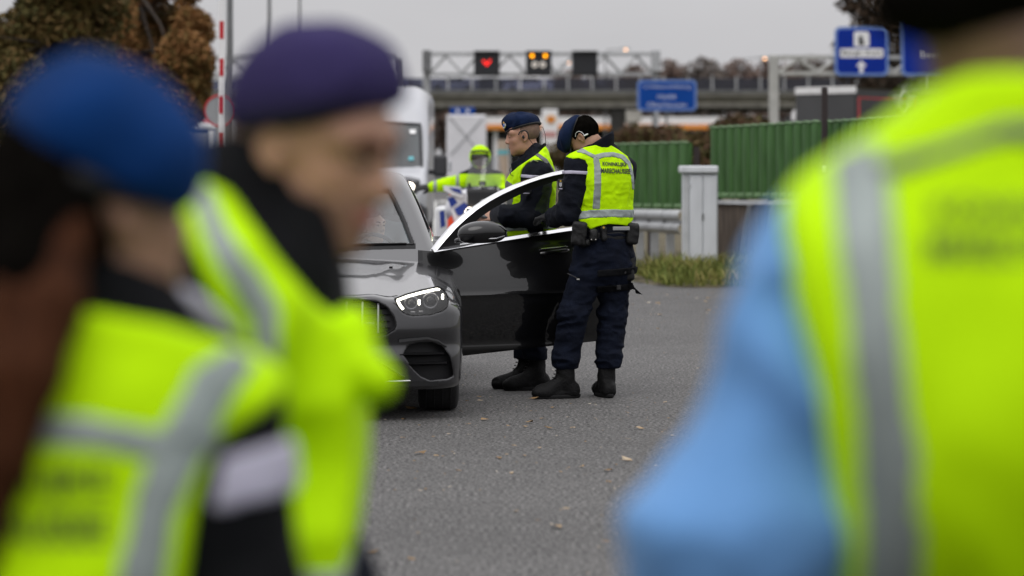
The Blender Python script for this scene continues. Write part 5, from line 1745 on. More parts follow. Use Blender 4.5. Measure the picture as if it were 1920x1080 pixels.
# ================================================================== parked vehicles at the left
def far_front_car(px, Y, col, label, name='car', cat='car', h=1.45, lit=False, wd=1.8):
    x = xpx(px, Y)
    rt = root(name, (x, Y, 0), label, cat)
    m_ = MB()
    def s_(y, hw, z0, z1, r):
        out = []
        for cx_2, cz_2, a0 in ((hw - r, z1 - r, 0), (-hw + r, z1 - r, 90), (-hw + r, z0 + r, 180), (hw - r, z0 + r, 270)):
            for i in range(4):
                a = R_(a0 + 30 * i); out.append((x + cx_2 + r * math.cos(a), Y + y, cz_2 + r * math.sin(a)))
        return out
    W = wd / 2
    m_.loft([s_(0, W * .85, .3, .66, .1), s_(.1, W * .97, .22, .74, .12), s_(.5, W, .2, .84, .1), s_(1.1, W, .2, h * .64, .1), s_(3.9, W, .2, h * .64, .1), s_(4.2, W * .93, .3, h * .6, .1)])
    m_.build('body', col, rt, smooth=True, sharp=50)
    m_ = MB(); m_.loft([s_(1.05, W * .88, h * .62, h * .66, .02), s_(1.75, W * .74, h * .62, h, .1), s_(3.0, W * .72, h * .62, h, .12), s_(3.8, W * .8, h * .62, h * .68, .03)]); m_.build('cabin', 'kiosk_glass', rt, smooth=True)
    for s in (-1, 1):
        MB().box((x + s * W * .68, Y + .03, .64), (.3, .1, .13), bev=.04).build('headlight', 'lamp_white' if lit else 'lamp_chrome', rt)
        for y in (.8, 3.4):
            MB().disc((x + s * W * .9, Y + y, .32), .32, (1, 0, 0), 18, .2).build('wheel', 'tyre', rt, smooth=True)
    MB().box((x, Y - .01, .52), (W * .9, .05, .14), bev=.02).build('grille', 'van_plastic', rt)
    return rt
far_front_car(470, 64, 'car_silver', 'silver car with a lit headlight behind the man in the purple beret', lit=True)
rt = root('service_van', (xpx(372, 78), 78, 0), 'blue and white van with a red roof stripe right of the blue beret', 'van')
xa = xpx(360, 78)
m = MB(); m.loft([[(xa - .95, 78, .4), (xa + .62, 78, .4), (xa + .62, 82, .4), (xa - .95, 82, .4)], [(xa - .95, 78, 1.45), (xa + .62, 78, 1.45), (xa + .62, 82, 1.45), (xa - .95, 82, 1.45)], [(xa - .85, 78.5, 2.25), (xa + .54, 78.5, 2.25), (xa + .54, 82, 2.25), (xa - .85, 82, 2.25)]]); m.build('body', mat('van_blue', (.05, .09, .22), .4), rt)
MB().box((xa + .2, 78.45, 2.34), (.75, .3, .14), bev=.03).build('light_bar', 'white_paint', rt)
MB().box((xa + .2, 78.45, 2.45), (.7, .26, .07), bev=.03).build('roof_stripe', 'red_paint', rt)
MB().box((xa + .5, 77.97, 1.5), (.14, .05, 1.4)).build('pillar', 'white_paint', rt)
MB().box((xa - .2, 78.05, 1.8), (1.2, .3, .6), R=Rx(-30)).build('windscreen', 'kiosk_glass', rt)
for s in (-.75, .45):
    MB().disc((xa + s, 78.8, .34), .34, (1, 0, 0), 18, .2).build('wheel', 'tyre', rt, smooth=True)
# small warning beacon box with an orange lamp near the trailer
rt = root('traffic_cone', (xpx(852, 100), 100, 0), 'orange traffic cone by the white box trailer', 'traffic cone')
xc = xpx(852, 100)
MB().tube([(xc, 100, .04), (xc, 100, .75)], [.19, .03], 14).build('cone', mat('cone_orange', (.8, .12, .03), .5), rt, smooth=True)
MB().tube([(xc, 100, .35), (xc, 100, .5)], [.128, .095], 14).build('band', 'white_paint', rt, smooth=True)
MB().box((xc, 100, .02), (.42, .42, .04)).build('foot', 'black_rubber', rt)

# ================================================================== police motorcycle
MY = 37.0
def mp_(px, py, dy=0.0): return P(px, py, MY + dy)
BIKE = root('motorcycle', (mp_(885, 0)[0], MY, 0), 'white, blue and orange striped police motorcycle with tall screen', 'motorcycle')
mat('bike_white', (.72, .72, .76), .35, coat=.4)
mat('bike_blue', (.01, .035, .25), .35, coat=.4)
mat('bike_red', (.75, .07, .02), .4, coat=.4)
glass_mat('bike_screen', (.86, .88, .92), 1.0, .82)
bxm = mp_(888, 0)[0]
m = MB(); m.ring((bxm, MY - .1, .31), .26, .065, (1, .1, 0), 28, 10); wh = m.build('front_wheel', 'tyre', BIKE, smooth=True)
m = MB(); m.ring((bxm, MY + 1.5, .31), .26, .08, (1, .1, 0), 28, 10); m.build('rear_wheel', 'tyre', BIKE, smooth=True)
for yy in (-.1, 1.5):
    m = MB(); m.ring((bxm, MY + yy, .31), .19, .02, (1, .1, 0), 24, 6)
    for k in range(6):
        a = k * math.pi / 3; m.tube([(bxm, MY + yy, .31), (bxm, MY + yy + .19 * math.cos(a), .31 + .19 * math.sin(a))], .015, 5)
    m.build('rim', 'rim', wh if yy < 0 else BIKE, smooth=True)
for s in (-1, 1):
    MB().tube([(bxm + s * .1, MY - .1, .31), (bxm + s * .1, MY + .25, .95)], .028, 8).build('fork', 'galv_dark', BIKE, smooth=True)
blob('front_mudguard', [el((bxm, MY - .08, .42), (.10, .3, .22), .03)], .02, MATS['bike_white'], BIKE, fn=lambda F, X, Y, Z, ax: np.maximum(np.maximum(F, -(F + .03)), .5 - Z))
fair = blob('fairing', [el((bxm, MY + .2, .86), (.36, .3, .30), .08), el((bxm, MY + .45, .62), (.33, .5, .22), .08), el((bxm, MY + .0, .98), (.24, .2, .16), .06)], .02, MATS['bike_white'], BIKE)
# the blue and white striped right fairing wing that shows at the photo's left
def panel(name, pts, dy, material, th=.03, parent=BIKE):
    a = [mp_(x, y, dy) for x, y in pts]
    m_ = MB(); n = len(a)
    V_ = a + [q + np.array([0, th, 0]) for q in a]
    m_.add(V_, [tuple(range(n))[::-1], tuple(range(n, 2 * n))] + [(k, (k + 1) % n, (k + 1) % n + n, k + n) for k in range(n)])
    return m_.build(name, material, parent)
panel('wing_panel', [(831, 348), (862, 350), (870, 362), (868, 372), (850, 366), (832, 357)], -.22, 'bike_white', .16)
panel('wing_stripe', [(843, 351.5), (863, 354.5), (866, 364), (850, 358)], -.235, 'bike_blue', .012)
panel('side_panel', [(838, 368), (870, 362), (884, 370), (896, 398), (890, 420), (868, 432), (856, 428), (848, 400)], -.16, 'bike_white', .2)
panel('side_stripe', [(839, 372), (850, 369), (858, 380), (846, 389)], -.18, 'bike_blue', .015)
panel('side_stripe', [(852, 392), (872, 378), (888, 376), (891, 388), (874, 392), (866, 404), (858, 404)], -.18, 'bike_blue', .015)
panel('lower_stripe', [(839, 412), (847, 404), (852, 420), (848, 438), (839, 436)], -.2, 'bike_red', .1)
panel('lower_stripe', [(853, 428), (866, 416), (872, 424), (862, 438), (852, 440)], -.2, 'bike_red', .1)
panel('wing_panel', [(934, 352), (916, 352), (908, 366), (910, 376), (926, 370), (938, 360)], -.22, 'bike_white', .16)
panel('side_panel', [(940, 372), (912, 368), (898, 398), (908, 430), (930, 428), (938, 400)], -.16, 'bike_white', .2)
panel('side_stripe', [(934, 378), (918, 374), (908, 392), (930, 396)], -.18, 'bike_blue', .015)
panel('lower_stripe', [(936, 398), (912, 400), (914, 416), (936, 412)], -.2, 'bike_red', .05)
blob('dashboard', [bx(mp_(905, 372, -.24), (.19, .10, .12), I3, .05, .04), rc(mp_(880, 360, -.2), mp_(880, 345, -.2), .035, .02, .03), rc(mp_(929, 362, -.2), mp_(930, 349, -.2), .035, .02, .03), el(mp_(908, 398, -.2), (.15, .14, .14), .06)], .014, MATS['black_matte'], BIKE)
MB().disc(mp_(905, 378, -.36), .02, (0, 1, 0), 10, .03).build('badge', 'white_paint', BIKE)
MB().box(mp_(904.5, 344, -.30), (.085, .06, .055), bev=.012).build('display', 'black_matte', BIKE)
MB().box(mp_(904.5, 345, -.338), (.05, .006, .022)).build('display_screen', 'sign_grey', BIKE)
hl = blob('headlight', [el(mp_(884, 398, -.26), (.085, .05, .05), .02)], .012, MATS['lamp_chrome'], BIKE)
MB().disc(mp_(881, 398, -.36), .055, (0, 1, 0), 16, .03).build('beam_lamp', 'lamp_white', hl, smooth=True)
hl = blob('headlight', [el(mp_(924, 398, -.26), (.085, .05, .05), .02)], .012, MATS['lamp_chrome'], BIKE)
V = []; nu = 9; pts_l = [(872, 372), (873, 345), (878, 318), (886, 300)]; pts_r = [(934, 372), (940, 345), (942, 318), (936, 290)]
V = []
for (a, b) in zip(pts_l, pts_r):
    for i in range(nu):
        t = i / (nu - 1); q = mp_(a[0] + (b[0] - a[0]) * t, a[1] + (b[1] - a[1]) * t, -.30 + .16 * (2 * t - 1) ** 2 + (372 - a[1]) / 300)
        V.append(q)
Fs = [(j * nu + i, j * nu + i + 1, (j + 1) * nu + i + 1, (j + 1) * nu + i) for j in range(3) for i in range(nu - 1)]
mesh_obj('windscreen', V, Fs, 'bike_screen', BIKE, smooth=True)
MB().tube([mp_(846, 358, .1), mp_(880, 352, .05), mp_(928, 352, .05), mp_(944, 358, .1)], .02, 8).build('handlebar', 'black_matte', BIKE, smooth=True)
blob('seat', [bx((bxm, MY + .95, .84), (.17, .45, .06), I3, .05)], .025, MATS['black_matte'], BIKE)
for s in (-1, 1):
    blob('pannier', [bx((bxm + s * .36, MY + 1.35, .66), (.14, .3, .24), I3, .06)], .025, MATS['bike_white'], BIKE)
    MB().tube([(bxm + s * .14, MY + .4, .5), (bxm + s * .3, MY + .55, .38)], .02, 6).build('footpeg', 'galv_dark', BIKE)
blob('engine', [bx((bxm, MY + .5, .45), (.28, .25, .16), I3, .06)], .025, MATS['galv_dark'], BIKE)
panel('crash_bar_light', [(824, 396), (833, 394), (835, 424), (826, 428)], -.05, 'bike_blue', .14)
# ================================================================== people
mat('skin', (.44, .235, .16), .5, var=.10, vscale=22, sss=.08, bump=.08, bscale=180)
mat('skin_tan', (.33, .18, .115), .5, var=.10, vscale=22, sss=.08, bump=.08, bscale=180)
mat('skin_shaded', (.15, .08, .05), .55, var=.1, vscale=20)  # skin darkened: the shade on the neck is put into the colour
mat('skin_pale', (.50, .33, .25), .5, var=.08, vscale=22, sss=.08)
mat('stubble', (.17, .105, .075), .75, var=.18, vscale=60, bump=.3, bscale=300)
mat('hair_black', (.004, .0035, .003), .6, var=.3, vscale=40, bump=.6, bscale=110, stretch=(1, 1, .35), spec=.0)
mat('hair_brown', (.052, .018, .0075), .7, var=.5, vscale=30, bump=.6, bscale=70, stretch=(3, 3, .3), spec=.08)
mat('beret_blue', (.0035, .0105, .037), .9, var=.25, vscale=9, bump=.35, bscale=120, spec=.2)
mat('beret_sky', (.0008, .026, .118), .9, var=.2, vscale=8, bump=.3, bscale=90, spec=.15)
mat('beret_purple', (.032, .024, .088), .9, var=.2, vscale=8, bump=.3, bscale=90, spec=.15)
mat('leather_black', (.005, .005, .0055), .55, bump=.2, bscale=120, spec=.35)
mat('navy', (.0045, .0058, .011), .85, var=.3, vscale=14, bump=.45, bscale=160, spec=.18)
mat('navy_trouser', (.0045, .0068, .0155), .9, var=.3, vscale=12, bump=.45, bscale=150, spec=.15)
mat('black_cloth', (.0035, .0038, .005), .9, var=.25, vscale=14, bump=.4, bscale=140, spec=.15)
mat('boot_black', (.0045, .0045, .005), .7, var=.3, vscale=20, bump=.5, bscale=70, spec=.22)
mat('boot_grey', (.009, .009, .0095), .8, spec=.25)
mat('light_blue', (.11, .27, .55), .85, var=.12, vscale=7, bump=.25, bscale=60, sheen=.1)
mat('white_tape', (.42, .40, .50), .5, var=.06, vscale=20)
mat('badge_silver', (.6, .58, .55), .3, metal=.8)
mat('badge_gold', (.65, .40, .08), .3, metal=.8)
mat('badge_blue', (.05, .12, .38), .5)
mat('patch_black', (.006, .007, .010), .8)
mat('eye_white', (.55, .52, .5), .2)
mat('eye_dark', (.012, .009, .007), .15)
mat('lip', (.34, .15, .12), .45)

def hivis(name, col, mesh=260):
    m = bpy.data.materials.new(name); m.use_nodes = True
    t = m.node_tree; b = t.nodes['Principled BSDF']
    b.inputs['Roughness'].default_value = .7
    b.inputs['Specular IOR Level'].default_value = .1
    tcn = t.nodes.new('ShaderNodeTexCoord')
    n = t.nodes.new('ShaderNodeTexNoise'); n.inputs['Scale'].default_value = 9; n.inputs['Detail'].default_value = 4
    t.links.new(tcn.outputs['Object'], n.inputs['Vector'])
    r = t.nodes.new('ShaderNodeValToRGB')
    r.color_ramp.elements[0].position = .3; r.color_ramp.elements[1].position = .7
    r.color_ramp.elements[0].color = (*[c * .9 for c in col], 1); r.color_ramp.elements[1].color = (*col, 1)
    t.links.new(n.outputs[0], r.inputs[0]); t.links.new(r.outputs[0], b.inputs['Base Color'])
    wv = t.nodes.new('ShaderNodeTexWave'); wv.bands_direction = 'Z'; wv.inputs['Scale'].default_value = mesh / 6.0
    wv.inputs['Distortion'].default_value = .6
    t.links.new(tcn.outputs['Object'], wv.inputs['Vector'])
    bp = t.nodes.new('ShaderNodeBump'); bp.inputs['Strength'].default_value = .35; bp.inputs['Distance'].default_value = .004
    t.links.new(wv.outputs[0], bp.inputs['Height']); t.links.new(bp.outputs[0], b.inputs['Normal'])
    MATS[name] = m
hivis('hivis', (.53, .90, .0))
mat('reflective', (.27, .31, .30), .5, metal=.25, var=.10, vscale=30, bump=.15, bscale=200)
mat('reflective_dark', (.12, .125, .12), .55, metal=.2, var=.1, vscale=30)

def hd(c, R, v, s=1.0):
    return np.asarray(c) + (np.asarray(R) @ (np.asarray(v, float) * s))
def Rhead(yaw, pitch=0.0, tilt=0.0):
    return Rz(yaw) @ Rx(-pitch) @ Ry(tilt)

def head_prims(c, R, s=1.0, jaw=1.0, nose=1.0):
    def E(v, r, k=.02, Q=I3): return el(hd(c, R, v, s), np.array(r) * s, k * s, R @ Q)
    def C(a, b, ra, rb, k=.012): return rc(hd(c, R, a, s), hd(c, R, b, s), ra * s, rb * s, k * s)
    p = [E((0, -.014, .028), (.077, .098, .083), .03),
         E((0, .030, -.03), (.062, .066, .082), .035),
         E((0, .022, -.082), (.054 * jaw, .056, .036), .04),
         E((0, .071, -.104), (.021 * jaw, .018, .018), .03),
         C((.05, .06, .026), (-.05, .06, .026), .021, .021, .02),
         C((0, .087, .014), (0, .101 + .004 * nose, -.024), .0085, .0105, .012),
         E((0, .102 + .005 * nose, -.0305), (.0105, .0115, .009), .010),
         E((.0125, .097, -.035), (.008, .010, .0075), .008), E((-.0125, .097, -.035), (.008, .010, .0075), .008),
         E((.042, .056, -.028), (.018, .016, .018), .025), E((-.042, .056, -.028), (.018, .016, .018), .025),
         E((0, .089, -.061), (.016, .0095, .006), .007), E((0, .0875, -.0705), (.014, .0095, .0065), .007),
         ('sub', E((0, .102, -.0657), (.014, .005, .0011), .002)),
         ('sub', E((.031, .094, .001), (.0165, .013, .0105), .014)), ('sub', E((-.031, .094, .001), (.0165, .013, .0105), .014)),
         E((.031, .0755, .0), (.0135, .0125, .0115), .004), E((-.031, .0755, .0), (.0135, .0125, .0115), .004)]
    for sd in (-1, 1):
        Q = Rz(sd * 22) @ Rx(-8)
        p += [E((sd * .0775, -.012, -.012), (.0075, .020, .031), .008, Q), E((sd * .075, -.006, -.036), (.007, .011, .012), .008),
              ('sub', E((sd * .0865, -.008, -.010), (.007, .011, .019), .006, Q)),
              E((sd * .0785, .006, -.014), (.005, .006, .008), .004)]
    return p

def face_parts(parent, c, R, s=1.0, brow='hair_black', eyes=True, lids=False):
    for sd in (-1, 1):
        m = MB(); m.tube([hd(c, R, (sd * .052, .076, .022), s), hd(c, R, (sd * .036, .0885, .0275), s), hd(c, R, (sd * .015, .092, .0215), s)], [.003 * s, .0048 * s, .004 * s], 6)
        m.build('eyebrow', brow, parent, smooth=True)
        if eyes:
            ey = blob('eye', [el(hd(c, R, (sd * .031, .0785, -.001), s), np.array((.0105, .0105, .0072)) * s, .01, R)], .003 * s, MATS['eye_white'], parent)
            MB().disc(hd(c, R, (sd * .031, .0885, -.001), s), .0048 * s, R @ np.array([0, 1, 0]), 10, .002 * s).build('iris', 'eye_dark', ey)
        m = MB(); m.tube([hd(c, R, (sd * .046, .078, -.001), s), hd(c, R, (sd * .031, .0895, .0055 if eyes else -.004), s), hd(c, R, (sd * .017, .084, -.001), s)], .0016 * s, 5)
        m.build('lash_line', 'eye_dark', parent)
    blob('lips', [el(hd(c, R, (0, .0915, -.061), s), np.array((.0135, .0095, .0048)) * s, .004, R), el(hd(c, R, (0, .0905, -.0705), s), np.array((.012, .0092, .005)) * s, .004, R)], .003 * s, MATS['lip'], parent)

def beret(parent, c, R, s=1.0, material='beret_blue', res=.006, puff=1.0, side=1, badge=True, tilt=0):
    def E(v, r, k=.03, Q=I3): return el(hd(c, R, v, s), np.array(r) * s, k * s, R @ Q)
    Q = Ry(side * tilt)
    pr = [E((0, -.012, .080), (.094, .109, .054 * puff), .03, Rx(6)), E((0, .040, .086), (.072, .062, .044 * puff), .04), E((side * .055, .0, .060), (.072, .090, .045), .04),
          E((0, -.012, .052), (.086, .107, .03), .02)]
    def clip(F, X, Y, Z, ax):
        wrinkle(F, ax, .010, 13 / s, (1.6, 1.6, .6), seed=2.0)
        n = R @ np.array([0, .10, 1.0]); n = n / np.linalg.norm(n); o = hd(c, R, (0, 0, .036), s)
        pl = -((X - o[0]) * n[0] + (Y - o[1]) * n[1] + (Z - o[2]) * n[2])
        return smax(F, pl, .012)
    b = blob('beret', pr, res, MATS[material], parent, fn=clip)
    m = MB(); pts = []
    for i in range(37):
        a = 2 * math.pi * i / 36
        y = .110 * math.sin(a) - .013
        pts.append(hd(c, R, (.0885 * math.cos(a), y, .037 - .10 * y), s))
    m.tube(pts, .0065 * s, 6, cap=False); m.build('leather_band', 'leather_black', b, smooth=True)
    if badge:
        q = hd(c, R, (-side * .042, .101, .066), s); ax_ = R @ np.array([-side * .42, .9, .25])
        MB().disc(q, .017 * s, ax_, 14, .006 * s).build('badge', 'badge_silver', b, smooth=True)
        MB().disc(q + ax_ * .004, .009 * s, ax_, 10, .006 * s).build('badge_centre', 'badge_blue', b, smooth=True)
        MB().disc(q + R @ np.array([0, 0, .02 * s]), .006 * s, ax_, 8, .007 * s).build('badge_crown', 'badge_gold', b, smooth=True)
    return b

def hand_prims(w, d, n, side, curl=.5, s=1.0, g=0.0):
    """w wrist, d direction of the fingers, n back-of-hand normal"""
    d = np.asarray(d, float); d /= np.linalg.norm(d); n = np.asarray(n, float); n -= d * (n @ d); n /= np.linalg.norm(n)
    a = np.cross(d, n) * side           # towards the thumb
    Rr = np.stack([a, d, n], 1)
    w = np.asarray(w, float)
    pr = [el(w + d * .048 * s, (.040 * s + g, .052 * s + g, .016 * s + g), .015, Rr)]
    for i, (off, L) in enumerate(((.028, .074), (.010, .082), (-.009, .077), (-.027, .060))):
        b = w + d * .088 * s + a * off * s
        c1 = curl * .9
        d1 = d * math.cos(c1) - n * math.sin(c1); d2 = d * math.cos(c1 * 2.2) - n * math.sin(c1 * 2.2)
        m1 = b + d1 * L * .5 * s; e1 = m1 + d2 * L * .5 * s
        pr += [rc(b - d * .02 * s, m1, .0092 * s + g, .0085 * s + g, .006), rc(m1, e1, .0085 * s + g, .0072 * s + g, .004)]
    t0 = w + d * .028 * s + a * .030 * s
    t1 = t0 + (d * .55 + a * .6 - n * .5) * .042 * s; t2 = t1 + (d * .9 + a * .1 - n * .35) * .032 * s
    pr += [rc(t0, t1, .0125 * s + g, .0105 * s + g, .012), rc(t1, t2, .0105 * s + g, .0085 * s + g, .006)]
    return pr

def torso_prims(J, g=0.0, w=1.0):
    y = J['yaw']
    return [ec(J['hipc'], J['waist'], .155 * w + g, .148 * w + g, .72, y, .06), ec(J['waist'], J['chest'], .148 * w + g, .172 * w + g, .68, y, .06),
            ec(J['chest'], J['neckb'] - np.array([0, 0, .10]), .172 * w + g, .14 * w + g, .60, y, .06),
            rc(J['shL'], J['shR'], .062 + g, .062 + g, .05), rc(J['neckb'] - np.array([0, 0, .05]), J['neckb'], .075 + g, .058 + g, .05)]
def arm_prims(J, sd, g=0.0, w=1.0):
    return [rc(J['sh' + sd], J['el' + sd], (.060 * w + g), (.046 * w + g), .03), rc(J['el' + sd], J['wr' + sd], .046 * w + g, .033 * w + g, .02)]
def leg_prims(J, sd, g=0.0):
    return [rc(J['hip' + sd], J['kn' + sd], .088 + g, .062 + g, .04), rc(J['kn' + sd], J['an' + sd], .062 + g, .045 + g, .03)]
def foot_prims(J, sd, g=0.0):
    a = J['an' + sd].copy(); d = J['toe' + sd]
    a0 = np.array([a[0], a[1], .045]); t0 = a0 + np.array([d[0], d[1], 0]) * .17
    return [rc(a, a0 + np.array([0, 0, .02]), .045 + g, .042 + g, .02), rc(a0 - np.array([d[0], d[1], 0]) * .04, t0 + np.array([0, 0, -.012]), .040 + g, .030 + g, .03)]

def body_mesh(parent, J, hc, hR, res, material, hs_=1.0, hands=(), legs=True, **kw):
    pr = torso_prims(J, -.02)
    for sd in 'LR':
        pr += arm_prims(J, sd, -.012)
        if legs:
            pr += leg_prims(J, sd, -.012) + foot_prims(J, sd, -.012)
    pr += hands
    nb = hd(hc, hR, (0, -.03, -.07), hs_)
    pr += [rc(J['neckb'], nb, .056 * hs_, .052 * hs_, .03)]
    pr += head_prims(hc, hR, hs_, **kw)
    return blob('body', pr, res, MATS[material], parent)

def boot(parent, J, sd, top, res=.006):
    a = J['an' + sd]; d = np.array([*J['toe' + sd], 0.0]); d /= np.linalg.norm(d)
    s_ = np.array([-d[1], d[0], 0])
    a0 = np.array([a[0], a[1], 0.0])
    R = np.stack([s_, d, np.array([0, 0, 1.0])], 1)
    pr = [rc(np.array([a[0], a[1], top]), a0 + np.array([0, 0, .09]), .058, .050, .03), el(a0 + d * .075 + np.array([0, 0, .045]), (.044, .14, .055), .03, R),
          el(a0 + d * .155 + np.array([0, 0, .038]), (.045, .072, .036), .03, R), rc(a0 + np.array([0, 0, .13]), a0 + d * .12 + np.array([0, 0, .055]), .042, .03, .03), el(a0 - d * .045 + np.array([0, 0, .05]), (.046, .05, .055), .03, R)]
    def f(F, X, Y, Z, ax):
        wrinkle(F, ax, .006, 16, seed=3)
        return np.maximum(smax(F, .012 - Z, .006), Z - top)
    b = blob('boot', pr, res, MATS['boot_black'], parent, fn=f)
    pr2 = [el(a0 + d * .06 + np.array([0, 0, .02]), (.0475, .164, .06), .02, R)]
    blob('sole', pr2, res, MATS['boot_grey'], b, fn=lambda F, X, Y, Z, ax: np.maximum(np.maximum(F, -Z), Z - .026))
    m = MB()
    for k in range(6):
        z = .085 + k * .021; q = a0 + d * (.095 - k * .009) + np.array([0, 0, z + .006])
        m.tube([q + s_ * .026, q + d * .008, q - s_ * .026], .0035, 5)
    m.build('lace', 'leather_black', b)
    return b

def cloth(name, prims, res, material, parent, clip=None, clipY=None, wr=((.008, 14, (1, 1, 1.6)),), extra=None, strips=(), pad=.05, keep=False, k=.006):
    """garment from inflated body volumes, cut to an outline; strips are proud pieces of it"""
    lo, hi = prims_bounds(prims, pad)
    ax = axes(lo, hi, res)
    F = field(prims, ax)
    for i, (a, sc_, st) in enumerate(wr):
        F = wrinkle(F, ax, a, sc_, st, seed=3.7 * i + sc_)
    X, Y, Z = ax[0][:, None, None], ax[1][None, :, None], ax[2][None, None, :]
    G = F
    if extra is not None:
        G = extra(G, X, Y, Z, ax)
    if clip is not None:
        pd = poly_sd(ppoly(clip, clipY), X[:, :, 0], Z[0, 0][None, :]).astype(np.float32)[:, None, :]
        G = smax(G, pd, k)
    o = solid(name, G.astype(np.float32), ax, MATS[material], parent)
    for (nm, poly, sm, front) in strips:
        pd = poly_sd(ppoly(poly, clipY), X[:, :, 0], Z[0, 0][None, :]).astype(np.float32)[:, None, :]
        S = np.maximum(G - .0035, pd)
        if front is not None:
            S = np.maximum(S, Y - front)
        solid(nm, S.astype(np.float32), ax, MATS[sm], o)
    return o

# ------------------------------------------------------------------ officer with his back to the camera
Y0 = 18.88
def q2(px, py, dy=0.0): return P(px, py, Y0 + dy)
O2 = root('person', (q2(1100, 0)[0], Y0, 0), 'officer seen from behind in lettered yellow vest, head bent', 'person')
J = dict(yaw=30, hipc=q2(1134, 478), waist=q2(1133, 425), chest=q2(1130, 345), neckb=q2(1122, 284, .02),
         shL=q2(1084, 313, -.09), shR=q2(1165, 316, .12), elL=q2(1066, 398, -.10), wrL=q2(1040, 408, .10), elR=q2(1160, 400, .24), wrR=q2(1130, 405, .36),
         hipL=q2(1108, 480, -.03), hipR=q2(1155, 482, .05), knL=q2(1076, 590, -.05), knR=q2(1148, 590, .06), anL=q2(1060, 690, -.03), anR=q2(1137, 690, .05),
         toeL=np.array([-.93, -.36]), toeR=np.array([-.25, .95]))
for k_ in 'LR':
    J['an' + k_][2] = .16
hc2, hR2 = q2(1093, 257, .02), Rhead(68, 42, 0)
hands = hand_prims(J['wrL'], (-.7, .5, .05), (0, -.3, 1), 1, .5) + hand_prims(J['wrR'], (-.8, .3, 0), (0, .2, 1), -1, .5)
body_mesh(O2, J, hc2, hR2, .006, 'skin_tan', 1.06, hands)
# hair
def hair_clip(c, R, s, y_lim, z_lim, amp=.006):
    def f(F, X, Y, Z, ax):
        wrinkle(F, ax, amp, 32, (1, 1, .5), seed=1)
        o = np.asarray(c)
        ly = (X - o[0]) * R[0][1] + (Y - o[1]) * R[1][1] + (Z - o[2]) * R[2][1]
        lz = (X - o[0]) * R[0][2] + (Y - o[1]) * R[1][2] + (Z - o[2]) * R[2][2]
        return np.maximum(F, smax(smin(ly - y_lim * s, -(lz - .055 * s), .01), -(lz - (z_lim * s)) - (ly * -.25), .01))
    return f
blob('hair', [el(hd(hc2, hR2, (0, -.020, .026), 1.06), (.0865, .108, .094), .02, hR2)], .006, MATS['hair_black'], O2, fn=hair_clip(hc2, hR2, 1.06, .030, -.060))
beret(O2, hd(hc2, hR2, (0, .012, -.004)), hR2 @ Rx(-30), 1.06, 'beret_blue', .006, .8, side=-1)
# earpiece
for sd in (-1,):
    m = MB(); m.tube(cr([hd(hc2, hR2, v, 1.06) for v in ((sd * .086, .010, .012), (sd * .090, -.008, .024), (sd * .092, -.030, .018), (sd * .092, -.040, -.004), (sd * .090, -.038, -.024))]), .0016, 6)
    m.build('earpiece', 'white_paint', O2, smooth=True)
    m = MB(); m.tube([hd(hc2, hR2, (sd * .092, -.035, -.022), 1.06), hd(hc2, hR2, (sd * .088, -.060, -.030), 1.06)], .0045, 8); m.build('earpiece', 'white_paint', O2, smooth=True)
# trousers
zb = .195
def tr_clip(F, X, Y, Z, ax):
    return np.maximum(smax(F, (zb - .012) - Z, .02), Z - 1.045)
pr = [ec(J['hipc'] - np.array([0, 0, .03]), J['waist'], .188, .168, .76, 30, .06), rc(J['hipL'], J['knL'], .112, .088, .05), rc(J['knL'], q2(1061, 672, -.03), .088, .078, .03), rc(q2(1061, 668, -.03), q2(1061, 688, -.03), .082, .07, .02),
      rc(J['hipR'], J['knR'], .112, .086, .05), rc(J['knR'], q2(1142, 672, .05), .086, .080, .03), rc(q2(1142, 668, .05), q2(1140, 688, .05), .083, .07, .02)]
tm = lambda p: .35 + .65 * np.clip(np.exp(-((p[:, 2] - .52) / .10) ** 2) + np.exp(-((p[:, 2] - .24) / .09) ** 2) + .6 * np.exp(-((p[:, 2] - .80) / .08) ** 2), 0, 1)
lo, hi = prims_bounds(pr, .05); ax = axes(lo, hi, .006); F = field(pr, ax)
F = wrinkle(F, ax, .017, 9, (1, 1, 2.3), seed=2, mask=tm); F = wrinkle(F, ax, .005, 20, (1, 1, 1.6), seed=7)
X, Y, Z = ax[0][:, None, None], ax[1][None, :, None], ax[2][None, None, :]
trs = solid('trousers', tr_clip(F, X, Y, Z, ax).astype(np.float32), ax, MATS['navy_trouser'], O2)
m = MB(); m.tube([q2(1064, 513, -.155), q2(1073, 517, -.165), q2(1084, 523, -.165)], .004, 6); m.build('zip', 'black_matte', trs)
MB().box(q2(1084, 523.5, -.172), (.018, .006, .008)).build('zip_pull', 'badge_silver', trs)
# drop-leg straps
for (pa, pb) in ((503, 516), (534, 546)):
    z1, z0 = q2(0, pa)[2], q2(0, pb)[2]
    S = np.maximum(np.maximum(F - .012, np.abs(Z - (z0 + z1) / 2 + (X - q2(1150, 0)[0]) * -.06) - (z1 - z0) / 2), -(X - q2(1119, 0)[0]))
    solid('thigh_strap', S.astype(np.float32), ax, MATS['black_cloth'], O2)
m = MB()
st = [q2(1178, 535, .0), q2(1186, 536, -.03), q2(1193, 542, -.03), q2(1198, 551, -.02)]
secs = []
for i, q in enumerate(st):
    dz = np.array([0, 0, .02]) if i < 2 else np.array([-.012, 0, .012])
    if i == 3: dz = np.array([-.02, 0, .004])
    secs.append([q + dz + np.array([0, .02, 0]), q + dz - np.array([0, .02, 0]), q - dz - np.array([0, .02, 0]), q - dz + np.array([0, .02, 0])])
m.loft(secs); m.build('strap_end', 'black_cloth', O2, smooth=True)
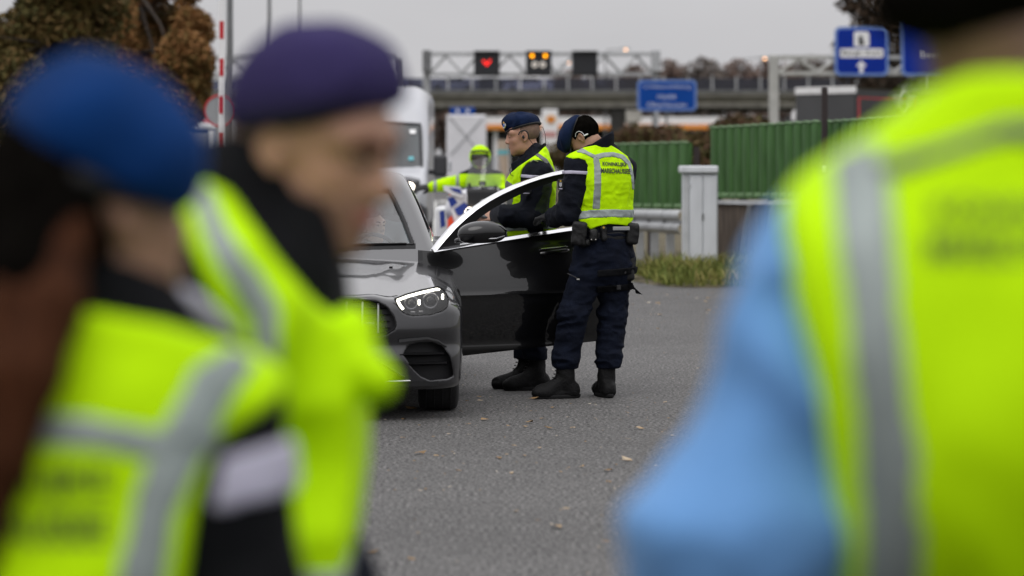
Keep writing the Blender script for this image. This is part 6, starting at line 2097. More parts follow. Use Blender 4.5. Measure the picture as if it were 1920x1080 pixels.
blob('holster', [bx(q2(1177, 497, .02), (.035, .06, .10), Ry(-6), .02), bx(q2(1184, 490, .02), (.02, .045, .04), I3, .015), bx(q2(1172, 525, .03), (.03, .05, .05), I3, .02)], .007, MATS['leather_black'], O2)
for px_, py_ in ((1170, 509), (1160, 539)):
    MB().box(q2(px_, py_, -.085), (.028, .012, .032), bev=.005).build('buckle', 'black_matte', O2)
boot(O2, J, 'L', .225); boot(O2, J, 'R', .225)
# jacket
jp = torso_prims(J, .012, 1.02) + arm_prims(J, 'L', .024, 1.08) + arm_prims(J, 'R', .024, 1.05)
jp += [rc(q2(1106, 296, -.03), q2(1140, 296, .05), .085, .085, .04)]
cloth('jacket', jp, .006, 'navy', O2, wr=((.013, 9, (1, 1, 1.5)), (.004, 22, (1, 1, 1))),
      extra=lambda F, X, Y, Z, ax: np.maximum(F, q2(0, 436)[2] - Z))
blob('collar', [ec(q2(1118, 292, .0), q2(1127, 258, -.01), .100, .090, .86, 40, .03), ec(q2(1106, 290, .0), q2(1100, 276, .05), .06, .05, 1, 0, .03)], .006, MATS['navy'], O2,
     fn=lambda F, X, Y, Z, ax: np.maximum(np.maximum(wrinkle(F, ax, .004, 20), -(F + .018)), Z - (q2(0, 254)[2] + (X - q2(1135, 0)[0]) * .62)))
# sleeve tape and patch
lo, hi = prims_bounds(arm_prims(J, 'L', .03, 1.08), .04); axs = axes(lo, hi, .005)
Fs_ = field(arm_prims(J, 'L', .024, 1.08), axs); Fs_ = wrinkle(Fs_, axs, .013, 9, (1, 1, 1.5), seed=9.0)
X, Y, Z = axs[0][:, None, None], axs[1][None, :, None], axs[2][None, None, :]
tz = q2(0, 322.5)[2]
S = np.maximum(Fs_ - .010, np.abs(Z - tz + .05 * np.abs(X - q2(1068, 0)[0])) - .011)
solid('sleeve_tape', S.astype(np.float32), axs, MATS['white_tape'], O2)
pq = q2(1051, 346, -.17)
MB().box(pq, (.036, .012, .07), R=Rz(-20), bev=.008).build('sleeve_patch', 'patch_black', O2)
MB().prism([(pq[0] - .009, pq[2] + .012), (pq[0] + .009, pq[2] + .012), (pq[0] + .008, pq[2] - .008), (pq[0], pq[2] - .016), (pq[0] - .008, pq[2] - .008)], pq[1] - .016, pq[1] - .012).build('patch_shield', 'emblem_silver', O2)
MB().disc(pq + np.array([0, -.012, .022]), .006, (0, 1, 0), 8, .006).build('patch_crown', 'badge_gold', O2)
MB().box(pq + np.array([0, -.011, -.026]), (.022, .006, .006)).build('patch_text', 'white_tape', O2)
# vest
VP = [(1060, 294), (1068, 288), (1086, 280), (1096, 276), (1122, 271), (1142, 270), (1160, 280), (1178, 293), (1188, 312), (1190, 360), (1189, 412), (1178, 424), (1160, 421), (1140, 420), (1122, 424), (1107, 430), (1094, 420), (1083, 412), (1074, 428), (1069, 432), (1071, 420), (1082, 405),
      (1090, 388), (1096, 362), (1098, 338), (1101, 312), (1097, 301), (1085, 297), (1072, 298)]
vp = torso_prims(J, .034, 1.03) + [rc(q2(1100, 300, -.05), q2(1160, 300, .08), .085, .085, .05)]
strip = [('reflective_strip', [(1112, 293), (1122, 293), (1127, 320), (1127, 345), (1124.5, 392), (1110.5, 392), (1113.5, 345), (1113, 315)], 'reflective', None),
         ('reflective_strip', [(1086, 280), (1092, 277.5), (1104, 285), (1122, 293), (1112, 297), (1096, 289), (1079, 285)], 'reflective', None),
         ('reflective_strip', [(1112, 291), (1130, 286), (1150, 285), (1170, 290), (1184, 304), (1190, 330), (1191, 356), (1186, 356), (1184, 332), (1178, 310), (1165, 298), (1148, 294), (1130, 296), (1118, 301)], 'reflective', None),
         ('reflective_strip', [(1078, 411), (1086, 396.5), (1110, 393), (1150, 392), (1191, 394), (1191, 409), (1150, 407), (1110, 408), (1090, 411)], 'reflective', None)]
vest2 = cloth('vest', vp, .0055, 'hivis', O2, VP, Y0 - .1, ((.010, 8, (1.2, 1.2, 1)), (.0035, 24, (1, 1, 1.4))), strips=strip)
for body, wd, cx_, cy_ in (('KONINKLIJKE', 46, 1152.5, 308.5), ('MARECHAUSSEE', 56, 1154.5, 320.5)):
    c = P(cx_, cy_, Y0 - .1)
    text_on('lettering', body, wd / 297, 9.2 / 297, c[0], c[2], vest2, 'black_matte', vest2, shear=-.035, bold=.032, off=.010)
# belt and pouches
by = q2(0, 442)[2]
bp_ = [ec(J['hipc'], J['waist'], .182, .178, .74, 30, .03)]
cloth('duty_belt', bp_, .007, 'leather_black', O2, wr=(), extra=lambda F, X, Y, Z, ax: np.maximum(F, np.abs(Z - by) - .026))
for nm, c, h_, R_2 in (('pouch', q2(1086, 438, -.16), (.045, .045, .075), Ry(4)), ('pouch', q2(1113, 441, -.175), (.026, .025, .04), I3), ('pouch', q2(1132, 438, -.165), (.019, .022, .047), Ry(-3)),
                        ('pouch', q2(1186, 438, -.02), (.038, .06, .066), Ry(6)), ('pouch', q2(1098, 455, -.15), (.03, .03, .025), I3)):
    blob(nm, [bx(c, h_, R_2, .018)], .006, MATS['leather_black'], O2, fn=lambda F, X, Y, Z, ax: wrinkle(F, ax, .005, 24))
MB().disc(q2(1132, 426.5, -.19), .007, (0, 1, 0), 10, .012).build('snap', 'badge_gold', O2)
for px_ in (1109, 1117):
    MB().disc(q2(px_, 449, -.2), .004, (0, 1, 0), 8, .01).build('snap', 'badge_silver', O2)
MB().box(q2(1165, 428.5, -.16), (.11, .008, .024), R=Rz(14), bev=.004).build('belt_tape', 'sign_grey', O2)
# radio on the shoulder
m = MB(); m.tube([q2(1069, 295, -.02), q2(1070, 269, -.02)], .0062, 8); m.build('radio_aerial', 'black_matte', O2, smooth=True)
blob('radio', [bx(q2(1067, 298, -.03), (.022, .018, .035), I3, .008)], .006, MATS['black_matte'], O2)
# gloves
blob('glove', hand_prims(J['wrL'], (-.7, .5, .05), (0, -.3, 1), 1, .5, 1.05, .006) + [rc(J['wrL'], J['wrL'] + np.array([.03, -.02, 0]), .043, .043, .02)], .006, MATS['leather_black'], O2)
blob('glove', hand_prims(J['wrR'], (-.8, .3, 0), (0, .2, 1), -1, .5, 1.05, .006), .008, MATS['leather_black'], O2)

# ------------------------------------------------------------------ officer behind the door, in profile
Y1 = 19.52
def q1(px, py, dy=0.0): return P(px, py, Y1 + dy)
O1 = root('person', (q1(990, 0)[0], Y1, 0), 'officer in profile behind the car door holding a phone', 'person')
J1 = dict(yaw=112, hipc=q1(1000, 470), waist=q1(996, 425), chest=q1(996, 352), neckb=q1(1001, 290),
          shL=q1(1006, 328, -.17), shR=q1(988, 325, .17), elL=q1(1003, 403, -.22), wrL=q1(936, 406, -.17), elR=q1(975, 408, .20), wrR=q1(920, 404, .04),
          hipL=q1(1004, 480, -.08), hipR=q1(998, 480, .09), knL=q1(996, 590, -.06), knR=q1(985, 590, .09), anL=q1(1006, 690, -.02), anR=q1(986, 690, .10),
          toeL=np.array([-.97, -.22]), toeR=np.array([-.99, -.12]))
for k_ in 'LR':
    J1['an' + k_][2] = .16
hc1, hR1 = q1(979.5, 253), Rhead(92, 10, 0)
h1 = hand_prims(J1['wrL'], (-1, .12, .02), (.05, -.75, .6), 1, .55) + hand_prims(J1['wrR'], (-1, -.1, .05), (0, .6, .6), -1, .6)
body_mesh(O1, J1, hc1, hR1, .0055, 'skin', 1.03, h1, nose=.6)
face_parts(O1, hc1, hR1, 1.03, 'stubble', eyes=False)
blob('hair', [el(hd(hc1, hR1, (0, -.0165, .024), 1.03), (.0815, .1025, .0865), .02, hR1)], .005, MATS['stubble'], O1, fn=hair_clip(hc1, hR1, 1.03, .012, -.055, .001))
beret(O1, hd(hc1, hR1, (0, 0, .002)), hR1 @ Ry(11), 1.06, 'beret_blue', .0055, 1.0, side=1)
# headset wires
m = MB(); m.tube(cr([hd(hc1, hR1, v, 1.03) for v in ((-.085, .028, .004), (-.090, .014, .022), (-.093, -.016, .024), (-.092, -.034, .004), (-.088, -.034, -.03), (-.075, -.062, -.085))], 4), [.004] * 12 + [.003] * 5 + [.0018] * 4, 6); m.build('headset_wire', 'black_matte', O1, smooth=True)
blob('earpiece', [el(hd(hc1, hR1, (-.088, .0, -.014), 1.03), (.008, .009, .013), .01, hR1)], .004, MATS['black_matte'], O1)
m = MB(); m.tube([hd(hc1, hR1, (-.03, -.10, .035), 1.03), hd(hc1, hR1, (-.02, -.135, .026), 1.03), hd(hc1, hR1, (-.02, -.142, -.02), 1.03), hd(hc1, hR1, (-.02, -.135, -.085), 1.03)], .002, 5); m.build('headset_wire', 'black_matte', O1, smooth=True)
pr = [ec(J1['hipc'], J1['waist'], .18, .165, .76, 112, .06)]
for sd, (ax_, ay_) in (('L', (1004, 676)), ('R', (986, 676))):
    dyy = -.02 if sd == 'L' else .10
    pr += [rc(J1['hip' + sd], J1['kn' + sd], .108, .085, .05), rc(J1['kn' + sd], q1(ax_, ay_, dyy), .085, .075, .03)]
blob('trousers', pr, .008, MATS['navy_trouser'], O1, fn=lambda F, X, Y, Z, ax: np.maximum(np.maximum(wrinkle(F, ax, .011, 10, (1, 1, 2)), .20 - Z), Z - 1.06))
boot(O1, J1, 'L', .25); boot(O1, J1, 'R', .25)
jp = torso_prims(J1, .012, 1.0) + arm_prims(J1, 'L', .030, 1.12) + arm_prims(J1, 'R', .024, 1.05)
cloth('jacket', jp, .006, 'navy', O1, wr=((.013, 9, (1.4, 1, 1.2)), (.004, 22, (1, 1, 1))), extra=lambda F, X, Y, Z, ax: np.maximum(F, q1(0, 455)[2] - Z))
blob('collar', [ec(q1(993, 306), q1(1002, 276), .098, .083, .9, 92, .03), rc(q1(972, 318, -.02), q1(968, 306, -.02), .04, .034, .04)], .006, MATS['navy'], O1,
     fn=lambda F, X, Y, Z, ax: np.maximum(np.maximum(wrinkle(F, ax, .004, 20), -(F + .02)), Z - (q1(0, 287)[2] + (X - q1(990, 0)[0]) * .62)))
m = MB(); m.tube([q1(959, 312, -.09), q1(955, 318, -.09), q1(958, 328, -.09), q1(964, 331, -.08)], .0025, 5); m.build('collar_cord', 'black_matte', O1, smooth=True)
VP1 = [(1024, 272), (1032, 284), (1042, 305), (1050, 330), (1052, 400), (1044, 430), (1020, 434), (990, 438), (950, 448), (938, 440), (929, 412), (930, 385), (938, 358), (948, 338), (956, 326), (972, 312), (990, 300), (1008, 288)]
s1 = [('reflective_strip', [(950, 338), (961, 345), (962, 375), (960, 395), (958, 424), (947, 424), (949, 390), (951, 372), (945, 348)], 'reflective_dark', None),
      ('reflective_strip', [(1002, 290), (1009, 287), (1025, 298), (1036, 314), (1044, 334), (1040, 338), (1030, 318), (1018, 303)], 'reflective_dark', None),
      ('reflective_strip', [(930, 424), (960, 421), (1000, 418), (1052, 416), (1052, 427), (1000, 430), (960, 433), (930, 437)], 'reflective', None)]
vp = torso_prims(J1, .034, 1.04) + [rc(q1(1004, 312, -.12), q1(990, 312, .13), .075, .075, .05)]
def armhole(F, X, Y, Z, ax):
    return smax(F, -pr_eval(rc(q1(1004, 336, -.25), q1(1003, 420, -.28), .125, .13), X, Y, Z), .01)
cloth('vest', vp, .0055, 'hivis', O1, VP1, Y1, ((.010, 8, (1.2, 1.2, 1)), (.0035, 24, (1, 1, 1.4))), strips=s1, extra=armhole)
lo, hi = prims_bounds(arm_prims(J1, 'L', .03, 1.08), .04); axs = axes(lo, hi, .005)
Fs_ = field(arm_prims(J1, 'L', .030, 1.12), axs); Fs_ = wrinkle(Fs_, axs, .013, 9, (1.4, 1, 1.2), seed=9.0)
X, Y, Z = axs[0][:, None, None], axs[1][None, :, None], axs[2][None, None, :]
S = np.maximum(Fs_ - .006, np.abs(Z - q1(0, 331)[2] + .06 * (X - q1(1000, 0)[0])) - .011)
solid('sleeve_tape', S.astype(np.float32), axs, MATS['white_tape'], O1)
S = np.maximum(np.maximum(Fs_ - .007, poly_sd(ppoly([(978, 344), (996, 344), (997, 362), (988, 369), (979, 364)], Y1 - .25), X[:, :, 0], Z[0, 0][None, :])[:, None, :]), Y - J1['shL'][1])
pt = solid('sleeve_patch', S.astype(np.float32), axs, MATS['patch_black'], O1)
pq = q1(987, 353, -.325)
MB().prism([(pq[0] - .016, pq[2] + .018), (pq[0] + .016, pq[2] + .018), (pq[0] + .014, pq[2] - .008), (pq[0], pq[2] - .02), (pq[0] - .014, pq[2] - .008)], pq[1] - .004, pq[1] + .03).build('patch_shield', 'badge_blue', pt)
MB().ring(pq + np.array([0, -.006, 0]), .009, .003, (0, 1, 0), 12, 5).build('patch_emblem', 'white_tape', pt)
MB().box(pq + np.array([0, .01, -.032]), (.04, .03, .006)).build('patch_text', 'white_tape', pt)
arc = [q1(994, 304, -.235), q1(1000, 300, -.235), q1(1009, 303, -.235)]
m = MB(); m.tube(arc, .004, 6); m.build('epaulette_cord', mat('cord_green', (.25, .30, .10), .7), O1, smooth=True)
# phone in his hand
ph = root('phone', q1(896, 405, -.17), 'dark phone in the hand of the officer behind the door', 'phone')
MB().box(q1(896, 401, -.15), (.16, .075, .010), R=Ry(12) @ Rx(25), bev=.004).build('case', 'black_matte', ph)
MB().box(q1(896, 401, -.15) + (Ry(12) @ Rx(25)) @ np.array([0, 0, .0065]), (.148, .066, .002), R=Ry(12) @ Rx(25)).build('screen', 'kiosk_glass', ph)

# ------------------------------------------------------------------ driver
Yd_ = 20.05
def qd(px, py, dy=0.0): return P(px, py, Yd_ + dy)
DR = root('person', (qd(690, 0)[0], Yd_, .45), 'dark haired driver inside the saloon car looking sideways', 'person')
hcd, hRd = qd(697, 424), Rhead(-128, -3, 0)
Jd = dict(yaw=160, hipc=cw((.37, 2.2, .62)), waist=cw((.37, 2.25, .75)), chest=cw((.37, 2.3, .92)), neckb=qd(692, 458, .02), shL=cw((.56, 2.26, 1.0)), shR=cw((.18, 2.26, 1.0)),
          elL=cw((.62, 2.0, .80)), elR=cw((.14, 2.0, .80)), wrL=cw((.50, 1.75, .86)), wrR=cw((.24, 1.75, .86)))
for nm, x in (('L', .47), ('R', .27)):
    Jd['hip' + nm] = cw((x, 2.15, .58)); Jd['kn' + nm] = cw((x, 1.7, .62)); Jd['an' + nm] = cw((x, 1.42, .34)); Jd['toe' + nm] = np.array([0, -1.0])
pr = torso_prims(Jd, -.02)
for sd in 'LR':
    pr += arm_prims(Jd, sd, -.012) + leg_prims(Jd, sd, -.012) + hand_prims(Jd['wr' + sd], (-.3 if sd == 'L' else .3, -1, .1), (0, 0, 1), 1 if sd == 'L' else -1, .8)
pr += [rc(Jd['neckb'], hd(hcd, hRd, (0, -.03, -.07)), .05, .047, .03)] + head_prims(hcd, hRd, .95, jaw=.92, nose=.8)
blob('body', pr, .007, MATS['skin_pale'], DR)
face_parts(DR, hcd, hRd, .95, 'hair_black', eyes=True)
blob('hair', [el(hd(hcd, hRd, (0, -.03, .03), .95), (.088, .10, .095), .03, hRd), el(hd(hcd, hRd, (0, -.07, -.05), .95), (.075, .06, .09), .05, hRd)], .008, MATS['hair_black'], DR, fn=hair_clip(hcd, hRd, .95, .012, -.13))
blob('shirt', torso_prims(Jd, .01) + arm_prims(Jd, 'L', .012) + arm_prims(Jd, 'R', .012), .012, mat('shirt_grey', (.10, .12, .13), .85, var=.2), DR)
pr = []
for sd in 'LR':
    pr += leg_prims(Jd, sd, .012)
blob('trousers', pr, .014, MATS['navy_trouser'], DR)

# ------------------------------------------------------------------ motorcyclist
Ym = 37.45
def qm(px, py, dy=0.0): return P(px, py, Ym + dy)
RD = root('person', (qm(900, 0)[0], Ym, .8), 'motorcyclist in yellow helmet and jacket with one arm stretched out', 'person')
Jm = dict(yaw=180, hipc=qm(903, 395, .35), waist=qm(902, 372, .3), chest=qm(901, 348, .2), neckb=qm(900, 325, .12), shL=qm(931, 336, .15), shR=qm(869, 338, .15),
          elL=qm(946, 362, .05), wrL=qm(934, 358, -.15), elR=qm(836, 346, .0), wrR=qm(808, 351, -.08))
for nm, px_ in (('L', 922), ('R', 884)):
    Jm['hip' + nm] = qm(px_, 398, .35); Jm['kn' + nm] = qm(px_ + (26 if nm == 'L' else -26), 405, .0); Jm['an' + nm] = qm(px_ + (18 if nm == 'L' else -18), 456, .25); Jm['toe' + nm] = np.array([0, -1.0])
hcm, hRm = qm(900, 296), Rhead(178, 2, 0)
pr = torso_prims(Jm, -.02) + [rc(Jm['neckb'], hd(hcm, hRm, (0, -.03, -.07)), .05, .047, .03)] + head_prims(hcm, hRm)
for sd in 'LR':
    pr += arm_prims(Jm, sd, -.012) + leg_prims(Jm, sd, -.012)
pr += hand_prims(Jm['wrR'], (-1, -.1, 0), (0, -.6, .8), -1, .3) + hand_prims(Jm['wrL'], (-.2, -1, 0), (0, 0, 1), 1, .9)
blob('body', pr, .010, MATS['skin'], RD)
pr = torso_prims(Jm, .035, 1.05) + arm_prims(Jm, 'L', .02, 1.1) + arm_prims(Jm, 'R', .02, 1.1)
lo, hi = prims_bounds(pr); ax = axes(lo, hi, .012); F = wrinkle(field(pr, ax), ax, .02, 8)
X, Y, Z = ax[0][:, None, None], ax[1][None, :, None], ax[2][None, None, :]
zs_ = qm(0, 327)[2]
jkt = solid('jacket', F.astype(np.float32), ax, MATS['hivis'], RD)
solid('shoulder_yoke', np.maximum(np.maximum(F - .006, zs_ - Z + .0 * X), np.abs(X - qm(900, 0)[0]) - .37).astype(np.float32), ax, MATS['navy'], jkt)
for pxr in (816, 858):
    solid('reflective_band', np.maximum(F - .006, np.abs(X - qm(pxr, 0)[0]) - .022).astype(np.float32), ax, MATS['reflective'], jkt)
solid('reflective_band', np.maximum(np.maximum(F - .006, np.abs(Z - qm(0, 362)[2]) - .025), np.abs(X - qm(901, 0)[0]) - .25).astype(np.float32), ax, MATS['reflective'], jkt)
blob('glove', hand_prims(Jm['wrR'], (-1, -.1, 0), (0, -.6, .8), -1, .3, 1.15, .006) + [rc(Jm['wrR'], Jm['wrR'] + np.array([.03, 0, 0]), .05, .05)], .008, MATS['leather_black'], RD)
blob('glove', hand_prims(Jm['wrL'], (-.2, -1, 0), (0, 0, 1), 1, .9, 1.15, .006), .010, MATS['leather_black'], RD)
pr = []
for sd in 'LR':
    pr += leg_prims(Jm, sd, .02)
blob('trousers', pr, .014, MATS['navy_trouser'], RD)
for sd in 'LR':
    blob('boot', [rc(Jm['an' + sd] + np.array([0, 0, .15]), Jm['an' + sd], .065, .06), rc(Jm['an' + sd], Jm['an' + sd] + np.array([0, -.17, -.05]), .055, .045)], .014, MATS['boot_black'], RD)
hs_ = 1.0
hel = [el(hd(hcm, hRm, (0, -.005, .015)), (.135, .155, .148), .02, hRm)]
def hclip(F, X, Y, Z, ax):
    o = hd(hcm, hRm, (0, .16, -.02))
    cutv = np.maximum(np.maximum(np.abs(X - o[0]) - .098, np.abs(Z - (o[2] - .012)) - .078), Y - (hcm[1] - .04))
    G = np.maximum(F, -(F + .03)); G = np.maximum(G, -cutv)
    return np.maximum(G, (hcm[2] - .125) - Z)
H_ = blob('helmet', hel, .009, MATS['hivis'], RD, fn=hclip)
glass_mat('visor_glass', (.5, .52, .58), 1.0, .6)
V = []; nu = 11
for j in range(5):
    for i in range(nu):
        a = R_(-58 + 116 * i / (nu - 1)); z = -.105 + .155 * j / 4
        rr = .158 * math.sqrt(max(.05, 1 - ((z + .0) / .25) ** 2))
        V.append(hcm + np.array([rr * .88 * math.sin(a), -rr * math.cos(a) - .008, z]))
Fs = [(j * nu + i, j * nu + i + 1, (j + 1) * nu + i + 1, (j + 1) * nu + i) for j in range(4) for i in range(nu - 1)]
mesh_obj('visor', V, Fs, 'visor_glass', H_, smooth=True)
m = MB(); m.tube([hcm + np.array([.135 * math.sin(R_(a)) * .95, -.15 * math.cos(R_(a)) - .012, .055 + .035 * math.cos(R_(a))]) for a in range(-60, 61, 15)], .012, 6); m.build('visor_brim', 'matrix_black', H_, smooth=True)
# ================================================================== people close to the camera, out of focus
# ---- woman in the bright blue beret, seen from behind
Yw_ = 3.45
def qw(px, py, dy=0.0): return P(px, py, Yw_ + dy)
WO = root('person', (qw(110, 0)[0], Yw_, 0), 'woman in bright blue beret and yellow vest with long brown ponytail', 'person')
Jw = dict(yaw=-18, hipc=qw(110, 1330), waist=qw(110, 1150), chest=qw(120, 860), neckb=qw(150, 565), shL=qw(-190, 690, -.02), shR=qw(365, 790, .02),
          elL=qw(-280, 1090, .05), wrL=qw(-150, 1250, .25), elR=qw(425, 1130, -.02), wrR=qw(400, 1240, .32))
for nm, px_ in (('L', -20), ('R', 240)):
    Jw['hip' + nm] = np.array([qw(px_, 0)[0], Yw_, .84]); Jw['kn' + nm] = np.array([qw(px_, 0)[0], Yw_ - .02, .46]); Jw['an' + nm] = np.array([qw(px_, 0)[0], Yw_ + .02, .12]); Jw['toe' + nm] = np.array([.2, .98])
hcw, hRw = qw(195, 395), Rhead(-52, 0, -4)
hw_ = hand_prims(Jw['wrL'], (.4, .8, 0), (0, 0, 1), 1, .5) + hand_prims(Jw['wrR'], (-.4, .8, 0), (0, 0, 1), -1, .5)
body_mesh(WO, Jw, hcw, hRw, .012, 'skin_tan', 1.0, hw_, jaw=.9)
blob('beret', [el(qw(190, 240), (.096, .12, .082), .04, Ry(16)), el(qw(280, 315), (.064, .10, .066), .05, Ry(44)), el(qw(135, 270, .02), (.062, .10, .06), .04)], .009, MATS['beret_sky'], WO,
     fn=lambda F, X, Y, Z, ax: smax(wrinkle(F, ax, .009, 9), (qw(0, 290)[2] - (X - qw(110, 0)[0]) * .50) - Z, .02))
blob('leather_band', [el(qw(170, 330), (.098, .115, .03), .02, Ry(18))], .010, MATS['leather_black'], WO)
blob('hair', [el(hd(hcw, hRw, (0, -.035, .015)), (.093, .092, .10), .03, hRw), rc(qw(70, 400, -.08), qw(40, 520, -.12), .05, .055, .04), el(qw(60, 390, -.02), (.075, .09, .10), .04), el(qw(20, 520, -.03), (.06, .07, .08), .04)], .010, MATS['hair_black'], WO, fn=lambda F, X, Y, Z, ax: smax(F, (X - qw(225, 0)[0]) + (Z - qw(0, 430)[2]) * .3, .02))
pt = [qw(90, 420, -.10), qw(70, 560, -.15), qw(30, 700, -.17), qw(-20, 850, -.17), qw(-60, 1000, -.15), qw(-100, 1150, -.14)]
pr = []
for i, (off, r0) in enumerate(((-.032, .026), (0, .033), (.030, .025), (-.015, .028), (.018, .028))):
    for a, b, ra, rb in zip(pt[:-1], pt[1:], (.9, 1.1, 1.1, 1.0, .8), (1.1, 1.1, 1.0, .8, .35)):
        o_ = np.array([off * .8, (i % 2) * .012, 0])
        pr.append(rc(a + o_, b + o_ * .9, r0 * ra, r0 * rb, .012))
blob('ponytail', pr, .009, MATS['hair_brown'], WO, fn=lambda F, X, Y, Z, ax: wrinkle(F, ax, .006, 14, (2, 2, .35)))
blob('trousers', leg_prims(Jw, 'L', .02) + leg_prims(Jw, 'R', .02) + [ec(Jw['hipc'], Jw['waist'], .18, .165, .74, -18)], .016, MATS['navy_trouser'], WO)
for nm in 'LR':
    blob('boot', foot_prims(Jw, nm, .01), .014, MATS['boot_black'], WO, fn=lambda F, X, Y, Z, ax: np.maximum(F, -Z))
jp = torso_prims(Jw, .012) + arm_prims(Jw, 'L', .03, 1.1) + arm_prims(Jw, 'R', .032, 1.15) + [ec(qw(165, 620), qw(190, 575), .085, .072, .9, -18)]
cloth('jacket', jp, .010, 'black_cloth', WO, wr=((.012, 9, (1, 1, 1.4)),))
lo, hi = prims_bounds(arm_prims(Jw, 'R', .05, 1.15), .05); axs = axes(lo, hi, .009)
Fs_ = field(arm_prims(Jw, 'R', .032, 1.15), axs)
X, Y, Z = axs[0][:, None, None], axs[1][None, :, None], axs[2][None, None, :]
S = np.maximum(Fs_ - .014, np.abs(Z - (qw(0, 893)[2] + (X - qw(410, 0)[0]) * .16)) - .030)
solid('sleeve_tape', S.astype(np.float32), axs, MATS['white_tape'], WO)
VW = [(-400, 640), (-200, 600), (60, 590), (170, 585), (300, 610), (420, 655), (520, 690), (545, 735), (480, 785), (400, 835), (365, 940), (340, 1100), (320, 1300), (-400, 1300)]
sw_ = [('reflective_strip', [(-300, 760), (80, 765), (200, 778), (310, 800), (400, 800), (430, 850), (300, 862), (200, 845), (80, 838), (-300, 835)], 'reflective', None),
       ('reflective_strip', [(360, 690), (420, 655), (470, 690), (420, 770), (380, 860), (335, 960), (315, 1100), (305, 1300), (205, 1300), (225, 1080), (255, 930), (290, 820)], 'reflective', None)]
vp = torso_prims(Jw, .038, 1.06) + [rc(qw(60, 690), qw(365, 785, .04), .085, .085, .06)]
vestw = cloth('vest', vp, .009, 'hivis', WO, VW, Yw_ - .12, ((.014, 7, (1.2, 1, 1)),), strips=sw_, k=.012)
for body, cy_ in (('KONINKLIJKE', 900), ('MARECHAUSSEE', 985)):
    c = P(-10, cy_, Yw_ - .14)
    text_on('lettering', body, .26, .036, c[0], c[2], vestw, 'black_matte', vestw, bold=.012, off=.006)

# ---- man in the purple beret, turned to the right
Yn = 4.1
def qn(px, py, dy=0.0): return P(px, py, Yn + dy)
MN = root('person', (qn(500, 0)[0], Yn, 0), 'man in dark purple beret and open yellow vest looking down right', 'person')
Jn = dict(yaw=-125, hipc=qn(475, 1250), waist=qn(475, 1080), chest=qn(475, 760), neckb=qn(475, 490, .03), shL=qn(560, 560, .16), shR=qn(415, 565, -.14),
          elL=qn(560, 950, .2), wrL=qn(600, 800, .1), elR=qn(395, 930, -.12), wrR=qn(560, 1120, -.12))
for nm, px_, dy in (('L', 560, .1), ('R', 480, -.1)):
    Jn['hip' + nm] = np.array([qn(px_, 0)[0], Yn + dy, .90]); Jn['kn' + nm] = np.array([qn(px_ + 10, 0)[0], Yn + dy, .49]); Jn['an' + nm] = np.array([qn(px_, 0)[0], Yn + dy, .12]); Jn['toe' + nm] = np.array([.95, -.3])
hcn, hRn = qn(590, 264), Rhead(-115, 18, 0)
hn_ = hand_prims(Jn['wrR'], (.8, .1, -.3), (0, -.5, .8), -1, .6)
body_mesh(MN, Jn, hcn, hRn, .009, 'skin', 1.15, hn_, nose=1.1)
face_parts(MN, hcn, hRn, 1.15, 'hair_brown', eyes=True)
for sd in (-1, 1):
    m = MB(); m.tube(cr([hd(hcn, hRn, (sd * .054, .074, .018), 1.15), hd(hcn, hRn, (sd * .036, .092, .0265), 1.15), hd(hcn, hRn, (sd * .013, .096, .020), 1.15)]), .0075, 6); m.build('eyebrow', 'hair_brown', MN, smooth=True)
    m = MB(); m.tube(cr([hd(hcn, hRn, (sd * .046, .080, -.001), 1.15), hd(hcn, hRn, (sd * .031, .0915, .003), 1.15), hd(hcn, hRn, (sd * .017, .086, .0), 1.15)]), .006, 6); m.build('eyelid_shade', 'stubble', MN, smooth=True)  # dark lid tube puts the eye socket's shade into colour
def beardc(F, X, Y, Z, ax):
    lz = (X - hcn[0]) * hRn[0][2] + (Y - hcn[1]) * hRn[1][2] + (Z - hcn[2]) * hRn[2][2]
    ly = (X - hcn[0]) * hRn[0][1] + (Y - hcn[1]) * hRn[1][1] + (Z - hcn[2]) * hRn[2][1]
    return np.maximum(np.maximum(F - .002, lz + .050 + .25 * np.maximum(.06 - ly, 0) * -1), .0 - ly)
hp = [p for p in head_prims(hcn, hRn, 1.15, nose=1.1)]
ax = axes(hcn - .22, hcn + .22, .008); Fh = field(hp, ax); X, Y, Z = ax[0][:, None, None], ax[1][None, :, None], ax[2][None, None, :]
solid('stubble', beardc(Fh, X, Y, Z, ax).astype(np.float32), ax, mat('beard_shade', (.29, .155, .11), .8, var=.2, vscale=40), MN)
blob('lips', [el(hd(hcn, hRn, (0, .090, -.066), 1.15), (.028, .017, .014), .004, hRn)], .006, mat('lip_pink', (.40, .13, .11), .5), MN)
blob('hair', [el(hd(hcn, hRn, (0, -.0155, .018), 1.15), (.0935, .119, .1), .02, hRn)], .010, MATS['stubble'], MN, fn=hair_clip(hcn, hRn, 1.15, .005, -.06, .001))
blob('beret', [el(qn(596, 146), (.106, .13, .074), .04, Ry(-6)), el(qn(540, 175), (.082, .11, .062), .05, Ry(-22)), el(qn(655, 165), (.064, .1, .055), .05, Ry(10)), el(qn(590, 205), (.1, .12, .045), .04, Ry(-8))], .009, MATS['beret_purple'], MN,
     fn=lambda F, X, Y, Z, ax: smax(wrinkle(F, ax, .008, 9), (qn(0, 228)[2] + (X - qn(590, 0)[0]) * .17) - Z, .02))
blob('leather_band', [el(qn(598, 222), (.094, .115, .016), .02, Ry(-10))], .010, MATS['leather_black'], MN)
blob('trousers', leg_prims(Jn, 'L', .025) + leg_prims(Jn, 'R', .025) + [ec(Jn['hipc'], Jn['waist'], .18, .17, .74, -125)], .016, MATS['navy_trouser'], MN)
for nm in 'LR':
    blob('boot', foot_prims(Jn, nm, .012), .014, MATS['boot_black'], MN, fn=lambda F, X, Y, Z, ax: np.maximum(F, -Z))
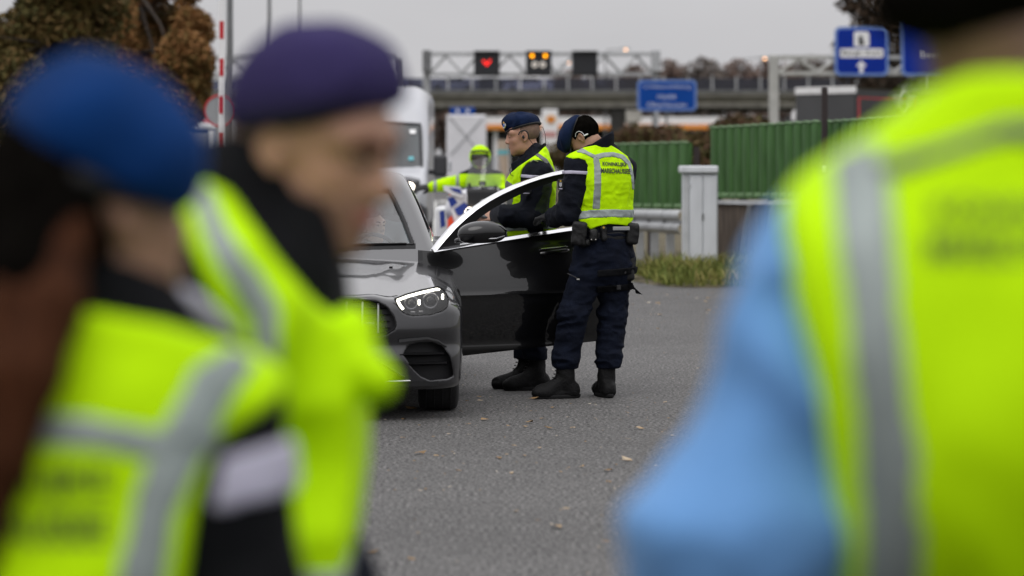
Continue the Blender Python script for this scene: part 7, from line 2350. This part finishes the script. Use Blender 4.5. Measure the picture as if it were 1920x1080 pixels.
jp = torso_prims(Jn, .012) + arm_prims(Jn, 'L', .028, 1.1) + arm_prims(Jn, 'R', .036, 1.2) + [ec(qn(520, 560, -.02), qn(455, 365, .0), .105, .098, .95, -125, .06), rc(qn(600, 560, -.05), qn(560, 470, -.05), .06, .06, .06), rc(qn(600, 590, -.07), qn(588, 528, -.07), .065, .06, .05)]
JN = [(200, 250), (620, 250), (640, 600), (640, 640), (635, 1300), (200, 1300)]
cloth('jacket', jp, .010, 'black_cloth', MN, JN, Yn - .1, wr=((.012, 9, (1, 1, 1.4)),), k=.03)
lo, hi = prims_bounds(arm_prims(Jn, 'R', .06, 1.2), .05); axs = axes(lo, hi, .009)
Fs_ = field(arm_prims(Jn, 'R', .036, 1.2), axs)
X, Y, Z = axs[0][:, None, None], axs[1][None, :, None], axs[2][None, None, :]
S = np.maximum(Fs_ - .014, poly_sd(ppoly([(270, 545), (310, 515), (380, 545), (450, 600), (470, 660), (430, 670), (350, 610)], Yn - .2), X[:, :, 0], Z[0, 0][None, :])[:, None, :])
solid('sleeve_tape', S.astype(np.float32), axs, MATS['white_tape'], MN)
VN = [(320, 385), (345, 345), (380, 335), (430, 360), (480, 420), (540, 500), (590, 560), (640, 600), (655, 600), (665, 660), (675, 760), (672, 900), (660, 1000), (645, 1090), (640, 1200), (560, 1200), (560, 980), (540, 860), (470, 700), (420, 560), (380, 470), (330, 420)]
sn_ = [('reflective_strip', [(360, 350), (400, 345), (440, 420), (500, 500), (540, 560), (545, 640), (530, 700), (495, 690), (490, 600), (440, 520), (400, 450)], 'reflective', None),
       ('reflective_strip', [(540, 1040), (700, 1045), (700, 1110), (540, 1110)], 'reflective', None)]
vp = torso_prims(Jn, .055, 1.1) + [rc(qn(375, 395, -.10), qn(480, 600, -.16), .06, .09, .06), rc(qn(610, 680, -.1), qn(612, 1160, -.19), .085, .085, .06), rc(qn(480, 640, -.14), qn(590, 760, -.10), .09, .09, .06), rc(qn(600, 600, -.12), qn(640, 660, -.1), .05, .06, .05)]
cloth('vest', vp, .010, 'hivis', MN, VN, Yn - .12, ((.016, 7, (1.2, 1, 1)),), strips=sn_, k=.015)
blob('vest_flap', [rc(qn(650, 700, -.16), qn(706, 715, -.17), .034, .027, .03), rc(qn(650, 690, -.16), qn(660, 620, -.14), .035, .03, .03)], .010, MATS['hivis'], MN, fn=lambda F, X, Y, Z, ax: wrinkle(F, ax, .006, 12))

# ---- tall officer at the right in light blue sleeves, seen from behind
Yr_ = 3.1
def qr(px, py, dy=0.0): return P(px, py, Yr_ + dy)
RO = root('person', (qr(1880, 0)[0], Yr_, 0), 'tall person from behind in yellow vest over light blue sleeves', 'person')
Jr = dict(yaw=8, hipc=qr(1900, 1480, .06), waist=qr(1895, 1250, .11), chest=qr(1885, 700, -.02), neckb=qr(1870, 330, .03), shL=qr(1548, 545, .02), shR=qr(2200, 460, .06),
          elL=qr(1378, 1065, -.02), wrL=qr(1580, 1300, .06), elR=qr(2380, 1050, .0), wrR=qr(2200, 1230, .2))
for nm, px_ in (('L', 1780), ('R', 2000)):
    Jr['hip' + nm] = np.array([qr(px_, 0)[0], Yr_, .98]); Jr['kn' + nm] = np.array([qr(px_, 0)[0], Yr_ - .02, .54]); Jr['an' + nm] = np.array([qr(px_, 0)[0], Yr_ + .02, .12]); Jr['toe' + nm] = np.array([.1, .98])
hcr, hRr = qr(1850, -80, .05), Rhead(-22, 6, 0)
hr_ = hand_prims(Jr['wrL'], (.6, .5, -.5), (-.5, -.6, 0), 1, .5) + hand_prims(Jr['wrR'], (-.6, .5, -.4), (.5, -.6, 0), -1, .5)
body_mesh(RO, Jr, hcr, hRr, .012, 'skin_shaded', 1.08, hr_)
blob('hair', [el(hd(hcr, hRr, (0, -.03, .02), 1.08), (.100, .104, .11), .03, hRr), el(hd(hcr, hRr, (-.03, -.06, -.055), 1.08), (.07, .06, .04), .04, hRr)], .010, MATS['hair_black'], RO, fn=hair_clip(hcr, hRr, 1.08, .03, -.115))
blob('trousers', leg_prims(Jr, 'L', .025) + leg_prims(Jr, 'R', .025) + [ec(Jr['hipc'], Jr['waist'], .19, .18, .74, 8)], .018, MATS['navy_trouser'], RO)
for nm in 'LR':
    blob('boot', foot_prims(Jr, nm, .012), .014, MATS['boot_black'], RO, fn=lambda F, X, Y, Z, ax: np.maximum(F, -Z))
jp = torso_prims(Jr, .012, 1.1)
jp += [rc(Jr['shL'], Jr['elL'], .074, .104, .05), rc(Jr['elL'], Jr['wrL'], .104, .06, .05), rc(Jr['shR'], Jr['elR'], .082, .09, .05), rc(Jr['elR'], Jr['wrR'], .09, .06, .05)]
cloth('jacket', jp, .011, 'light_blue', RO, wr=((.026, 4.5, (1, 1, 1.4)), (.008, 12, (1, 1, 1))))
VR = [(1470, 420), (1480, 370), (1520, 320), (1600, 270), (1690, 215), (1760, 160), (1810, 140), (1900, 135), (2000, 150), (2150, 250), (2280, 400), (2280, 1500), (1560, 1500), (1558, 1080), (1548, 900), (1515, 700), (1480, 560)]
sr_ = [('reflective_strip', [(1555, 300), (1645, 255), (1652, 420), (1664, 600), (1696, 850), (1712, 1080), (1715, 1500), (1595, 1500), (1604, 1080), (1584, 800), (1558, 560), (1546, 400)], 'reflective', None),
       ('reflective_strip', [(1560, 345), (1640, 296), (1760, 262), (1850, 226), (2100, 226), (2100, 272), (1860, 268), (1760, 300), (1650, 335), (1580, 372)], 'reflective_dark', None)]
vp = torso_prims(Jr, .04, 1.14) + [rc(qr(1600, 470, .0), qr(1800, 310, .0), .10, .11, .08), rc(qr(1800, 310, .0), qr(2160, 470, .04), .11, .10, .08), ec(qr(1880, 260, .0), qr(1880, 200, .02), .095, .08, .9, 8), rc(qr(1600, 560), qr(1650, 950, .08), .10, .10, .08)]
vestr = cloth('vest', vp, .010, 'hivis', RO, VR, Yr_ - .04, ((.014, 6, (1.2, 1, 1)),), strips=sr_, k=.015)
for body, cy_ in (('KONINKLIJKE', 400), ('MARECHAUSSEE', 462)):
    c = P(1935, cy_, Yr_ - .16)
    text_on('lettering', body, .19 if cy_ < 450 else .205, .028, c[0], c[2], vestr, 'black_matte', vestr, bold=.01, off=.006)
